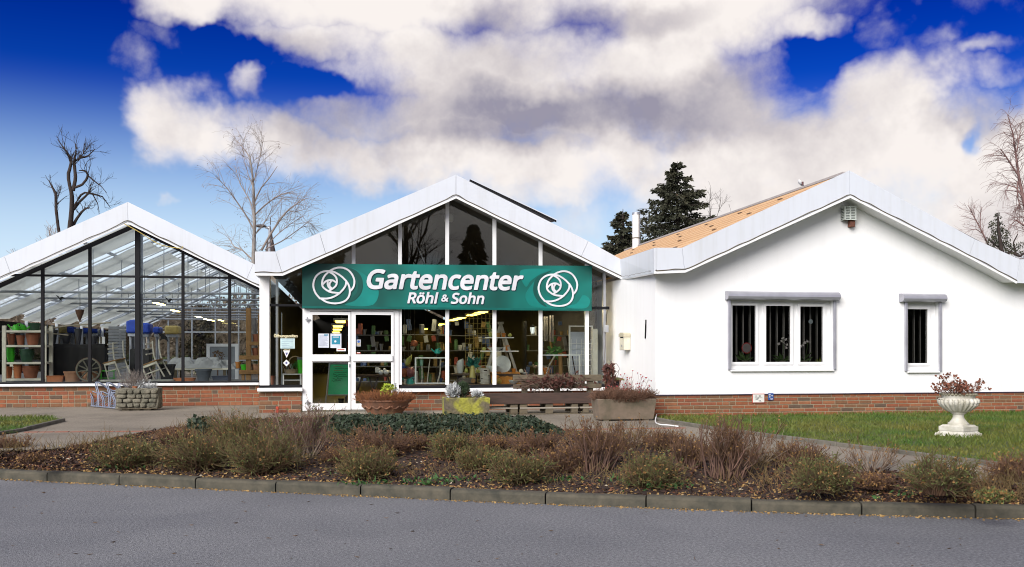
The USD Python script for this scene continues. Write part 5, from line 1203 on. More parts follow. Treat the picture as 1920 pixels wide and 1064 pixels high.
# rolled slatted bundle, tarps, hanging cone
a, b = P(203, 680, 29.), P(236, 612, 29.); t = thing('roller_shutter', 'grey slatted shutter standing behind the left chair', 'shutter', (a[0], 29., ZY)); nsl = 22
for k in range(nsl):
    z0 = ZY + (b[2] - ZY) * k / nsl; part(t, 'slat', cbox(a[0], b[0], 29., 29.04, z0 + .004, z0 + (b[2] - ZY) / nsl - .004, .01), alu_m)
for (x0, x1, y0, y1, m, lab) in ((236, 257, 600, 625, 'blue', 'left blue tarpaulin covered crate at the back of the greenhouse'), (261, 280, 606, 626, 'blue', 'middle blue tarpaulin covered crate at the back of the greenhouse'), (286, 299, 613, 626, 'blue', 'small blue crate at the back right of the two larger'), (308, 334, 611, 627, 'yellow', 'yellow tarpaulin covered crate at the back of the greenhouse')):
    Yb = 40.; a, b = P(x0, y1, Yb), P(x1, y0, Yb)
    mm = M('blue_tarp', (.02, .07, .45), .5, scale=1.5, col2=(.015, .05, .32)) if m == 'blue' else M('yellow_tarp', (.55, .42, .14), .6)
    t = thing('covered_crate', lab, 'crate', (a[0], Yb, a[2])); part(t, 'cover', cbox(a[0], b[0], Yb, Yb + .8, a[2], b[2], .06), mm); part(t, 'stand', box(a[0] + .05, b[0] - .05, Yb + .1, Yb + .7, a[2] - .12, a[2] - .002), steel_m); [part(t, 'leg', box(x - .04, x + .04, Yb + .3, Yb + .4, ZY, a[2] - .12), steel_m) for x in (a[0] + .1, b[0] - .1)]
c = P(149.5, 603, 23.8); top = P(150, 581, 23.8); hc = thing('hanging_cone', 'brown wicker cone hanging above the draped bench', 'basket', top); h = top[2] - c[2]
part(hc, 'cone', lathe([(0, 0), (.02, .02), (.085, h * .7), (.10, h), (.09, h), (.0, .05)], c, 16), M('wicker', (.16, .08, .05), .9, scale=30.), smooth=40); part(hc, 'cord', tube([top, [top[0], top[1], 2.85]], .006, 4), grime_m)
# bird silhouettes stuck on the panes
bird = [(0, 0), (12, 5), (20, 14), (24, 9), (30, 8), (44, 16), (32, 17), (27, 20), (30, 30), (24, 24), (18, 27), (17, 20), (8, 9)]
for px, py, k, flip, lab in ((104, 553, .42, 1, 'black bird silhouette stuck on the pane left, above the draped bench'), (308, 557, .42, 1, 'black bird silhouette stuck on the pane beside the hanging lamps'), (296, 622, .45, 1, 'large black bird silhouette stuck over the tipped right chair')):
    if py == 622: pts = [(296, 625), (306, 626), (313, 632), (316, 643), (311, 637), (305, 636), (299, 640), (302, 633)]
    else: pts = [(px + a * k, py + b * k) for a, b in bird]
    q = [tuple(P(a, b, YG + .02)[[0, 2]]) for a, b in pts]; solo('bird_sticker', ext(Polygon(q).buffer(0), YG + .015, YG + .018), black_m, lab, 'sticker')
# tube lamps hanging in the greenhouse
lamp_y = emit_mat('lamp_yellow', (1.0, .78, .28), 5.5); lamp_w = emit_mat('lamp_warm', (1.0, .9, .6), 5.0)
def tube_lamp(p, L, w, m, label, group, tilt=0, hang=.6):
    t = thing('tube_lamp', label, 'lamp', p, group)
    part(t, 'housing', cbox(p[0] - w / 2, p[0] + w / 2, p[1], p[1] + L, p[2], p[2] + .06, .01), M('lamp_housing', (.4, .4, .38), .5)); part(t, 'tube', cbox(p[0] - w * .36, p[0] + w * .36, p[1] + .03, p[1] + L - .03, p[2] - .03, p[2] - .002, .008), m)
    for y in (p[1] + .15, p[1] + L - .15): part(t, 'rod', tube([(p[0], y, p[2] + .06), (p[0], y, p[2] + hang)], .006, 4), grime_m)
for k, (px, py, L) in enumerate(((290, 567, 1.3), (322, 581, 1.3), (368, 593, 1.3), (384, 598, 1.4), (408, 603, 1.3), (437, 606, 1.3))):
    Z = 2.82; v = (HZ - py) / F; tt = (Z - EYE) / v; u = (px - CX) / F
    p = np.array([tt * (SA + CA * u), tt * (CA - SA * u), Z])
    p[1] = min(p[1], 43); tube_lamp(p, L, .16, lamp_y if k in (0, 1, 4, 5) else lamp_w, ('nearest', 'second nearest', 'third', 'fourth', 'fifth', 'farthest')[k] + ' lit tube lamp in the row down the greenhouse', 'lit tube lamps in the greenhouse', hang=.5)
# ------------------------------------------------------------------ inside the entrance hall
Yh = YE + .55; hz = zs_t - .012
hb = thing('window_bench', 'low display bench behind the right hand windows of the entrance hall', 'bench', (XY(940, Yh), Yh, ZY))
part(hb, 'top', cbox(XY(752, YE) + .05, XY(1130, YE), YE + .12, YE + 1.3, hz - .05, hz, .006), M('hall_wood', (.10, .07, .045), .7, scale=4.))
for px in (765, 880, 1000, 1110): part(hb, 'leg', box(XY(px, Yh) - .03, XY(px, Yh) + .03, YE + .3, YE + .36, ZY, hz - .05), black_m)
# ceiling lamps, two rows
def flat_lamp(px, py, Z, L, w, label):
    v = (HZ - py) / F; tt = (Z - EYE) / v; u = (px - CX) / F
    p = np.array([tt * (SA + CA * u), tt * (CA - SA * u), Z]); p[1] = min(p[1], 50.3)
    tube_lamp(p, L, w, lamp_h, label, 'lit lamps under the entrance hall ceiling', hang=.8)
unseen_lamp = emit_mat('unseen_lamp', (1.0, .80, .45), 16.0)  # for lamps out of view, brighter to light the window displays
lamp_h = emit_mat('lamp_hall', (1.0, .66, .09), 5.5)
for k, (px, py, L) in enumerate(((640, 601, 1.6), (633.5, 610.5, 1.6), (632, 617, 1.6), (630, 622.5, 1.6), (628, 626.5, 1.6))): flat_lamp(px, py, 2.3, L, .42, ('nearest', 'second', 'third', 'fourth', 'farthest')[k] + ' yellow lit lamp seen through the left door')
for k, (px, py, L) in enumerate(((908, 584, 3.2), (868, 595, 3.6), (829, 607.5, 2.2), (797, 617, 3.0))): flat_lamp(px, py, 2.62, L, .32, ('nearest', 'second', 'third', 'farthest')[k] + ' yellow lit strip lamp behind the windows right of the door')
for k, Yl_ in enumerate((20.9, 23.0)): tube_lamp(np.array([4.38, Yl_, 2.62]), 1.7, .32, unseen_lamp, ('unseen strip lamp nearest the windows, lights the window displays', 'unseen strip lamp behind the sign, second from the windows, lights the displays')[k], 'lit lamps under the entrance hall ceiling', hang=.8)  # out of view behind the sign, carry the row on and light the displays
for k, Yl_ in enumerate((20.9, 23.0)): tube_lamp(np.array([2.0, Yl_, 2.95]), 1.7, .32, unseen_lamp, ('unseen strip lamp high behind the sign, nearest the glass, lights the displays', 'unseen strip lamp high behind the sign, farther in, lights the displays')[k], 'lit lamps under the entrance hall ceiling', hang=.8)  # second unseen row, placed to light the goods behind the glass
# left window: notices, basket, bin
def paper(name, label, x0, y0, x1, y1, Y, m, t=.002):
    a, b = P(x0, y1, Y), P(x1, y0, Y); th = thing(name, label, 'notice', (a[0], Y, a[2])); part(th, 'sheet', box(a[0], b[0], Y - t, Y, a[2], b[2]), m); return th, a, b
paper_m = M('paper', (.66, .70, .78), .7); paper_b = M('paper_mint', (.55, .72, .72), .7); yel_m = M('letter_cream', (.75, .68, .42), .6)
yn = YE + .010
t = thing('window_lettering', 'cream lettering stuck on the window pane left of the door', 'lettering', P(513, 633, yn)); a, b = P(513.5, 632.5, yn), P(558, 633.5, yn)
write(t, 'Öffnungszeiten', a[0], a[2], P(513, 627.2, yn)[2] - a[2], yn, yel_m, bold=.05, width=b[0] - a[0])
def lines(t, a, b, Y, n, m, f0=.15, f1=.85, seed=0):
    rr = random.Random(seed); w, h = b[0] - a[0], b[2] - a[2]
    for k in range(n):
        z = b[2] - h * (f0 + (f1 - f0) * k / max(n - 1, 1)); l = rr.uniform(.5, .8)
        part(t, 'print_line', box(a[0] + w * .1, a[0] + w * (.1 + l), Y - .0015, Y - .0001, z - h * .012, z + h * .012), m)
ink2 = M('ink_blue', (.10, .16, .32), .6)
t, a, b = paper('opening_hours_notice', 'pale mint notice below the cream lettering', 525.5, 635, 553, 654, yn, paper_b); lines(t, a, b, yn - .002, 5, ink2, seed=2)
ink_or = M('sticker_violet', (.14, .14, .32), .5)
for (cx, cy, w, h, lab) in ((537.5, 664.5, 6.5, 7, 'upper white triangular sticker under the mint notice'), (537, 681, 6.3, 6.5, 'lower white diamond sticker under the mint notice')):
    q = [(cx - w, cy - h), (cx + w, cy - h), (cx, cy + h)] if cy < 670 else [(cx - w, cy), (cx, cy - h), (cx + w, cy), (cx, cy + h)]
    pts = [tuple(P(a, b, yn)[[0, 2]]) for a, b in q]; t = thing('window_sticker', lab, 'sticker', P(cx, cy, yn)); g = Polygon(pts); part(t, 'sheet', ext(g, yn - .002, yn), white_paint); part(t, 'print', ext(affinity.scale(g, .42, .42), yn - .0035, yn - .0021), ink_or)
a, b = P(531, 657.5, yn), P(544, 655.5, yn); solo('window_sticker', tube(smoothline([P(531, 657.6, yn - .003), P(535, 656, yn - .003), P(540, 657, yn - .003), P(544, 655.8, yn - .003)], 4), .007, 5), yel_m, 'short wavy cream strip above the two white stickers', 'sticker')
Yl = YE + .7
tb = thing('side_table', 'small white metal table behind the window left of the door', 'table', P(548, 700, Yl)); z = P(548, 701, Yl)[2]; x0, x1 = XY(529, Yl), XY(566, Yl)
part(tb, 'top', cbox(x0, x1, Yl - .2, Yl + .2, z - .02, z, .004), white_paint)
for x in (x0 + .015, x1 - .02):
    for y in (Yl - .18, Yl + .18): part(tb, 'leg', box(x - .012, x + .012, y - .012, y + .012, ZY + .02, z - .02), white_paint)
part(tb, 'rung', box(x0, x1, Yl - .19, Yl - .17, z - .14, z - .12), white_paint)
bk = thing('wicker_basket', 'round wicker basket with folded papers on the small white table', 'basket', P(545, 700, Yl)); c = P(545, 700, Yl); c[2] = z + .002
part(bk, 'bowl', lathe([(0, 0), (.11, 0), (.14, .09), (.13, .09), (.1, .012), (0, .012)], c, 20), M('wicker_pale', (.33, .25, .15), .9, scale=30.), smooth=40)
for k in range(7): part(bk, 'leaflet', rot(box(c[0] - .09 + k * .025, c[0] - .088 + k * .025, c[1] - .06, c[1] + .06, c[2] + .02, c[2] + .2), -.35 + k * .02, (0, 1, 0), c), (paper_m, M('paper_red', (.45, .12, .1), .7), paper_b)[k % 3])
hp = thing('wicker_hoop', 'round wicker hoop basket with green plant behind the papers', 'basket', P(554, 690, Yl + .12)); c = P(554, 681, Yl + .12); ring(c, .15, .02, .03, MATS['wicker_pale'], hp, 'hoop'); part(hp, 'plant', leaves(blob_points(c + [0, 0, -.05], (.06, .03, .06), 50, rg), .07, rg), M('leaf_green', (.05, .16, .03), .7)); part(hp, 'base', lathe([(0, 0), (.1, 0), (.12, .06), (0, .06)], (c[0], c[1], z + .001), 14), MATS['wicker_pale'])
t = pot(557.5, 570, 675, 701, Yl + .02, greenp, 'green_bin', 'tall lime green bin at the right of the small white table', 'bin', z=z + .002, taper=.8); c = P(563.5, 674, Yl); part(t, 'lid', lathe([(0, 0), (.075, 0), (.075, .05), (0, .055)], (c[0], Yl + .02, z + .29), 20), greyp)
for px, w in ((519.5, .05),): solo('display_post', cbox(XY(px, YE + .5) - w / 2, XY(px, YE + .5) + w / 2, YE + .5, YE + .55, ZY, 3.0, .006), white_paint, 'slim white post inside the window left of the door', 'post')
solo('display_post', cbox(XY(528, YE + .45) - .012, XY(528, YE + .45) + .012, YE + .45, YE + .48, ZY, P(528, 585, YE)[2], .003), alu_m, 'thin grey rod inside left window beside the mint notice', 'post')
pot(507, 515, 704, 721, YE + .5, terra2, 'small_pot', 'small clay figure pot in the left window corner', z=hz)
# door notices
yd_ = DY + .008
t, a, b = paper('door_notice', 'white printed page on the upper left door pane, left one', 596.5, 626, 617, 652.5, yd_, paper_m); lines(t, a, b, yd_ - .002, 11, M('ink_pale', (.35, .38, .5), .7), seed=5); part(t, 'logo', box(b[0] - .10, b[0] - .02, yd_ - .0035, yd_ - .0021, b[2] - .04, b[2] - .015), M('logo_teal', (.02, .25, .38), .5))
t, a, b = paper('door_notice', 'page with teal square picture on the upper left door pane, right one', 619.5, 626, 640, 653, yd_, paper_m); w, h = b[0] - a[0], b[2] - a[2]
part(t, 'print', box(a[0] + w * .12, b[0] - w * .12, yd_ - .0035, yd_ - .0021, a[2] + h * .26, b[2] - h * .16), MATS['logo_teal']); part(t, 'print', lathe([(0, 0), (.022, 0), (.022, .001), (0, .001)], (0, 0, 0), 16).apply_transform(trimesh.transformations.rotation_matrix(math.pi / 2, (1, 0, 0))).apply_translation((a[0] + w * .45, yd_ - .0036, a[2] + h * .46)), white_paint); part(t, 'print', box(a[0] + w * .22, b[0] - w * .22, yd_ - .005, yd_ - .0036, b[2] - h * .26, b[2] - h * .22), white_paint)
t, a, b = paper('door_notice', 'small white strip notice with red print at the door pane corner', 631, 653.2, 648.5, 658.8, yd_ - .003, white_paint); part(t, 'print', box(a[0] + .02, b[0] - .03, yd_ - .0065, yd_ - .0051, a[2] + .02, b[2] - .02), M('print_red', (.5, .1, .08), .6))
t, a, b = paper('door_sticker', 'small sticker with blue ring and yellow bars on the right door pane', 668.5, 637, 676.5, 650, yd_, M('sticker_grey', (.45, .47, .5), .5)); w, h = b[0] - a[0], b[2] - a[2]
part(t, 'print', lathe([(0, 0), (.026, 0), (.026, .001), (0, .001)], (0, 0, 0), 16).apply_transform(trimesh.transformations.rotation_matrix(math.pi / 2, (1, 0, 0))).apply_translation((a[0] + w * .5, yd_ - .0022, a[2] + h * .7)), M('ring_blue', (.03, .12, .45), .5))
for f in (.36, .18): part(t, 'print', box(a[0] + w * .15, b[0] - w * .15, yd_ - .0035, yd_ - .0021, a[2] + h * f, a[2] + h * (f + .09)), M('bar_yellow', (.55, .35, .05), .5))
t, a, b = paper('door_sticker', 'tiny pale red sticker low on the right door pane', 668.5, 660.5, 676, 663.5, yd_, MATS['print_red']); part(t, 'print', box(a[0] + .01, b[0] - .01, yd_ - .0035, yd_ - .0021, a[2] + .012, b[2] - .008), white_paint)
# green chalk board stand behind the door
Yk = YE + .9; kb = thing('chalk_board', 'green written chalk board on a silver A frame behind the left door', 'board', P(630, 757, Yk)); a, b = P(613, 740, Yk), P(655, 684, Yk)
part(kb, 'board', quad_panel([(a[0] + .02, Yk - .01, a[2]), (b[0], Yk - .01, a[2]), (b[0] + .05, Yk + .15, b[2]), (a[0] + .07, Yk + .15, b[2])], np.array([0, .012, 0])), M('board_green', (.03, .52, .20), .6, scale=3., col2=(.03, .42, .18)))
for x in (a[0], b[0]): part(kb, 'leg', tube([(x - .035, Yk - .08, ZY + .02), (x + .055, Yk + .16, b[2] + .03)], .016, 6), alu_m)
for z, y, dx in ((a[2] - .012, Yk - .012, .01), (b[2] + .015, Yk + .15, .06)): part(kb, 'rail', tube([(a[0] + dx, y, z), (b[0] + dx, y, z)], .014, 6), alu_m)
chalk = M('chalk_dark', (.02, .06, .03), .8); rr = random.Random(4)
for k in range(8):
    f = 1 - (.07 + k * .068); z = a[2] + (b[2] - a[2]) * f; y = Yk - .01 + .16 * f - .004; x = a[0] + .07 + .05 * f + rr.uniform(0, .06); L = rr.uniform(.2, .33) * (b[0] - a[0]) / .5
    q = [(x + L * i / 12, y, z + rr.uniform(-.012, .012)) for i in range(13)]; part(kb, 'handwriting', tube(q, .0045, 4), M('chalk_red', (.30, .10, .05), .8) if k in (0, 2) else chalk)
pot(634, 645, 740, 756, YE + 1.3, blk, 'dark_urn', 'black vase under the chalk board', 'vase', z=ZY + .02)
# dim furniture behind the right door leaf and a pair of pale ceramic birds
ft = thing('dark_table', 'dark wooden table behind the lower right door pane', 'table', P(700, 705, YE + 1.6)); z = P(700, 703, YE + 1.6)[2]
part(ft, 'top', cbox(XY(664, YE + 1.6), XY(742, YE + 1.6), YE + 1.3, YE + 2.0, z - .04, z, .006), dark_wood)
for px in (670, 700, 735):
    part(ft, 'leg', tube([(XY(px, YE + 1.6) - .1, YE + 1.5, ZY + .02), (XY(px, YE + 1.6) + .1, YE + 1.5, z - .04)], .02, 5), dark_wood); part(ft, 'leg', tube([(XY(px, YE + 1.6) + .1, YE + 1.56, ZY + .02), (XY(px, YE + 1.6) - .1, YE + 1.56, z - .04)], .02, 5), dark_wood)
for px, lab in ((714.5, 'left pale ceramic bird on the dark table'), (724.5, 'right pale ceramic bird on the dark table')):
    c = P(px, 702, YE + 1.5); c[2] = z; t = thing('ceramic_bird', lab, 'ornament', c); part(t, 'body', trimesh.creation.icosphere(2, .06).apply_scale((1, .8, .95)).apply_translation(c + [0, 0, .055]), white_paint, smooth=True); part(t, 'head', trimesh.creation.icosphere(2, .03).apply_translation(c + [-.045, 0, .12]), white_paint, smooth=True); part(t, 'tail', leaves(np.repeat(c[None] + [.03, 0, .07], 3, 0), .12, rg, np.array([[1, .1, .2], [1, -.1, .25], [1, 0, .15]])), white_paint)
# goods racks deeper inside
rngh = np.random.default_rng(33)
goods_m = [M(f'goods_{k}', c, .6) for k, c in {'blue': (.04, .07, .16), 'red': (.25, .05, .03), 'white': (.4, .4, .38), 'green': (.05, .12, .04), 'ochre': (.24, .15, .04), 'grey': (.14, .14, .15)}.items()]
for k, (px, Y, w, lab) in enumerate(((790, YE + 2.4, 1.25, 'dim goods rack with hanging packets behind the window next to the door'), (700, YE + 3.6, 1.3, 'dim goods rack deep inside behind the right door'), (880, YE + 4.2, 1.6, 'dim goods rack deep inside behind the white vase'), (1030, YE + 3.6, 1.2, 'dim goods rack deep inside behind the hanging lantern'))):
    c = P(px, 700, Y); t = thing('goods_rack', lab, 'rack', (c[0], Y, ZY))
    for x in (c[0] - w / 2, c[0] + w / 2): part(t, 'upright', box(x - .02, x + .02, Y - .02, Y + .3, ZY, 2.25), black_m)
    for j, z in enumerate((.75, 1.12, 1.5, 1.88)):
        part(t, 'shelf', box(c[0] - w / 2, c[0] + w / 2, Y, Y + .3, z, z + .02), M('rack_metal', (.12, .12, .12), .5))
        n = int(w / .095)
        for i in range(n):
            x = c[0] - w / 2 + (i + .5) * w / n + rngh.uniform(-.03, .03); h = rngh.uniform(.07, .28); q = rngh.uniform(); gm = goods_m[rngh.integers(6)]
            if q < .22: continue
            if q < .5: part(t, 'packet', rot(cbox(x - .045, x + .045, Y + .02, Y + rngh.uniform(.06, .16), z + .024, z + .024 + h, .014), rngh.uniform(-.5, .5), (0, 0, 1), (x, Y + .08, z)), gm)
            elif q < .75: part(t, 'jar', lathe(pot_profile(.03, rngh.uniform(.035, .055), h * .7 + .03, .008, .02), (x, Y + .1, z + .022), 10), gm, smooth=35)
            else:
                zz_ = z + .37; part(t, 'hung_packet', rot(cbox(x - .05, x + .05, Y - .03, Y - .012, zz_ - h - .03, zz_ - .01, .006), rngh.uniform(-.25, .25), (0, 1, 0), (x, Y, zz_)), gm)
# right windows: frame with birch rods
def wire_frame(label, x0, y0, x1, y1, Y, m, r=.014):
    a, b = P(x0, y1, Y), P(x1, y0, Y); t = thing('square_stand', label, 'frame', (a[0], Y, a[2]))
    part(t, 'frame', ext(sbox(a[0], a[2], b[0], b[2]).difference(sbox(a[0] + 2 * r, a[2] + 2 * r, b[0] - 2 * r, b[2] - 2 * r)), Y, Y + 2 * r), m); return t
wire_frame('white square frame standing around the birch rods in the first window right of the door', 778, 670, 840, 720.5, YE + .3, white_paint)
birch_m = M('birch_white', (.56, .53, .47), .8, scale=9., col2=(.30, .27, .23), stretch=(1, 1, 2.2), detail=3.)
for pts, lab in (([(791, 720), (791.5, 700), (790.5, 680)], 'leftmost of three birch rods in the white frame'), ([(801, 720), (803, 700), (806, 674)], 'middle of three birch rods in the white frame'), ([(820, 719), (825, 700), (826, 674)], 'thickest right hand birch rod in the white frame')):
    solo('birch_rod', tube(smoothline([P(a, b, YE + .45) for a, b in pts], 5), .016 if 'thick' in lab else .011, 7), birch_m, lab, 'rod', smooth=True)
pot(787, 794, 675, 686, YE + .42, M('mint_enamel', (.18, .36, .28), .5), 'mint_cup', 'mint green enamel cup hung on the left birch rod', 'cup')
teal_p = M('teal_plastic', (.0, .36, .30), .4)
watering_can(769, 720.5, 22, YE + .45, teal_p, 'turquoise watering can at the left foot of the first window', hz); watering_can(820, 663, 17, YE + .9, teal_p, 'turquoise watering can hanging above the birch rods', None)
pot(757, 762, 711, 721, YE + .4, cream_w, 'candle', 'cream candle in the corner of the first window', 'candle', z=hz)
for px, py, r, m, lab in ((758, 699, .09, M('decor_orange', (.45, .13, .05), .6), 'orange ball ornament left in the first window'), (770, 698, .11, M('decor_pink', (.42, .16, .16), .6), 'pink rosette ornament beside the orange ball'), (777, 644, .07, MATS['decor_orange'], 'small orange ornament high in the first window')):
    c = P(px, py, YE + .75); t = thing('ball_ornament', lab, 'ornament', c); part(t, 'ball', trimesh.creation.icosphere(2, r).apply_translation(c), m, smooth=True); part(t, 'petals', leaves(np.repeat(c[None], 26, 0), r * 1.25, rg, None), m); part(t, 'cord', tube([c, [c[0], c[1], 3.2]], .003, 4), grime_m)
c = P(766, 677, YE + .8); t = thing('fish_ornament', 'yellow and dark blue fish ornament hanging in the first window', 'ornament', c); part(t, 'body', rot(lathe([(0, -.14), (.05, -.06), (.055, .03), (0, .16)], c, 12, 1, .5), .5, (0, 1, 0), c), M('fish_yellow', (.40, .42, .08), .5), smooth=True); part(t, 'fins', leaves(np.repeat(c[None] + [-.04, 0, -.1], 4, 0), .14, rg, np.array([[-.5, 0, -1], [-1, 0, -.4], [.2, 0, -1], [-.8, .1, .2]])), M('fish_blue', (.02, .06, .25), .5)); part(t, 'cord', tube([c, [c[0], c[1], 3.2]], .003, 4), grime_m)
# yellow trellis
Yv = YE + 1.5; a, b = P(873, 690, Yv), P(926, 589, Yv); t = thing('trellis', 'tall yellowish square mesh trellis behind the white vase', 'trellis', (a[0], Yv, ZY)); ty = M('trellis_brass', (.28, .22, .06), .5)
for x in np.linspace(a[0], b[0], 8): part(t, 'rod', tube([(x, Yv, ZY + .02), (x, Yv, b[2])], .006, 4), ty)
for z in np.linspace(a[2], b[2], 12): part(t, 'rod', tube([(a[0], Yv, z), (b[0], Yv, z)], .006, 4), ty)
# vases, eggs, logs
ce = M('ceramic_white', (.68, .70, .68), .3); ye = M('ceramic_yellow', (.55, .46, .14), .4); lg = M('ceramic_lime', (.42, .45, .10), .4); og = M('ceramic_orange', (.60, .19, .02), .4)
sf = thing('display_board', 'brown shelf board carrying the white vase and yellow eggs', 'shelf', P(866, 702, YE + .7)); zb = P(866, 700, YE + .7)[2]; part(sf, 'board', cbox(XY(846, YE + .7), XY(902, YE + .7), YE + .55, YE + .85, zb - .05, zb, .006), MATS['hall_wood']); part(sf, 'support', box(XY(858, YE + .7), XY(866, YE + .7), YE + .65, YE + .75, hz, zb - .05), dark_wood); part(sf, 'support', box(XY(888, YE + .7), XY(894, YE + .7), YE + .65, YE + .75, hz, zb - .05), dark_wood)
def vase(px, pyb, pyt, w, Y, m, label, prof, z=None, cut=0, n=24, name='vase'):
    c = P(px, pyb, Y); h = P(px, pyt, Y)[2] - c[2]; r = w * S(px, Y) / 2
    if z is not None: c[2] = z
    t = thing(name, label, name.split('_')[-1], c); m_ = lathe([(a * r, b * h) for a, b in prof], (0, 0, 0), n)
    v = m_.vertices.copy(); v[:, 2] += cut * np.clip(v[:, 2] / h, 0, 1) ** 4 * v[:, 0] / max(r, 1e-6) * h; m_.vertices = v + c; part(t, 'body', m_, m, smooth=50); return t
vase(863, 700, 675, 14, YE + .66, ce, 'white vase with slanted rim on the shelf board', [(0, 0), (.62, 0), (.8, .2), (1, .6), (.95, .85), (.75, 1), (.68, .98), (.85, .8), (.5, .1), (0, .08)], zb, .14)
egg = [(0, 0), (.55, .05), (.95, .3), (1, .45), (.8, .78), (.4, .96), (0, 1)]
vase(874.5, 699.5, 690, 7.5, YE + .64, lg, 'lime egg on the shelf board right of the white vase', egg, zb, name='ceramic_egg'); vase(896, 699.5, 692.5, 8.5, YE + .64, lg, 'squat lime bowl egg right of the yellow vase', egg, zb, name='ceramic_egg')
vase(886, 709, 686, 12.5, YE + .5, ye, 'tall tapering yellow vase on the rough log', [(0, 0), (1, 0), (.95, .1), (.55, .95), (.58, 1), (.5, 1), (.45, .9), (.8, .1), (0, .08)])
c = P(886, 678, YE + .5); t = thing('leaf_bouquet', 'teal green leaf bouquet in the yellow vase', 'plant', c); part(t, 'leaf', leaves(np.repeat(c[None] + [0, 0, -.08], 22, 0), .2, rg, np.column_stack([rg.uniform(-1, 1, 22), rg.uniform(-.5, .5, 22), rg.uniform(-.1, 1.2, 22)]), asp=.55), M('leaf_teal', (.02, .14, .11), .6)); part(t, 'flower', leaves(np.repeat(P(887, 672, YE + .45)[None], 6, 0), .06, rg), cream_w)
a, b = P(860, 721, YE + .45), P(893, 708.5, YE + .45); lgm = thing('rough_log', 'rough grey log block under the yellow vase', 'log', (a[0], YE + .45, hz)); m_ = trimesh.creation.icosphere(3, 1.0); v = m_.vertices; v = np.sign(v) * np.abs(v) ** .45; v = v / np.abs(v).max(0); v += (meshkit.fbm(v * 2.5, 4, 2)[:, None] - .5) * .3; m_.vertices = v * [(b[0] - a[0]) / 2, .14, (b[2] - hz) / 2] + [(a[0] + b[0]) / 2, YE + .5, (hz + b[2]) / 2]
part(lgm, 'block', m_, M('log_bark', (.15, .125, .10), .9, scale=12., col2=(.07, .06, .05)), smooth=True); part(lgm, 'cut_end', rot(lathe([(0, 0), (.05, 0), (.05, .004), (0, .004)], (b[0] - .08, YE + .355, (hz + b[2]) / 2), 16), math.pi / 2, (1, 0, 0), (b[0] - .08, YE + .355, (hz + b[2]) / 2)), warm_wood)
c = P(909.5, 721, YE + .42); c[2] = hz; bl = thing('birch_log', 'upright white birch log at the foot of the grey ladder', 'log', c); r = 9.5 * S(909, YE + .42); h = 29 * S(909, YE + .42)
part(bl, 'bark', lathe([(0, 0), (r, 0), (r * 1.02, h * .5), (r * .96, h), (0, h)], c, 20), birch_m, smooth=40); part(bl, 'cut_face', lathe([(0, h + .001), (r * .86, h + .001), (0, h + .004)], c, 20), warm_wood)
for k in range(5): zz = hz + h * (.15 + .17 * k); an = k * 1.3 - 2; part(bl, 'bark_scar', cbox(c[0] + r * math.sin(an) * .9 - .03, c[0] + r * math.sin(an) * .9 + .03, c[1] - r * 1.02 * abs(math.cos(an)) - .004, c[1] - r * .8 * abs(math.cos(an)), zz, zz + .022, .004), bark_dark)
# grey A ladder with two white shelves of ceramics
Ya = YE + .85; la_ = thing('step_ladder', 'old grey wooden A ladder carrying two white shelf boards', 'ladder', (XY(938, Ya), Ya, hz))
for (a, b, dy) in (((940, 606), (904, 712), -.14), ((938, 606), (973, 712), -.14), ((940, 606), (912, 712), .3), ((938, 606), (966, 712), .3)):
    p0, p1 = P(*a, Ya), P(*b, Ya); d = (p1 - p0) / np.linalg.norm(p1 - p0); sd = np.cross(d, [0, 1, 0]) * .028
    q0, q1 = p0 + [0, dy * .2, 0], np.array([p1[0], Ya + dy, hz])
    part(la_, 'rail', quad_panel([q0 - sd, q0 + sd, q1 + sd, q1 - sd], np.array([0, .03, 0])), ladder_m)
part(la_, 'hinge', box(XY(934, Ya), XY(944, Ya), Ya - .05, Ya + .08, P(939, 608, Ya)[2], P(939, 604, Ya)[2]), ladder_m)
shl = []
for (x0, x1, y) in ((911, 962, 633.5), (902, 970.5, 659)):
    z = P(938, y, Ya)[2]; shl.append(z + .012); part(la_, 'shelf', cbox(XY(x0, Ya), XY(x1, Ya), Ya - .13, Ya + .16, z - .012, z + .012, .004), white_paint)
yq2 = Ya - .03
vase(919.5, 633, 623.5, 6.5, yq2, lg, 'lime egg vase left on the upper ladder shelf', egg, shl[0], name='ceramic_egg'); vase(956, 633, 626, 7, yq2, lg, 'lime cup right on the upper ladder shelf', egg, shl[0], name='ceramic_egg')
pot(930, 939, 625, 633, yq2, M('ceramic_ochre', (.40, .20, .05), .5), 'ceramic_pot', 'ochre pot on the upper ladder shelf', z=shl[0], taper=.85); pot(941, 948.5, 625.5, 633, yq2, og, 'ceramic_pot', 'orange pot on the upper ladder shelf', z=shl[0], taper=.85)
vase(907.5, 659, 652, 7, yq2, lg, 'lime egg left on the lower ladder shelf', egg, shl[1], name='ceramic_egg')
def dish(px, w, Y, z, m, label, hk=.32): 
    c = P(px, 650, Y); r = w * S(px, Y) / 2; t = thing('ceramic_bowl', label, 'bowl', (c[0], Y, z)); part(t, 'body', lathe([(0, 0), (r * .4, 0), (r * .85, r * hk), (r, r * 2 * hk), (r * .94, r * 2 * hk), (r * .8, r * hk * 1.1), (0, r * .12)], (c[0], Y, z), 26), m, smooth=45)
dish(928, 30, yq2, shl[1], ce, 'wide white bowl on the lower ladder shelf', .22); pot(942, 947.5, 651.5, 658.5, yq2, ce, 'ceramic_pot', 'small white pot on the lower ladder shelf', z=shl[1], taper=.9); pot(947.8, 956, 648.5, 658.5, yq2, og, 'ceramic_pot', 'orange pot on the lower ladder shelf', z=shl[1], taper=.85)
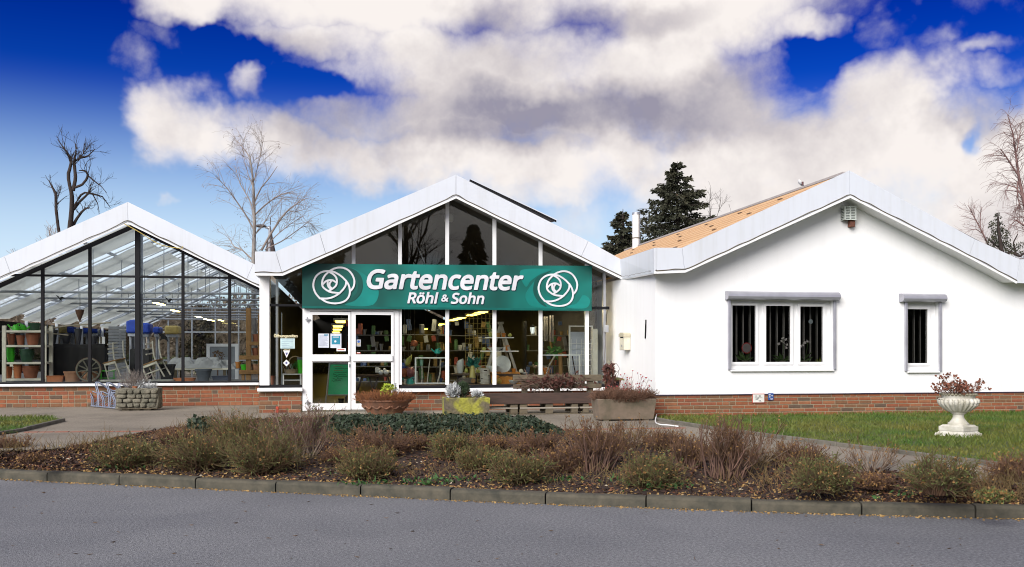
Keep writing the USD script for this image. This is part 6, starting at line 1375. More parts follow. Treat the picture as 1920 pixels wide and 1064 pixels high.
c = P(941, 684, Ya - .2); r = 16.5 * S(941, Ya); t = thing('ceramic_plate', 'large round white plate leaning under the ladder', 'plate', (c[0], c[1], c[2] - r)); part(t, 'plate', rot(lathe([(0, .012), (r * .7, .012), (r, .03), (r, .036), (r * .7, .02), (0, .02)], (0, 0, 0), 40), math.pi / 2 - .15, (1, 0, 0), (0, 0, 0)).apply_translation(c), ce, smooth=40); part(t, 'foot', rot(lathe([(0, 0), (r * .4, 0), (r * .4, .011), (0, .011)], (0, 0, 0), 24), math.pi / 2 - .15, (1, 0, 0), (0, 0, 0)).apply_translation(c), ce)
dish(923, 25, YE + .48, P(923, 698, YE + .48)[2], ce, 'white bowl with a dark rim line left of the large plate', .46)
pot(959, 968, 692, 699, YE + .5, og, 'ceramic_pot', 'orange pot on the cloth right of the large plate', z=P(963, 698.5, YE + .5)[2]); vase(977, 700, 692, 9, YE + .5, cream_w, 'small cream egg cup in a basket at the ladder foot', egg, name='ceramic_egg'); dish(984, 11, YE + .5, P(984, 702, YE + .5)[2], ce, 'small white bowl right of the orange cloth', .35); dish(963, 19, YE + .26, hz + .0, ce, 'white bowl at the window in front of the orange cloth', .4)
cloth_o = M('orange_cloth', (.52, .22, .035), .8, scale=7., col2=(.42, .15, .02))
x0, x1 = XY(919, YE + .5), XY(976, YE + .5); U = np.linspace(0, 1, 46); W_ = np.linspace(0, 1, 14); zt1 = P(945, 698.5, YE + .5)[2]
V = np.array([[(x0 + (x1 - x0) * u, YE + .62 - .36 * w, zt1 - (zt1 - hz) * max(0, w - .35) / .65 * .96 + .02 * math.sin(u * 21 + w * 9) * (w > .1) - .05 * u * w) for u in U] for w in W_]).reshape(-1, 3); V[:, 1] += .02 * np.sin(V[:, 0] * 30 + V[:, 2] * 14)
I = np.arange(len(V)).reshape(14, 46); solo('orange_cloth', (V, np.stack([I[:-1, :-1], I[:-1, 1:], I[1:, 1:], I[1:, :-1]], -1).reshape(-1, 4)), cloth_o, 'folded orange cloth draped over a low stand under the ladder', 'cloth', smooth=True)
st_ = thing('low_stand', 'low stand hidden under the orange cloth', 'stand', ((x0 + x1) / 2, YE + .6, hz)); part(st_, 'block', cbox(x0 + .03, x1 - .03, YE + .42, YE + .8, hz, zt1 - .03, .01), dark_wood)
for px, lab in ((926, 'left yellow gourd in front of the orange cloth'), (935.5, 'right yellow gourd in front of the orange cloth')): c = P(px, 721, YE + .3); c[2] = hz; t = thing('gourd', lab, 'gourd', c); part(t, 'fruit', lathe([(0, 0), (.05, .01), (.065, .05), (.05, .09), (.03, .11), (0, .125)], c, 16), M('gourd_yellow', (.55, .36, .06), .5), smooth=50); part(t, 'stalk', tube([c + [0, 0, .12], c + [.01, 0, .15]], .008, 5), old_wood)
c = P(998.5, 613, YE + 1.0); ln_ = thing('lantern', 'small white glazed lantern hanging in the third window', 'lantern', c); s = S(998, YE + 1.)
part(ln_, 'housing', lathe([(0, -.15), (.035, -.15), (.055, -.01), (.03, .02), (0, .05)], c, 6), emit_mat('lantern_glow', (.9, .92, .85), .8)); part(ln_, 'cap', lathe([(.062, -.012), (.035, .03), (0, .06), (0, .045), (.03, .02)], c, 6), black_m); part(ln_, 'chain', tube([c + [0, 0, .05], [c[0], c[1], 3.5]], .004, 4), black_m)
for k in range(6): an = k * math.pi / 3; part(ln_, 'bar', tube([c + [.036 * math.cos(an), .036 * math.sin(an), -.15], c + [.056 * math.cos(an), .056 * math.sin(an), -.012]], .004, 4), black_m)
c = P(1003, 687, YE + .5); t = thing('rose_ornament', 'cream rose with green leaves beside the fourth mullion', 'flower', c); part(t, 'blossom', leaves(np.repeat(c[None], 18, 0), .055, rg, None, asp=.9), M('rose_cream', (.60, .45, .30), .6)); part(t, 'leaf', leaves(np.repeat(c[None] + [0, .02, .03], 8, 0), .09, rg), MATS['leaf_green']); part(t, 'stem', tube([c, [c[0] - .03, c[1], hz]], .005, 5), stemg)
wire_frame('white square frame behind the right hand window panes', 1009, 665, 1088, 720, YE + .32, white_paint)
for pts, r, m, lab in (([(1021, 720), (1028, 690), (1040, 668)], .018, birch_m, 'leaning pale birch branch in the right hand frame'), ([(1051, 712), (1051, 690), (1050, 662)], .045, warm_wood, 'thick upright trunk in the right hand frame'), ([(1070, 712), (1066, 690), (1064, 672)], .016, birch_m, 'thin birch rod right of the thick trunk'), ([(1082, 712), (1078, 697), (1073, 668)], .012, bark_dark, 'dark forked twig in the right hand frame')): solo('branch', tube(smoothline([P(a, b, YE + .55) for a, b in pts], 5), r, 7), m, lab, 'branch', smooth=True)
pot(1018, 1032, 690, 706, YE + .7, og, 'ceramic_pot', 'orange pot behind the leaning birch branch'); c = P(1040, 660, YE + .8); t = thing('potted_plant', 'dark green leafy plant hanging behind the right frame', 'plant', c); part(t, 'foliage', leaves(blob_points(c, (.16, .1, .1), 90, rg), .1, rg), MATS['leaf_green']); part(t, 'stem', tube([c, [c[0], c[1], hz]], .008, 5), stemg)
Yp = YE + .9; a, b = P(1067, 722, Yp), P(1112, 611, Yp); t = thing('grid_stand', 'white grid stand with pale panel behind the last window', 'stand', (a[0], Yp, ZY)); part(t, 'frame', ext(sbox(a[0], ZY + .02, b[0], b[2]).difference(sbox(a[0] + .03, ZY + .05, b[0] - .03, b[2] - .03)), Yp, Yp + .03), white_paint); part(t, 'panel', box(a[0] + .03, b[0] - .12, Yp + .035, Yp + .045, ZY + .06, b[2] - .14), M('pale_panel', (.50, .53, .62), .7))
for z in np.linspace(ZY + .3, b[2] - .4, 10): part(t, 'rod', tube([(a[0], Yp - .004, z), (b[0], Yp - .004, z)], .005, 4), white_paint)
for x in np.linspace(a[0] + .05, b[0] - .05, 5): part(t, 'rod', tube([(x, Yp - .012, ZY + .05), (x, Yp - .012, b[2] - .3)], .005, 4), white_paint)
a, b = P(1111, 720, YE + .5), P(1121, 617, YE + .5); solo('display_post', cbox(a[0], b[0], YE + .5, YE + .6, hz, b[2], .01), cream_w, 'broad cream post at the right end of the hall windows', 'post')
for px0, px1, y0, y1, lab in ((1019, 1027, 594, 640, 'left pale cloth strip hanging behind the fourth window'), (1029, 1038, 592, 641, 'right pale cloth strip hanging behind the fourth window')):
    Yq = YE + 1.6; x0, x1 = XY(px0, Yq), XY(px1, Yq); z0, z1 = P(px0, y1, Yq)[2], P(px0, y0, Yq)[2]; U = np.linspace(0, 1, 14); V = np.array([[(x0 + (x1 - x0) * u, Yq + .03 * math.sin(u * 12), z) for u in U] for z in (z0, (z0 + z1) / 2, z1)]).reshape(-1, 3); I = np.arange(42).reshape(3, 14); solo('cloth_strip', (V, np.stack([I[:-1, :-1], I[:-1, 1:], I[1:, 1:], I[1:, :-1]], -1).reshape(-1, 4)), M('cloth_grey', (.30, .28, .29), .9), lab, 'cloth', smooth=True)
# flood lamp under the ridge behind the gable glass, and a slanting stay
c = P(842, 408, YE + .35); t = thing('flood_lamp', 'beige box lamp behind the gable glass under the ridge', 'lamp', c); s = S(842, YE); part(t, 'housing', cbox(c[0] - 8.5 * s, c[0] + 8.5 * s, YE + .3, YE + .5, c[2] - 7.5 * s, c[2] + 7.5 * s, .02), M('lamp_beige', (.28, .26, .23), .6)); part(t, 'face', box(c[0] - 6.5 * s, c[0] + 6.5 * s, YE + .294, YE + .299, c[2] - 5 * s, c[2] + 5 * s), M('lamp_face', (.36, .33, .28), .4)); part(t, 'hanger', tube([c + [0, .1, 7 * s], [c[0], c[1] + .1, er_b[2] + .1]], .012, 5), black_m)
solo('stay_rod', tube([P(767, 425, YE + .6), P(798, 498, YE + .6)], .012, 5), alu_m, 'thin slanting rod behind the left gable pane', 'rod')
# junction box and cables by the right end
t = thing('junction_box', 'grey junction box with cables at the corner beside the letter box', 'box', P(1136, 618, YE - .05)); a, b = P(1132.5, 624, YE - .05), P(1140.5, 610, YE - .05); part(t, 'box', cbox(a[0], b[0], YE - .1, YE - .03, a[2], b[2], .01), M('box_grey', (.38, .39, .40), .5)); part(t, 'cable', tube(smoothline([P(1137, 610, YE - .06), P(1137, 595, YE - .06), P(1139, 582, YE - .06)], 5), .008, 5), black_m, smooth=True); part(t, 'cable', tube(smoothline([P(1136, 624, YE - .06), P(1134, 660, YE - .06), P(1131, 690, YE - .06), P(1131, 705, YE - .06)], 5), .006, 5), grime_m, smooth=True)
# ------------------------------------------------------------------ planters before the buildings
stone_m = M('rough_stone', (.22, .20, .15), .95, scale=9., col2=(.07, .07, .05), bump=.03, bscale=16)
moss_m = usdkit.material(stage, '/World/Looks/mossy_concrete', {
    'g': ('geometry', {}), 'n': ('noise_texture', {'scale': 2.3, 'detail': 6., 'distortion': .6}), 'n2': ('noise_texture', {'scale': 26., 'detail': 5.}),
    'r': ('rgb_ramp', {'ramp': [(.36, (.24, .24, .035)), (.47, (.34, .33, .05)), (.56, (.15, .13, .07)), (.68, (.13, .105, .085))]}), 'r2': ('rgb_ramp', {'ramp': [(.3, (.6, .6, .6)), (.7, (1.15, 1.15, 1.15))]}), 'm': ('mix_color', {'blend_type': 'multiply', 'fac': 1.}),
    'b': ('bump', {'distance': .012, 'strength': 1.}), 'p': ('principled_bsdf', {'roughness': .95})},
    [('g.position', 'n.vector'), ('g.position', 'n2.vector'), ('n.fac', 'r.fac'), ('n2.fac', 'r2.fac'), ('r.color', 'm.a'), ('r2.color', 'm.b'), ('m.result', 'p.base_color'), ('n2.fac', 'b.height'), ('b.normal', 'p.normal')], surface='p.BSDF')
conc_m = M('planter_concrete', (.21, .155, .115), .95, scale=4., col2=(.10, .085, .055), bump=.008, bscale=30, detail=9)
steel_b = M('bike_rack_steel', (.20, .23, .31), .45, scale=8., metal=.2)
def trough(parent, x0, x1, y0, y1, z0, z1, wall, m, name='body', c=.015, batter=.0):
    o = sbox(x0, y0, x1, y1); i = sbox(x0 + wall, y0 + wall, x1 - wall, y1 - wall)
    p = [part(parent, name, quad_tap(x0, x1, y0, y1, z0, z1, wall, batter), m)]
    return p
def quad_tap(x0, x1, y0, y1, z0, z1, w, b):
    import manifold3d as md
    out = _hull([(x, y, z) for x, y, z in [(x0 + b, y0 + b, z0), (x1 - b, y0 + b, z0), (x0 + b, y1 - b, z0), (x1 - b, y1 - b, z0), (x0, y0, z1 - .012), (x1, y0, z1 - .012), (x0, y1, z1 - .012), (x1, y1, z1 - .012), (x0 + .012, y0 + .012, z1), (x1 - .012, y0 + .012, z1), (x0 + .012, y1 - .012, z1), (x1 - .012, y1 - .012, z1)]])
    tm = trimesh.Trimesh(*out, process=True)
    A = md.Manifold(md.Mesh(np.asarray(tm.vertices, np.float32), np.asarray(tm.faces, np.uint32)))
    B = md.Manifold.cube([x1 - x0 - 2 * w, y1 - y0 - 2 * w, z1 - z0], False).translate([x0 + w, y0 + w, z1 - .09])
    return tri(meshkit.arrays(A - B)[:2])
def twig_tuft(c, r, h, n, rng, rad=.003, spread=.6, K=4, wob=.1, up=.0):
    """upright twigs from a patch of radius r; returns points and radii"""
    a = rng.uniform(0, 2 * np.pi, n); q = np.sqrt(rng.uniform(0, 1, n))
    rx_, ry_ = (r if np.ndim(r) else (r, r))
    base = np.array(c) + np.stack([q * rx_ * np.cos(a), q * ry_ * np.sin(a), np.zeros(n)], 1)
    d = np.stack([np.cos(a) * q * spread, np.sin(a) * q * spread, np.ones(n)], 1) + rng.normal(size=(n, 3)) * .22
    L = h * rng.uniform(.45, 1.08, n); out = [base]; d /= np.linalg.norm(d, axis=1, keepdims=True)
    for j in range(K - 1):
        out.append(out[-1] + d * (L / (K - 1))[:, None]); d = d + rng.normal(size=(n, 3)) * wob + [0, 0, up]; d /= np.linalg.norm(d, axis=1, keepdims=True)
    return np.stack(out, 1), np.repeat(np.linspace(1, .45, K)[None], n, 0) * rad * rng.uniform(.7, 1.4, (n, 1))
heath_m = M('heather_brown', (.26, .10, .035), .95, scale=9., col2=(.15, .06, .025)); heath2_m = M('heather_dull', (.17, .085, .05), .95, scale=9., col2=(.10, .055, .035)); silver_m = M('silver_leaf', (.48, .50, .50), .8); yg_m = M('leaf_yellowgreen', (.25, .32, .05), .6)
yews = M('dark_green_needles', (.03, .055, .02), .8)
rs = np.random.default_rng(51)

# stone trough on a pallet and the bicycle stand, before the greenhouse
q = G(257, 770.5, ZY); Ys_ = q[1]; x0, x1 = XY(217, Ys_), XY(296.5, Ys_); zt_s, zb_s = P(257, 728.5, Ys_)[2], P(257, 765.5, Ys_)[2]
t = thing('stone_trough', 'mossy rough stone trough planter on a small pallet before the greenhouse', 'planter', (q[0], Ys_, ZY))
import manifold3d as md
cx, cy, wx_, wy_ = (x0 + x1) / 2, Ys_ + .24, (x1 - x0) / 2, .24
m_ = quad_tap(x0, x1, Ys_, Ys_ + .48, zb_s, zt_s, .07, .0); m_ = m_.subdivide_to_size(.05)
v = m_.vertices.copy(); n3 = np.stack([meshkit.fbm(v * 9 + k * 31, 4, k) for k in range(3)], 1) - .5; m_.vertices = v + n3 * [.05, .09, .05]
part(t, 'body', m_, stone_m, smooth=35)
for row in range(4):                                     # courses of rough stones on the front face
    xx = x0 + .02; zz = zb_s + .02 + row * (zt_s - zb_s - .04) / 4; hh = (zt_s - zb_s - .04) / 4 - .012
    while xx < x1 - .06:
        w = min(rs.uniform(.09, .2), x1 - .02 - xx); s_ = trimesh.creation.icosphere(2, 1.); vv = s_.vertices; vv = np.sign(vv) * np.abs(vv) ** .6; vv = vv * [w / 2, .035, hh / 2] + (meshkit.fbm(vv * 2 + xx * 9, 3, 5)[:, None] - .5) * .02
        s_.vertices = vv + [xx + w / 2, Ys_ - .012, zz + hh / 2]; part(t, 'stone', s_, stone_m, smooth=True); xx += w + .01
part(t, 'soil', box(x0 + .06, x1 - .06, Ys_ + .06, Ys_ + .42, zt_s - .06, zt_s - .03), soil_m)
for f in (.16, .5, .84): part(t, 'pallet_block', cbox(x0 + .08 + (x1 - x0 - .2) * f - .07, x0 + .08 + (x1 - x0 - .2) * f + .07, Ys_ + .03, Ys_ + .45, ZY, zb_s - .025, .004), old_wood)
part(t, 'pallet_board', cbox(x0 + .03, x1 - .02, Ys_ + .0, Ys_ + .47, zb_s - .025, zb_s - .002, .004), old_wood)
a_ = twig_tuft((XY(247, Ys_) , Ys_ + .24, zt_s - .04), .10, .42, 90, rs, .003, .8, up=.02, wob=.2); b_ = grow(*a_, 420, .15, (.2, .7), rs, .03, K=4, rk=.8)
gs = thing('dry_shrub', 'grey dry bushy plant standing in the mossy stone trough', 'shrub', (XY(247, Ys_), Ys_ + .24, zt_s)); part(gs, 'stems', tri(tubes(*a_, 4)), M('twig_grey', (.20, .17, .15), .9)); part(gs, 'twigs', tri(tubes(b_[0], np.maximum(b_[1], .002), 3)), MATS['twig_grey'])
a_ = twig_tuft((XY(268, Ys_), Ys_ + .2, zt_s - .03), (.14, .08), .22, 160, rs, .003, 1.2, wob=.3); gs = thing('silver_plant', 'low silvery plant at the right of the dry shrub in the stone trough', 'plant', (XY(268, Ys_), Ys_ + .2, zt_s)); part(gs, 'stems', tri(tubes(*a_, 3)), silver_m); part(gs, 'leaf', leaves(a_[0].reshape(-1, 3)[rs.choice(640, 200)], .05, rs), silver_m)
pot(248, 258, 721, 730, Ys_ + .12, terra, 'clay_pot', 'small broken clay pot sunk in the stone trough', z=zt_s - .06)

# bicycle stand: rows of leaning wire loops on a ground frame
q0, q1 = G(171, 764, ZY), G(236, 770, ZY)
bkr = thing('bicycle_stand', 'galvanised bicycle stand with looped wheel holders left of the stone trough', 'bicycle stand', q0)
ax_ = (q1 - q0); ax_ /= np.linalg.norm(ax_); bkd = np.array([-ax_[1], ax_[0], 0]);  bkd = bkd if bkd[1] > 0 else -bkd
Lr = np.linalg.norm(q1 - q0) + .1
for off in (0, .40): part(bkr, 'base_rail', tube([q0 + bkd * off + [0, 0, .03], q0 + ax_ * Lr + bkd * off + [0, 0, .03]], .016, 7), steel_b, smooth=True)
part(bkr, 'top_rail', tube([q0 + bkd * .40 + [0, 0, .36], q0 + ax_ * Lr + bkd * .40 + [0, 0, .36]], .012, 7), steel_b, smooth=True)
for k in range(6):
    hi = k % 2; b0 = q0 + ax_ * (.06 + k * Lr / 6.4); hgt = (.50 if hi else .30); lean = -ax_ * (.24 if not hi else .20)
    pts = []
    for w in (-.032, .032):
        pass
    l = [b0 + ax_ * -.035 + [0, 0, .03], b0 + ax_ * -.035 + lean * .5 + bkd * .05 + [0, 0, hgt * .6], b0 + ax_ * -.03 + lean + bkd * .05 + [0, 0, hgt], b0 + lean * 1.2 + bkd * .07 + [0, 0, hgt + .05], b0 + ax_ * .04 + lean + bkd * .12 + [0, 0, hgt + .02], b0 + ax_ * .035 + lean * .4 + bkd * .3 + [0, 0, hgt * .75], b0 + ax_ * .035 + bkd * .40 + [0, 0, .36]]
    part(bkr, 'wheel_loop', tube(smoothline(l, 6), .012, 7), steel_b, smooth=True)
    l2 = [p + ax_ * .075 for p in l]; part(bkr, 'wheel_loop', tube(smoothline(l2, 6), .012, 7), steel_b, smooth=True)
for k in range(14): b0 = q0 + ax_ * (.03 + k * Lr / 14.5); part(bkr, 'upright_bar', tube([b0 + [0, 0, .03], b0 + bkd * .40 + [0, 0, .36]], .007, 6), steel_b, smooth=True)

# terracotta bowl with heather
q = G(722, 780, ZY); Yb_ = q[1] + .3; c = np.array([XY(722, Yb_), Yb_, ZY]); s = S(722, Yb_); r = 49 * s; zt = P(722, 749, Yb_)[2]
t = thing('terracotta_bowl', 'wide weathered terracotta bowl with moulded swags right of the door', 'planter', c)
h = zt - ZY
part(t, 'body', lathe([(0, 0), (r * .60, 0), (r * .66, h * .12), (r * .86, h * .6), (r * .96, h * .9), (r * 1.0, h * .92), (r * 1.0, h), (r * .92, h), (r * .88, h * .85), (0, h * .8)], c, 36), M('terracotta_old', (.27, .115, .06), .95, scale=7., col2=(.13, .075, .05), bump=.006, bscale=26), smooth=40)
for k in range(7):
    a = -math.pi / 2 + (k - 3) * .42; pts = []
    for w in np.linspace(-.19, .19, 9):
        aa = a + w; rr_ = r * (.80 + .06 * math.cos(w * 8)) + .012; zq = ZY + h * (.62 - .16 * math.cos(w / .19 * math.pi / 2)); rr_ = np.interp((zq - ZY) / h, [0, .12, .6, .9], [r * .6, r * .66, r * .86, r * .96]) + .006; pts.append((c[0] + rr_ * math.cos(aa), c[1] + rr_ * math.sin(aa), zq))
    part(t, 'swag', tube(pts, .018, 6), MATS['terracotta_old'], smooth=True)
he = thing('heather', 'rusty brown heather filling the terracotta bowl', 'plant', (c[0], c[1], zt)); a_ = twig_tuft((c[0], c[1], zt - .06), (r * .95, r * .9), .24, 900, rs, .004, .9, wob=.2); part(he, 'stems', tri(tubes(*a_, 3)), heath_m); b_ = grow(*a_, 1800, .09, (.2, .8), rs, .0, K=3, rk=.8); part(he, 'foliage', tri(tubes(b_[0], np.maximum(b_[1], .003), 3)), heath_m)
a_ = twig_tuft((XY(690, Yb_), c[1] - .3, zt - .02), .06, .3, 14, rs, .003, 1.6, up=-.5); part(he, 'stems', tri(tubes(*a_, 3)), heath2_m, label='dry sprigs hanging over the left rim')
sg = thing('spurge_plant', 'bright yellow green leafy sprig in the terracotta bowl', 'plant', P(726, 748, Yb_)); pc = P(726, 733, Yb_); part(sg, 'leaf', leaves(blob_points(pc, (.13, .1, .15), 130, rs), .075, rs), M('leaf_lime', (.36, .45, .03), .6)); part(sg, 'stem', tri(tubes(*twig_tuft((pc[0], pc[1], zt - .03), .03, .26, 9, rs, .005, .6), 4)), stemg)
pc = P(740, 733, Yb_ + .2); sg = thing('silver_plant', 'silvery tuft beside the yellow green sprig at the door frame', 'plant', pc); part(sg, 'leaf', leaves(blob_points(pc, (.06, .06, .17), 90, rs), .06, rs), silver_m); part(sg, 'stem', tube([pc + [0, 0, -.25], pc], .006, 4), silver_m)

# square planter thick with moss
q = G(872, 784, ZY); Ym = q[1]; x0, x1 = XY(834, Ym), XY(919, Ym); zt = P(872, 746.5, Ym)[2]
t = thing('mossy_planter', 'square concrete planter bright with yellow green moss on its left', 'planter', (q[0], Ym, ZY)); part(t, 'body', quad_tap(x0, x1, Ym, Ym + .62, ZY - .01, zt, .07, .02), moss_m); part(t, 'soil', box(x0 + .06, x1 - .06, Ym + .06, Ym + .55, zt - .07, zt - .035), soil_m)
def bushy(name, label, px, pyc, rx_, rz_, Y, n, size, m, cat='plant', d=None, up=.4):
    c = P(px, pyc, Y); t = thing(name, label, cat, (c[0], Y, c[2] - rz_ * S(px, Y))); s = S(px, Y)
    pts = blob_points(c, (rx_ * s, rx_ * s * .8, rz_ * s), n, rs); dd = pts - (c - [0, 0, rz_ * s]) + rs.normal(size=pts.shape) * .05
    part(t, 'foliage', leaves(pts, size, rs, dd + [0, 0, up * .1]), m); a_ = twig_tuft((c[0], Y, c[2] - rz_ * s * 1.25), rx_ * s * .3, rz_ * s * 1.9, 14, rs, .004, .6); part(t, 'stem', tri(tubes(*a_, 4)), twig_brown); return t
bushy('silver_plant', 'dusty silver leaved plant at the left of the mossy planter', 850, 735, 11, 12, Ym + .25, 320, .075, silver_m); bushy('dwarf_conifer', 'small dark green conifer in the middle of the mossy planter', 868, 732, 11, 14, Ym + .3, 900, .05, yews, d=1); bushy('silver_plant', 'small silver rosette at the right of the mossy planter', 895, 741, 9, 5, Ym + .2, 110, .07, silver_m)

# pallets with the front plank
Yp0 = G(1000, 777.5, ZY)[1]
pb = thing('pallet_planter', 'long plank planter built of stacked grey pallets under the right hand windows', 'planter', (XY(1015, Yp0), Yp0, ZY))
zz = lambda py: P(1015, py, Yp0)[2]
part(pb, 'front_plank', cbox(XY(909, Yp0), XY(1121, Yp0), Yp0 - .03, Yp0 + .03, zz(757.5), zz(737), .008), dark_wood)
part(pb, 'end_plank', cbox(XY(909, Yp0), XY(909, Yp0) + .05, Yp0 + .035, YE - .65, zz(757.5), zz(738), .008), dark_wood)
for a, b in ((919, 958), (957.5, 971), (975, 989), (1023.5, 1037.5), (1072, 1084), (1094, 1104.5)):
    if a == 919: continue
    for y in (Yp0 + .0, Yp0 + .45): part(pb, 'pallet_block', cbox(XY(a, Yp0), XY(b, Yp0), y, y + .14, ZY + .02, zz(758), .006), old_wood)
for a, b in ((918, 971), (975, 1085), (1088, 1116)):
    part(pb, 'pallet_slat', cbox(XY(a, Yp0), XY(b, Yp0), Yp0 - .008, Yp0 + .09, zz(766.8), zz(764), .004), M('wood_grey_light', (.30, .27, .22), .9, scale=5., stretch=(1, 6, 6))); part(pb, 'pallet_slat', cbox(XY(a, Yp0), XY(b, Yp0), Yp0 - .005, Yp0 + .09, ZY, ZY + .018, .004), old_wood)
    part(pb, 'pallet_slat', cbox(XY(a, Yp0), XY(b, Yp0), Yp0 + .42, Yp0 + .55, zz(766.8), zz(764), .004), old_wood)
Yp1 = Yp0 + .30
for py0, py1, a, b in ((703, 715.2, 962, 1128), (720, 729, 962.5, 1128)): part(pb, 'rear_plank', cbox(XY(a, Yp1), XY(b, Yp1), Yp1, Yp1 + .03, P(1040, py1, Yp1)[2], P(1040, py0, Yp1)[2], .005), old_wood)
for pxc in (985, 1046, 1108): part(pb, 'pallet_block', cbox(XY(pxc - 5, Yp1), XY(pxc + 5, Yp1), Yp1 + .035, Yp1 + .15, P(1040, 745, Yp1)[2], P(1040, 704, Yp1)[2], .005), old_wood)
part(pb, 'soil', box(XY(912, Yp0), XY(1118, Yp0), Yp0 + .035, Yp1 - .005, zz(756), zz(740.5)), soil_m)
# dead cut branches with red brown leaves heaped over it
dl = M('dead_leaf_red', (.11, .035, .022), .8, scale=12., col2=(.06, .022, .018)); n = 90
cc_ = np.column_stack([rs.uniform(XY(975, Yp1), XY(1090, Yp1), n), rs.uniform(Yp1 - .2, Yp1 + .1, n), rs.uniform(P(1040, 727, Yp1)[2], P(1040, 708, Yp1)[2], n)])
d = np.column_stack([rs.normal(size=n), rs.normal(size=n) * .3, rs.normal(size=n) * .35 - .15]); d /= np.linalg.norm(d, axis=1, keepdims=True); Lb = rs.uniform(.2, .6, n)
Pq = np.stack([cc_ + d * Lb[:, None] * (k / 3 - .5) + [0, 0, -.05 * (k / 3 - .5) ** 2] for k in range(4)], 1)
t = thing('cut_branches', 'heap of dead cut branches with dark red leaves lying on the pallet planter', 'branches', (XY(1035, Yp1), Yp1, zz(738))); part(t, 'twigs', tri(tubes(Pq, np.full((n, 4), .006), 4)), twig_brown)
lp = np.column_stack([rs.normal(XY(1042, Yp1), .28, 420), rs.uniform(Yp1 - .22, Yp1 + .05, 420), rs.normal(P(1040, 716, Yp1)[2], .06, 420)]); part(t, 'leaf', leaves(lp, .08, rs), dl)
# trough with trellis box and red leaved plant, at the right end
Yx = Yp0 + .35; a, b = P(1139, 724, Yx), P(1168, 708, Yx); t = thing('wooden_box', 'small weathered wooden box with slanted mossy lid on the right end of the planter', 'box', (a[0], Yx, a[2]))
part(t, 'box', ext(Polygon([(a[0] + .02, a[2] - .12), (b[0] - .10, a[2] - .12), (b[0] - .03, b[2] - .03), (a[0], b[2] - .02)]), Yx, Yx + .25), M('box_wood', (.20, .10, .05), .9, scale=5.)); part(t, 'lid', quad_panel([(a[0] - .03, Yx - .04, b[2] + .01), (b[0] + .02, Yx - .04, b[2] - .035), (b[0] + .02, Yx + .3, b[2] - .01), (a[0] - .03, Yx + .3, b[2] + .03)], np.array([0, 0, -.03])), M('mossy_wood', (.16, .17, .05), .95, scale=6., col2=(.10, .08, .05))); part(t, 'gap', box(a[0] + .14, a[0] + .24, Yx - .006, Yx - .001, a[2], b[2] - .08), black_m)
pc = P(1143, 700, Yx - .15); t = thing('red_leaved_shrub', 'upright plant with hanging dark red leaves before the wooden box', 'shrub', (pc[0], pc[1], P(1143, 730, Yx)[2])); part(t, 'leaf', leaves(blob_points(pc, (.13, .1, .24), 130, rs), .11, rs, np.array([[0, 0, -1.]]) + rs.normal(size=(130, 3)) * .6), dl); part(t, 'stems', tri(tubes(*twig_tuft((pc[0], pc[1], P(1143, 735, Yx)[2]), .05, .62, 8, rs, .006, .3), 5)), bark_dark); part(t, 'stems', tube(smoothline([P(1158, 708, Yx), P(1160, 697, Yx), P(1161, 690, Yx), P(1155, 681, Yx)], 5), .004, 4), twig_brown)
# concrete trough at the corner with dull heather and rose hip twigs
q = G(1175, 790, ZY); Yt2 = q[1]; x0, x1 = XY(1121, Yt2), XY(1231, Yt2); zt = P(1175, 748.5, Yt2)[2]
t = thing('concrete_trough', 'large grey brown concrete trough at the corner of the white house', 'planter', (q[0], Yt2, ZY)); part(t, 'body', quad_tap(x0, x1, Yt2, Yt2 + .5, ZY + .03, zt, .07, .045), conc_m); [part(t, 'foot', box(xx, xx + .1, Yt2 + .06, Yt2 + .44, ZY, ZY + .03), conc_m) for xx in (x0 + .12, x1 - .22)]; part(t, 'soil', box(x0 + .06, x1 - .06, Yt2 + .06, Yt2 + .43, zt - .07, zt - .03), soil_m)
he = thing('heather', 'dull brown heather spilling over the concrete trough', 'plant', ((x0 + x1) / 2, Yt2 + .25, zt)); a_ = twig_tuft(((x0 + x1) / 2, Yt2 + .22, zt - .06), ((x1 - x0) / 2 * .98, .24), .24, 1100, rs, .004, .7, wob=.2); b_ = grow(*a_, 2000, .10, (.2, .9), rs, -.05, K=3, rk=.8); part(he, 'stems', tri(tubes(*a_, 3)), heath2_m); part(he, 'foliage', tri(tubes(b_[0], np.maximum(b_[1], .003), 3)), heath2_m)
a_ = twig_tuft((XY(1195, Yt2), Yt2 + .35, zt - .05), (.28, .1), .48, 26, rs, .004, .9, up=.02); b_ = grow(*a_, 90, .16, (.3, .9), rs, .05, K=4, rk=.8); rh = thing('rose_hip_twigs', 'bare twigs with small red hips behind the heather of the concrete trough', 'shrub', (XY(1195, Yt2), Yt2 + .35, zt)); part(rh, 'stems', tri(tubes(*a_, 4)), twig_red); part(rh, 'twigs', tri(tubes(b_[0], np.maximum(b_[1], .002), 3)), twig_red)
hips = cat([trimesh.creation.icosphere(1, .012).apply_translation(p) for p in b_[0][rs.choice(90, 60, False), -1]]); part(rh, 'hip', hips, M('hip_red', (.35, .04, .05), .5), kind='stuff')
# white hose end by the trough
solo('garden_hose', tube(smoothline([G(1231, 786, ZY) + [0, 0, .08], G(1229, 793, ZY) + [0, 0, .02], G(1236, 797.5, ZY) + [0, 0, .014], G(1252, 799, ZY) + [0, 0, .014], G(1272, 801.5, ZY) + [0, 0, .014]], 6), .012, 6), white_paint, 'thin white hose lying on the path beside the concrete trough', 'hose', smooth=True)
solo('red_marker', cbox(XY(517, YE - .15), XY(523, YE - .15), YE - .2, YE - .12, ZY, ZY + .13, .01), sign_red, 'small red cap standing at the foot of the brick pier', 'marker')

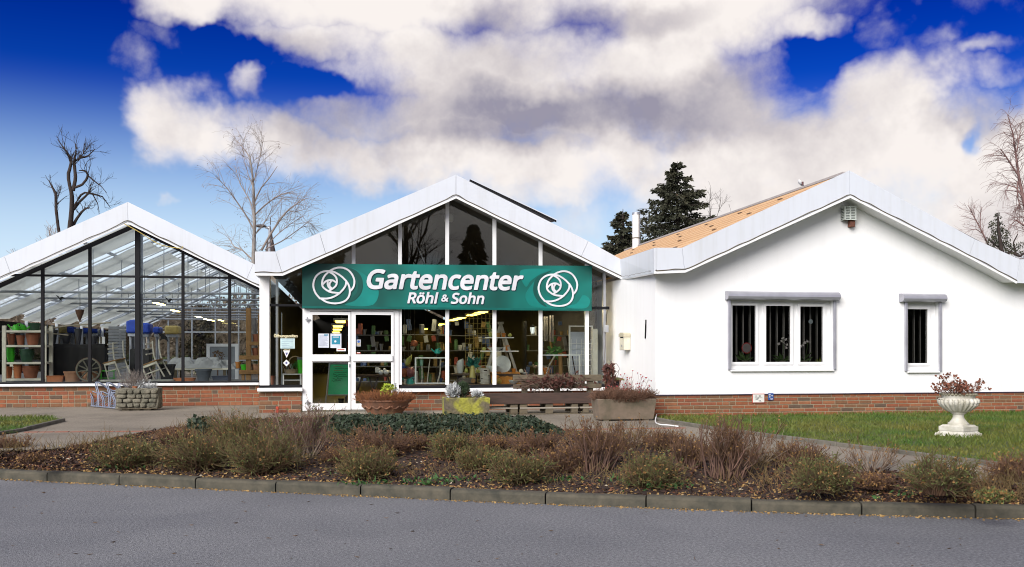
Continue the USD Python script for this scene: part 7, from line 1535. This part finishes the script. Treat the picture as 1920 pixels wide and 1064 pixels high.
# the urn on the right lawn
q = G(1796, 820, ZY + .02); Yu = q[1] + .22; s = S(1796, Yu); c = np.array([XY(1797, Yu), Yu, ZY + .015]); urn_m = M('urn_white', (.62, .60, .54), .8, scale=7., col2=(.40, .38, .30), bump=.004, bscale=40)
t = thing('garden_urn', 'white fluted garden urn on a stepped square pedestal on the right lawn', 'urn', c)
H_ = P(1797, 735, Yu)[2] - c[2]; k_ = H_ / 86.
def sq(hw0, hw1, z0, z1): return tri(_hull([(c[0] + sx * w, c[1] + sy * w, c[2] + z * k_) for w, z in ((hw0 * s, z0), (hw1 * s, z1)) for sx in (-1, 1) for sy in (-1, 1)]))
rt = lambda m_: rotz(m_, .42, c)
part(t, 'base', rt(sq(30, 29, 0, 6)), urn_m); part(t, 'base', rt(sq(27, 23, 6, 11)), urn_m); part(t, 'base', rt(sq(24.5, 24.5, 11, 19)), urn_m); part(t, 'base', rt(sq(23, 20, 19, 22)), urn_m)
rp = lambda prof: [(r * s, z * k_) for r, z in prof]
part(t, 'stem', lathe(rp([(0, 21), (18.5, 21), (18.5, 25), (15.5, 27), (12, 32), (9.5, 37), (10, 42), (13.5, 44.5), (13.5, 46.5), (0, 47)]), c, 32), urn_m, smooth=35)
part(t, 'bowl', lathe(rp([(0, 46), (12, 46), (20, 50), (28, 57), (32, 64), (31, 70), (28.5, 73), (28.5, 76), (31, 80), (30, 81), (26, 80), (25, 72), (0, 70)]), c, 40), urn_m, smooth=35)
for k in range(22):                                      # gadroons round the belly
    a = k * 2 * math.pi / 22; pr = [(14, 47.5), (21, 51.5), (28.5, 58.5), (33, 65), (32.2, 70), (29.5, 72)]
    part(t, 'gadroon', tube(smoothline([c + [r * s * math.cos(a), r * s * math.sin(a), z * k_] for r, z in pr], 4), np.interp(np.linspace(0, 1, 21), [0, .3, .75, 1], [1.4 * s, 2.6 * s, 4.3 * s, 2.5 * s]), 8), urn_m, smooth=True)
for k in range(30): a = k * 2 * math.pi / 30; part(t, 'rim_bead', trimesh.creation.icosphere(1, 3.1 * s).apply_scale((1, 1, .8)).apply_translation(c + [30.5 * s * math.cos(a), 30.5 * s * math.sin(a), 81.5 * k_]), M('urn_lichen', (.30, .27, .20), .95, scale=16., col2=(.16, .15, .10)), smooth=True)
part(t, 'soil', lathe(rp([(0, 78), (26, 78), (0, 79.5)]), c, 24), soil_m)
a_ = twig_tuft(c + [0, 0, 78 * k_], (20 * s, 20 * s), .30, 70, rs, .003, 1.5, up=-.04, wob=.12); b_ = grow(*a_, 120, .1, (.3, .9), rs, 0, K=3, rk=.8); fl2 = thing('faded_flowers', 'faded red brown flower heads on thin stalks in the white urn', 'plant', c + [0, 0, 80 * k_]); part(fl2, 'stems', tri(tubes(*a_, 4)), heath2_m); part(fl2, 'twigs', tri(tubes(b_[0], np.maximum(b_[1], .002), 3)), heath2_m); tips = np.vstack([a_[0][:, -1], b_[0][rs.choice(120, 70), -1]]); part(fl2, 'flower', leaves(np.repeat(tips, 4, 0) + rs.normal(size=(len(tips) * 4, 3)) * .012, .042, rs, asp=.8), M('flower_faded', (.22, .065, .04), .8, scale=30., col2=(.13, .06, .03)))

# ------------------------------------------------------------------ the shrubs of the bed
sg_m = M('twig_olive', (.115, .096, .032), .95, scale=5., col2=(.07, .06, .024)); sb_m = M('twig_rust', (.135, .068, .033), .95, scale=5., col2=(.085, .05, .03)); sr_m = M('twig_red_grey', (.15, .082, .057), .95, scale=5., col2=(.10, .058, .045)); sk_m = M('twig_pale', (.30, .23, .17), .95, scale=6., col2=(.15, .11, .08)); lf_m = M('leaf_olive', (.12, .15, .03), .7, scale=8., col2=(.06, .08, .02)); lb_m = M('leaf_bronze', (.26, .14, .04), .7, scale=9.)
def shrub(px, py, w, h, kind, label, seed, cat='shrub'):
    rng = np.random.default_rng(seed); b = bedP(px, py); s = S(px, b[1]); r = w * s / 2; H = h * s
    t = thing('dormant_shrub', label, cat, b)
    if kind == 'green':
        a = twig_tuft(b + [0, 0, -.02], (r * .45, r * .4), H * .84, 250, rng, .0046, .95, up=.0, wob=.32); c2 = grow(*a, 1100, H * .30, (.3, 1.1), rng, .07, K=4, rk=.75, t0=.15, wob=.25)
        part(t, 'stems', tri(tubes(*a, 3)), sb_m); part(t, 'twigs', tri(tubes(c2[0], np.maximum(c2[1], .0028), 3)), sg_m)
        k = rng.choice(1100, 700); part(t, 'leaf', leaves(c2[0][k, rng.integers(1, 4, 700)], .035, rng, None, asp=.35), lf_m); k = rng.choice(1100, 300); part(t, 'leaf', leaves(c2[0][k, -1], .03, rng), lb_m)
    elif kind == 'brown':
        a = twig_tuft(b + [0, 0, -.02], (r * .5, r * .4), H * .84, 210, rng, .0048, .85, up=.0, wob=.32); c2 = grow(*a, 1000, H * .28, (.3, 1.1), rng, .05, K=4, rk=.75, t0=.15, wob=.25)
        part(t, 'stems', tri(tubes(*a, 3)), sr_m); part(t, 'twigs', tri(tubes(c2[0], np.maximum(c2[1], .0028), 3)), sb_m); k = rng.choice(1000, 300); part(t, 'leaf', leaves(c2[0][k, -1], .028, rng), lb_m)
    elif kind == 'tall':
        a = twig_tuft(b + [0, 0, -.02], (r * .62, r * .4), H, 64, rng, .0085, .22, up=.02, wob=.16, K=6); c2 = grow(*a, 480, H * .26, (.3, .9), rng, .12, K=4, rk=.6, t0=.4); c3 = grow(*c2, 800, H * .13, (.2, .7), rng, .05, K=3, rk=.7)
        part(t, 'stems', tri(tubes(*a, 5)), sr_m, smooth=True); part(t, 'twigs', join(tubes(c2[0], np.maximum(c2[1], .0028), 3), tubes(c3[0], np.maximum(c3[1], .002), 3)), sb_m); k = rng.choice(800, 160); part(t, 'leaf', leaves(c3[0][k, -1], .03, rng), lb_m)
    elif kind == 'grey':
        a = twig_tuft(b + [0, 0, -.02], (r * .6, r * .4), H, 70, rng, .006, .28, up=.02, wob=.17, K=6); c2 = grow(*a, 560, H * .25, (.3, .9), rng, .1, K=4, rk=.6, t0=.3); c3 = grow(*c2, 800, H * .13, (.2, .8), rng, .03, K=3, rk=.7)
        part(t, 'stems', tri(tubes(*a, 4)), sk_m, smooth=True); part(t, 'twigs', join(tubes(c2[0], np.maximum(c2[1], .0025), 3), tubes(c3[0], np.maximum(c3[1], .002), 3)), sr_m); k = rng.choice(800, 320); part(t, 'leaf', leaves(c3[0][k, -1], .03, rng), lf_m)
    elif kind == 'vase':
        a = twig_tuft(b + [0, 0, -.02], (r * .3, r * .25), H, 34, rng, .0055, 1.5, up=.06, wob=.10, K=6); c2 = grow(*a, 170, H * .3, (.2, .7), rng, .12, K=4, rk=.6, t0=.35)
        part(t, 'stems', tri(tubes(*a, 4)), sk_m, smooth=True); part(t, 'twigs', tri(tubes(c2[0], np.maximum(c2[1], .0024), 3)), sb_m); k = rng.choice(170, 80); part(t, 'leaf', leaves(c2[0][k, -1], .03, rng), lb_m)
    return t
SH = [(16, 852, 76, 50, 'brown', 'rust coloured twiggy shrub cut by the left photo edge at the path'), (150, 850, 70, 24, 'brown', 'flat low brown shrub at the left where the bed meets the path'), (240, 876, 110, 58, 'green', 'olive broom-like shrub nearest the left end of the kerb'), (330, 836, 84, 46, 'brown', 'brown twiggy shrub at the left path corner of the bed'),
      (372, 880, 118, 82, 'green', 'tall olive brown shrub standing just right of the broom-like one'), (428, 812, 44, 42, 'vase', 'pale pruned stalks sticking up before the greenhouse brick corner'), (492, 888, 104, 104, 'green', 'big olive shrub in front of the left window of the hall'), (560, 858, 120, 94, 'grey', 'tall grey stemmed shrub in front of the entrance door'),
      (455, 840, 100, 62, 'green', 'olive shrub half hidden behind the big olive one before the brick pier'), (686, 898, 104, 74, 'green', 'rounded green brown shrub near the kerb below the terracotta bowl'), (710, 855, 120, 62, 'brown', 'broad brown shrub before the ivy below the terracotta bowl'), (640, 866, 84, 40, 'brown', 'small russet shrub between the grey stemmed and the rounded one'),
      (778, 842, 80, 34, 'brown', 'low russet shrub just below the ivy strip'), (852, 862, 66, 56, 'green', 'small olive shrub below the mossy planter, left of a pair'), (898, 880, 78, 56, 'green', 'small olive shrub below the mossy planter, right of a pair and nearer'), (972, 905, 104, 68, 'green', 'dense olive shrub near the kerb below the pallets'),
      (1000, 850, 90, 46, 'brown', 'brown shrub at the right end of the ivy strip'), (1050, 885, 84, 64, 'brown', 'rust brown shrub right of the dense olive one'), (1118, 880, 92, 90, 'tall', 'tall reddish upright shrub below the concrete trough'), (1190, 835, 40, 44, 'vase', 'few bare forked stems at the path right of the reddish shrub'),
      (1222, 912, 120, 76, 'green', 'wide green shrub near the kerb right of the reddish upright one'), (1248, 842, 74, 42, 'brown', 'low brown shrub by the path behind the wide green one'), (1292, 880, 60, 72, 'tall', 'narrow reddish shrub left of the largest one'), (1362, 893, 124, 108, 'tall', 'largest dark reddish shrub with thick stems at the path'),
      (1424, 868, 44, 72, 'vase', 'thin forked branches leaning out right of the largest shrub'), (1540, 918, 112, 80, 'green', 'round green brown shrub near the kerb below the wide window'), (1500, 880, 64, 62, 'brown', 'brown twiggy shrub close behind the round one at the path'), (1632, 888, 84, 58, 'vase', 'open vase shaped bare shrub against the path'),
      (1640, 912, 84, 34, 'brown', 'low rust shrub in front of the vase shaped one'), (1757, 922, 112, 78, 'green', 'round dense shrub near the kerb below the urn'), (1905, 905, 70, 56, 'brown', 'twiggy brown shrub cut by the right photo edge'), (1160, 850, 50, 34, 'brown', 'short brown twigs behind the reddish upright shrub'), (925, 842, 80, 30, 'brown', 'low twiggy brown growth at the foot of the ivy'),
      (1862, 935, 90, 26, 'green', 'low dark weeds right of the round dense shrub'), (60, 866, 60, 22, 'brown', 'small flat brown shrub beside the left edge one')]
for i, (px, py, w, h, k, lab) in enumerate(SH): shrub(px, py, w * 1.06, h * (1.0 if k in ('tall', 'grey') else 1.1) * (.88 + .3 * ((i * 37) % 11) / 11), k, lab, 100 + i)

# ivy along the back of the bed
def in_px(poly_px, n, rng, zfun):
    """points on the bed under a region of the photograph"""
    pg = Polygon(poly_px); x0, y0, x1, y1 = pg.bounds; out = []
    while len(out) < n:
        q = np.column_stack([rng.uniform(x0, x1, n), rng.uniform(y0, y1, n)])
        for a in q:
            if pg.contains(Point(a)): out.append(a)
    return np.array(out[:n])
ri = np.random.default_rng(61)
ivp = Polygon([tuple(G(a, b, ZY)[:2]) for a, b in ((570, 803), (600, 794), (680, 791), (800, 791), (920, 791), (1030, 800), (1062, 818), (1010, 826), (930, 823), (850, 818), (760, 826), (700, 830), (640, 818))]).buffer(0)
def scatter(poly, n, rng):
    x0, y0, x1, y1 = poly.bounds; import shapely
    q = np.column_stack([rng.uniform(x0, x1, n * 3), rng.uniform(y0, y1, n * 3)]); ok = shapely.contains_xy(poly, q[:, 0], q[:, 1]); return q[ok][:n]
ip = scatter(ivp, 13000, ri); iz = bed_z(ip[:, 0], ip[:, 1])
edge_d = np.array([ivp.exterior.distance(Point(a)) for a in ip]); top = np.clip(edge_d / .35, .15, 1) * (.11 + .08 * (meshkit.fbm(np.column_stack([ip * 1.6, ip[:, :1] * 0]), 3, 8)))
ipz = np.column_stack([ip, iz + top * ri.uniform(.35, 1.05, len(ip))])
dn = np.column_stack([ri.normal(size=len(ip)), ri.normal(size=len(ip)) - .6, ri.uniform(-.5, .6, len(ip))])
solo('ivy', leaves(ipz, .058, ri, dn, asp=.95), M('ivy_leaf', (.018, .032, .016), .55, scale=16., col2=(.04, .055, .032), spec=.3), 'low dark green ivy covering the back of the bed before the entrance', 'ivy', kind='stuff')
# other patch of ivy at the left pier
ivp2 = Polygon([tuple(G(a, b, ZY - .02)[:2]) for a, b in ((355, 812), (385, 803), (400, 812), (380, 822))]).buffer(.05); ip = scatter(ivp2, 350, ri)
solo('ivy', leaves(np.column_stack([ip, bed_z(ip[:, 0], ip[:, 1]) + ri.uniform(.05, .16, len(ip))]), .065, ri, None, asp=.95), MATS['ivy_leaf'], 'small patch of ivy at the left path corner of the bed', 'ivy', kind='stuff')

# bark mulch and fallen leaves on the bed
def chips(n, seed, size, asp, xr=(-9, 10), near=None):
    rng = np.random.default_rng(seed); x = rng.uniform(*xr, n); yk, yf = kerb_at(x); f = rng.uniform(0, 1, n) ** (1.0 if near is None else near); y = yk + .02 + (yf - yk - .06) * f
    c = np.column_stack([x, y, bed_z(x, y) + rng.uniform(.0, .018, n)]); d = np.column_stack([rng.normal(size=n), rng.normal(size=n), rng.normal(size=n) * .28]); return leaves(c, size, rng, d, fold=.5, asp=asp)
solo('bark_mulch', chips(30000, 71, .065, .42), M('bark_chip', (.065, .032, .022), .9, scale=38., col2=(.018, .011, .009)), 'dark brown bark chips covering the whole planting bed', 'mulch', kind='stuff')
solo('bark_mulch', chips(15000, 72, .05, .45), M('bark_chip_warm', (.20, .085, .04), .9, scale=38., col2=(.10, .042, .024)), 'lighter brown bark chips strewn among the dark ones', 'mulch', kind='stuff')
solo('fallen_leaves', chips(17000, 73, .033, .6, near=1.7), M('leaf_straw', (.42, .28, .10), .8, scale=30., col2=(.24, .13, .045)), 'straw coloured fallen leaves scattered over the bed', 'leaves', kind='stuff')
solo('fallen_leaves', chips(900, 74, .05, .4), M('chip_pale', (.42, .36, .27), .9, scale=30.), 'few pale wood splinters scattered over the bed', 'leaves', kind='stuff')
# dry stalks standing between the shrubs
rd = np.random.default_rng(77); n = 14000; x = rd.uniform(-9, 10, n); yk, yf = kerb_at(x); f = rd.uniform(.05, .97, n); y = yk + (yf - yk) * f
keep = meshkit.fbm(np.column_stack([x * 1.5, y * 1.5, x * 0]), 4, 21) > .50; x, y = x[keep], y[keep]; n = len(x); b = np.column_stack([x, y, bed_z(x, y)])
d = rd.normal(size=(n, 3)) * .5; d[:, 2] = 1; L = rd.uniform(.04, .20, n)[:, None]; q = [b]
for k in range(3): q.append(q[-1] + d * L / 3); d = d + rd.normal(size=(n, 3)) * .35
solo('dry_stalks', tubes(np.stack(q, 1), np.repeat(np.array([[.0034, .003, .0025, .0016]]), n, 0), 3), M('stalk_dry', (.17, .10, .045), .95, scale=3., col2=(.10, .085, .03)), 'low dry stalks and seedlings standing between the shrubs of the bed', 'stalks', kind='stuff')
# weeds by the kerb
wp = []
for a, b, n in ((690, 912, 60), (800, 908, 130), (1050, 905, 70), (1235, 918, 90), (1260, 915, 40), (235, 882, 60), (1180, 905, 40), (1700, 935, 30), (880, 905, 40), (960, 906, 30), (650, 890, 40)):
    p = bedP(a, b); wp.append(p + np.column_stack([ri.normal(size=n) * .16, ri.normal(size=n) * .08, ri.uniform(0, .05, n)]))
wp = np.vstack(wp)[::2]; solo('weeds', leaves(wp, .06, ri, np.column_stack([ri.normal(size=len(wp)), ri.normal(size=len(wp)), ri.uniform(.2, 1.2, len(wp))]), asp=.5), M('weed_green', (.04, .105, .022), .7, scale=10.), 'small bright green weeds growing along the kerb side of the bed', 'weeds', kind='stuff')
# litter gathered in the gutter and on the road
rg2 = np.random.default_rng(75); n = 1300; sdist = rg2.uniform(kline.project(Point(*G(-50, 897)[:2])), kline.project(Point(*G(1990, 976)[:2])), n); base = np.array([kline.interpolate(q).coords[0] for q in sdist]); off = -np.abs(rg2.normal(0, .045, n)) - .004
c = np.column_stack([base[:, 0] + .15 * off, base[:, 1] + off, np.full(n, .006)]); solo('gutter_litter', leaves(c, .026, rg2, np.column_stack([rg2.normal(size=n), rg2.normal(size=n), rg2.normal(size=n) * .1]), fold=.4, asp=.6), MATS['leaf_straw'], 'yellowish leaf litter gathered along the foot of the kerb', 'litter', kind='stuff')
n = 140; c = np.array([G(rg2.uniform(-20, 1940), 905 + 45 * 0 + rg2.uniform(0, 1) ** 1.5 * 160, 0.005) for _ in range(n)]); yk, _ = kerb_at(c[:, 0]); c = c[c[:, 1] < yk - .25]; c[:, 2] = .006
solo('road_debris', leaves(c, .045, rg2, np.column_stack([rg2.normal(size=len(c)), rg2.normal(size=len(c)) * .5, rg2.normal(size=len(c)) * .08]), fold=.4, asp=.3), M('debris', (.05, .03, .02), .9, scale=20., col2=(.16, .12, .09)), 'tiny leaves and twigs lying on the road', 'litter', kind='stuff')
n = 500; x = rg2.uniform(-9, 12, n); _, yf = kerb_at(x); c = np.column_stack([x, yf + np.abs(rg2.normal(0, .25, n)), np.full(n, ZY + .006)]); solo('path_litter', leaves(c, .035, rg2, np.column_stack([rg2.normal(size=n), rg2.normal(size=n), rg2.normal(size=n) * .1]), fold=.4, asp=.6), MATS['leaf_straw'], 'dry leaves blown from the bed on to the edge of the path', 'litter', kind='stuff')

# grass of the two lawns
def grass(poly, n, seed, label, hgt, clip=None):
    rng = np.random.default_rng(seed); p = scatter(poly if clip is None else poly.intersection(clip), n, rng); m = len(p)
    pn = meshkit.fbm(np.column_stack([p * 1.1, p[:, :1] * 0]), 4, seed); L = hgt * rng.uniform(.4, 1.5, m) * (.55 + .9 * pn)
    d = rng.normal(size=(m, 3)) * .45; d[:, 2] = 1; a = rng.uniform(0, 2 * np.pi, m); sd = np.column_stack([np.cos(a), np.sin(a), np.zeros(m)]) * .005
    b = np.column_stack([p, np.full(m, ZY + .012)]); V = np.stack([b - sd, b + sd, b + d * L[:, None] * .6 + sd * .6, b + d * L[:, None] + np.column_stack([rng.normal(size=(m, 2)) * .012, np.zeros(m)])], 1).reshape(-1, 3); i = np.arange(m)[:, None] * 4
    solo('lawn_grass', (V, np.concatenate([i + [0, 1, 2], i + [0, 2, 3]])), grass_m, label, 'grass', kind='stuff')
grass_m = M('grass_blade', (.036, .125, .012), .7, scale=.9, col2=(.18, .165, .03), detail=7, translucent=.25)
grass(lawn_r.buffer(-.02), 52000, 81, 'short patchy green grass of the right lawn', .055, sbox(3, 5, 15, YW + .04)); grass(lawn_l.buffer(-.02), 9000, 82, 'short green grass of the small left lawn', .05, sbox(-12, 10, 0, 25))
# ------------------------------------------------------------------ what stands behind the greenhouse
rb = np.random.default_rng(91)
def hedge(name, label, x0, x1, y0, d, h, n, m, seed, size=.16):
    rng = np.random.default_rng(seed); p = np.column_stack([rng.uniform(x0, x1, n), rng.uniform(y0, y0 + d, n), ZY + h * rng.uniform(0, 1, n) ** .7])
    p[:, 2] *= .8 + .35 * meshkit.fbm(np.column_stack([p[:, :1] * .8, p[:, :1] * 0, p[:, :1] * 0]), 3, seed); t = thing(name, label, 'hedge', ((x0 + x1) / 2, y0, ZY)); part(t, 'foliage', leaves(p, size, rng), m); part(t, 'stems', tri(tubes(*twig_tuft(((x0 + x1) / 2, y0 + d / 2, ZY), ((x1 - x0) / 2, d / 2), h * .8, int((x1 - x0) * 5), rng, .012, .1), 4)), bark_dark)
hg_m = M('hedge_leaf', (.05, .08, .025), .8, scale=1.5, col2=(.09, .08, .035)); hb_m = M('hedge_brown', (.12, .085, .055), .9, scale=1.5, col2=(.17, .13, .10))
hedge('hedge', 'clipped green hedge seen through the rear of the greenhouse', -16, 3.5, 49., .9, 1.05, 5200, hg_m, 92); hedge('hedge', 'high brown leafless hedge far behind the greenhouse', -34, 6, 58., 2.0, 4.4, 16000, hb_m, 93, .26); part('/World/hedge_001', 'inner_mass', box(-34, 6, 58.8, 59.6, 0, 3.9), hb_m)
def far_house(label, x0, x1, y, eave, ridge_z, wall_m_, roof_m_, windows, d=8.):
    t = thing('house', label, 'building', (x0, y, ZY)); xm = (x0 + x1) / 2
    part(t, 'wall', ext(Polygon([(x0, 0), (x1, 0), (x1, eave), (xm, ridge_z), (x0, eave)]), y, y + d), wall_m_)
    for a, b in (((x0 - .3, eave - .15), (xm, ridge_z + .1)), ((xm, ridge_z + .1), (x1 + .3, eave - .15))): part(t, 'roof', ext(Polygon([a, b, (b[0], b[1] + .22), (a[0], a[1] + .22)]), y - .4, y + d + .3), roof_m_)
    for (wx_, wz, ww_, wh) in windows: w = part(t, 'window', box(x0 + wx_, x0 + wx_ + ww_, y - .03, y + .02, wz, wz + wh), white_paint); part(w, 'pane', box(x0 + wx_ + .08, x0 + wx_ + ww_ - .08, y - .04, y - .031, wz + .08, wz + wh - .08), M('far_pane', (.05, .06, .07), .1))
fw = M('far_wall', (.48, .46, .43), .9, scale=.5); fr2 = M('far_roof', (.20, .10, .075), .9, scale=.8)
far_house('pale gabled house far behind the right side of the greenhouse', -7.5, -1.2, 72., 3.3, 5.2, fw, fr2, [(1., 1.2, 1.1, 1.2), (4., 1.2, 1.1, 1.2)]); far_house('grey house far behind the left side of the greenhouse', -26, -15, 75., 3.6, 6., M('far_wall_grey', (.33, .33, .34), .9, scale=.5), fr2, [(1.5, 1.2, 1.2, 1.3), (5, 1.2, 1.2, 1.3), (8, 1.2, 1.2, 1.3)])
# brown cypress seen through the panes
c = P(384, 650, 49.); t = thing('cypress_tree', 'brownish ragged cypress seen through the right part of the greenhouse', 'tree', (c[0], 47.6, ZY)); z0, z1 = ZY, P(384, 577, 47.6)[2]; n = 2600
zq = rb.uniform(0, 1, n) ** .8; rr_ = 1.15 * (1 - zq ** 1.6) * (.6 + .8 * meshkit.noise(np.column_stack([zq * 9, zq * 0, zq * 0]), 4)) * np.sqrt(rb.uniform(.1, 1, n)); aa = rb.uniform(0, 6.28, n)
part(t, 'crown', leaves(np.column_stack([c[0] + rr_ * np.cos(aa), 47.6 + rr_ * np.sin(aa), z0 + .3 + (z1 - z0 - .3) * zq]), .20, rb, asp=.5), M('cypress_brown', (.10, .065, .035), .9, scale=1.5, col2=(.05, .045, .025))); part(t, 'trunk', tube([(c[0], 47.6, ZY), (c[0], 47.6, z1 - .3)], [.12, .02], 6), bark_dark)
def plain_tree(label, x, y, h, seed, m=bark_dark, lean=.0, spread=1.0):
    rng = np.random.default_rng(seed); t = thing('bare_tree', label, 'tree', (x, y, 0))
    tr_ = np.stack([np.linspace([x, y, -.05], [x + lean, y, h], 10)]); tr_[0, 1:, :2] += rng.normal(size=(9, 2)) * .12; tR = np.linspace(.2, .03, 10)[None] * h / 9
    l1 = grow(tr_, tR, 16, h * .42 * spread, (.5, 1.0), rng, .10, K=7, t0=.25, rk=.5); l2 = grow(*l1, 110, h * .18, (.4, .9), rng, .06, K=5, rk=.5); l3 = grow(*l2, 420, h * .09, (.3, .9), rng, .02, K=4, rk=.6)
    part(t, 'trunk', tri(tubes(tr_, tR, 8)), m, smooth=True); part(t, 'crown', join(tubes(*l1, 5), tubes(l2[0], np.maximum(l2[1], .012), 4), tubes(l3[0], np.maximum(l3[1], .008), 3)), m)
plain_tree('grey bare tree seen through the left greenhouse panes', -15.5, 53., 6.2, 95, twig_birch); plain_tree('small grey bare tree seen through the middle greenhouse panes', -10.5, 55., 5., 96, twig_birch); plain_tree('low bare tree far behind the greenhouse ridge', -18.8, 64., 5.0, 97, twig_birch)
# out of view behind the viewer, placed to darken what the panes mirror
plain_tree('unseen large bare tree behind the viewer, mirrored in the panes', 3.5, -16., 13., 201, bark_dark); plain_tree('unseen large bare tree at the left behind the viewer, mirrored in the panes', -9., -19., 12., 202, bark_dark); plain_tree('unseen large bare tree at the right behind the viewer, mirrored in the panes', 15., -18., 12., 203, bark_dark)
hd_m = M('unseen_hedge_dark', (.02, .028, .014), .9, scale=1., col2=(.035, .03, .02))
hedge('hedge', 'unseen tall dark hedge behind the viewer, darkens the reflections in the panes', -36, 40, -14.5, 1.6, 4.6, 26000, hd_m, 204, .42)  # out of view, tall and dense so the lower panes reflect dark foliage
part('/World/hedge_002', 'inner_mass', box(-36, 40, -15.9, -14.9, 0, 4.2), hd_m)  # solid core closing the gaps, keeps the mirrored hedge dark
def unseen_spruce(label, x, y, h, seed):
    rng = np.random.default_rng(seed); t = thing('spruce_tree', label, 'tree', (x, y, 0)); n = 5000; z = rng.uniform(0, 1, n) ** .9; r = h * .24 * (1 - z) ** .85 * np.sqrt(rng.uniform(.15, 1, n)) * (.75 + .4 * np.abs(np.sin(z * 34))); a = rng.uniform(0, 6.28, n)
    part(t, 'crown', leaves(np.column_stack([x + r * np.cos(a), y + r * np.sin(a), .6 + (h - .6) * z]), .34, rng, np.column_stack([np.cos(a), np.sin(a), np.full(n, -.5)]), asp=.5), needle_m); part(t, 'trunk', tube([(x, y, -.05), (x, y, h)], [.25, .02], 7), bark_dark)
unseen_spruce('unseen tall spruce behind the viewer, mirrored in the panes', -1.5, -15.5, 11., 211); unseen_spruce('unseen shorter spruce behind the viewer, mirrored in the panes', 7.6, -17., 9., 212)
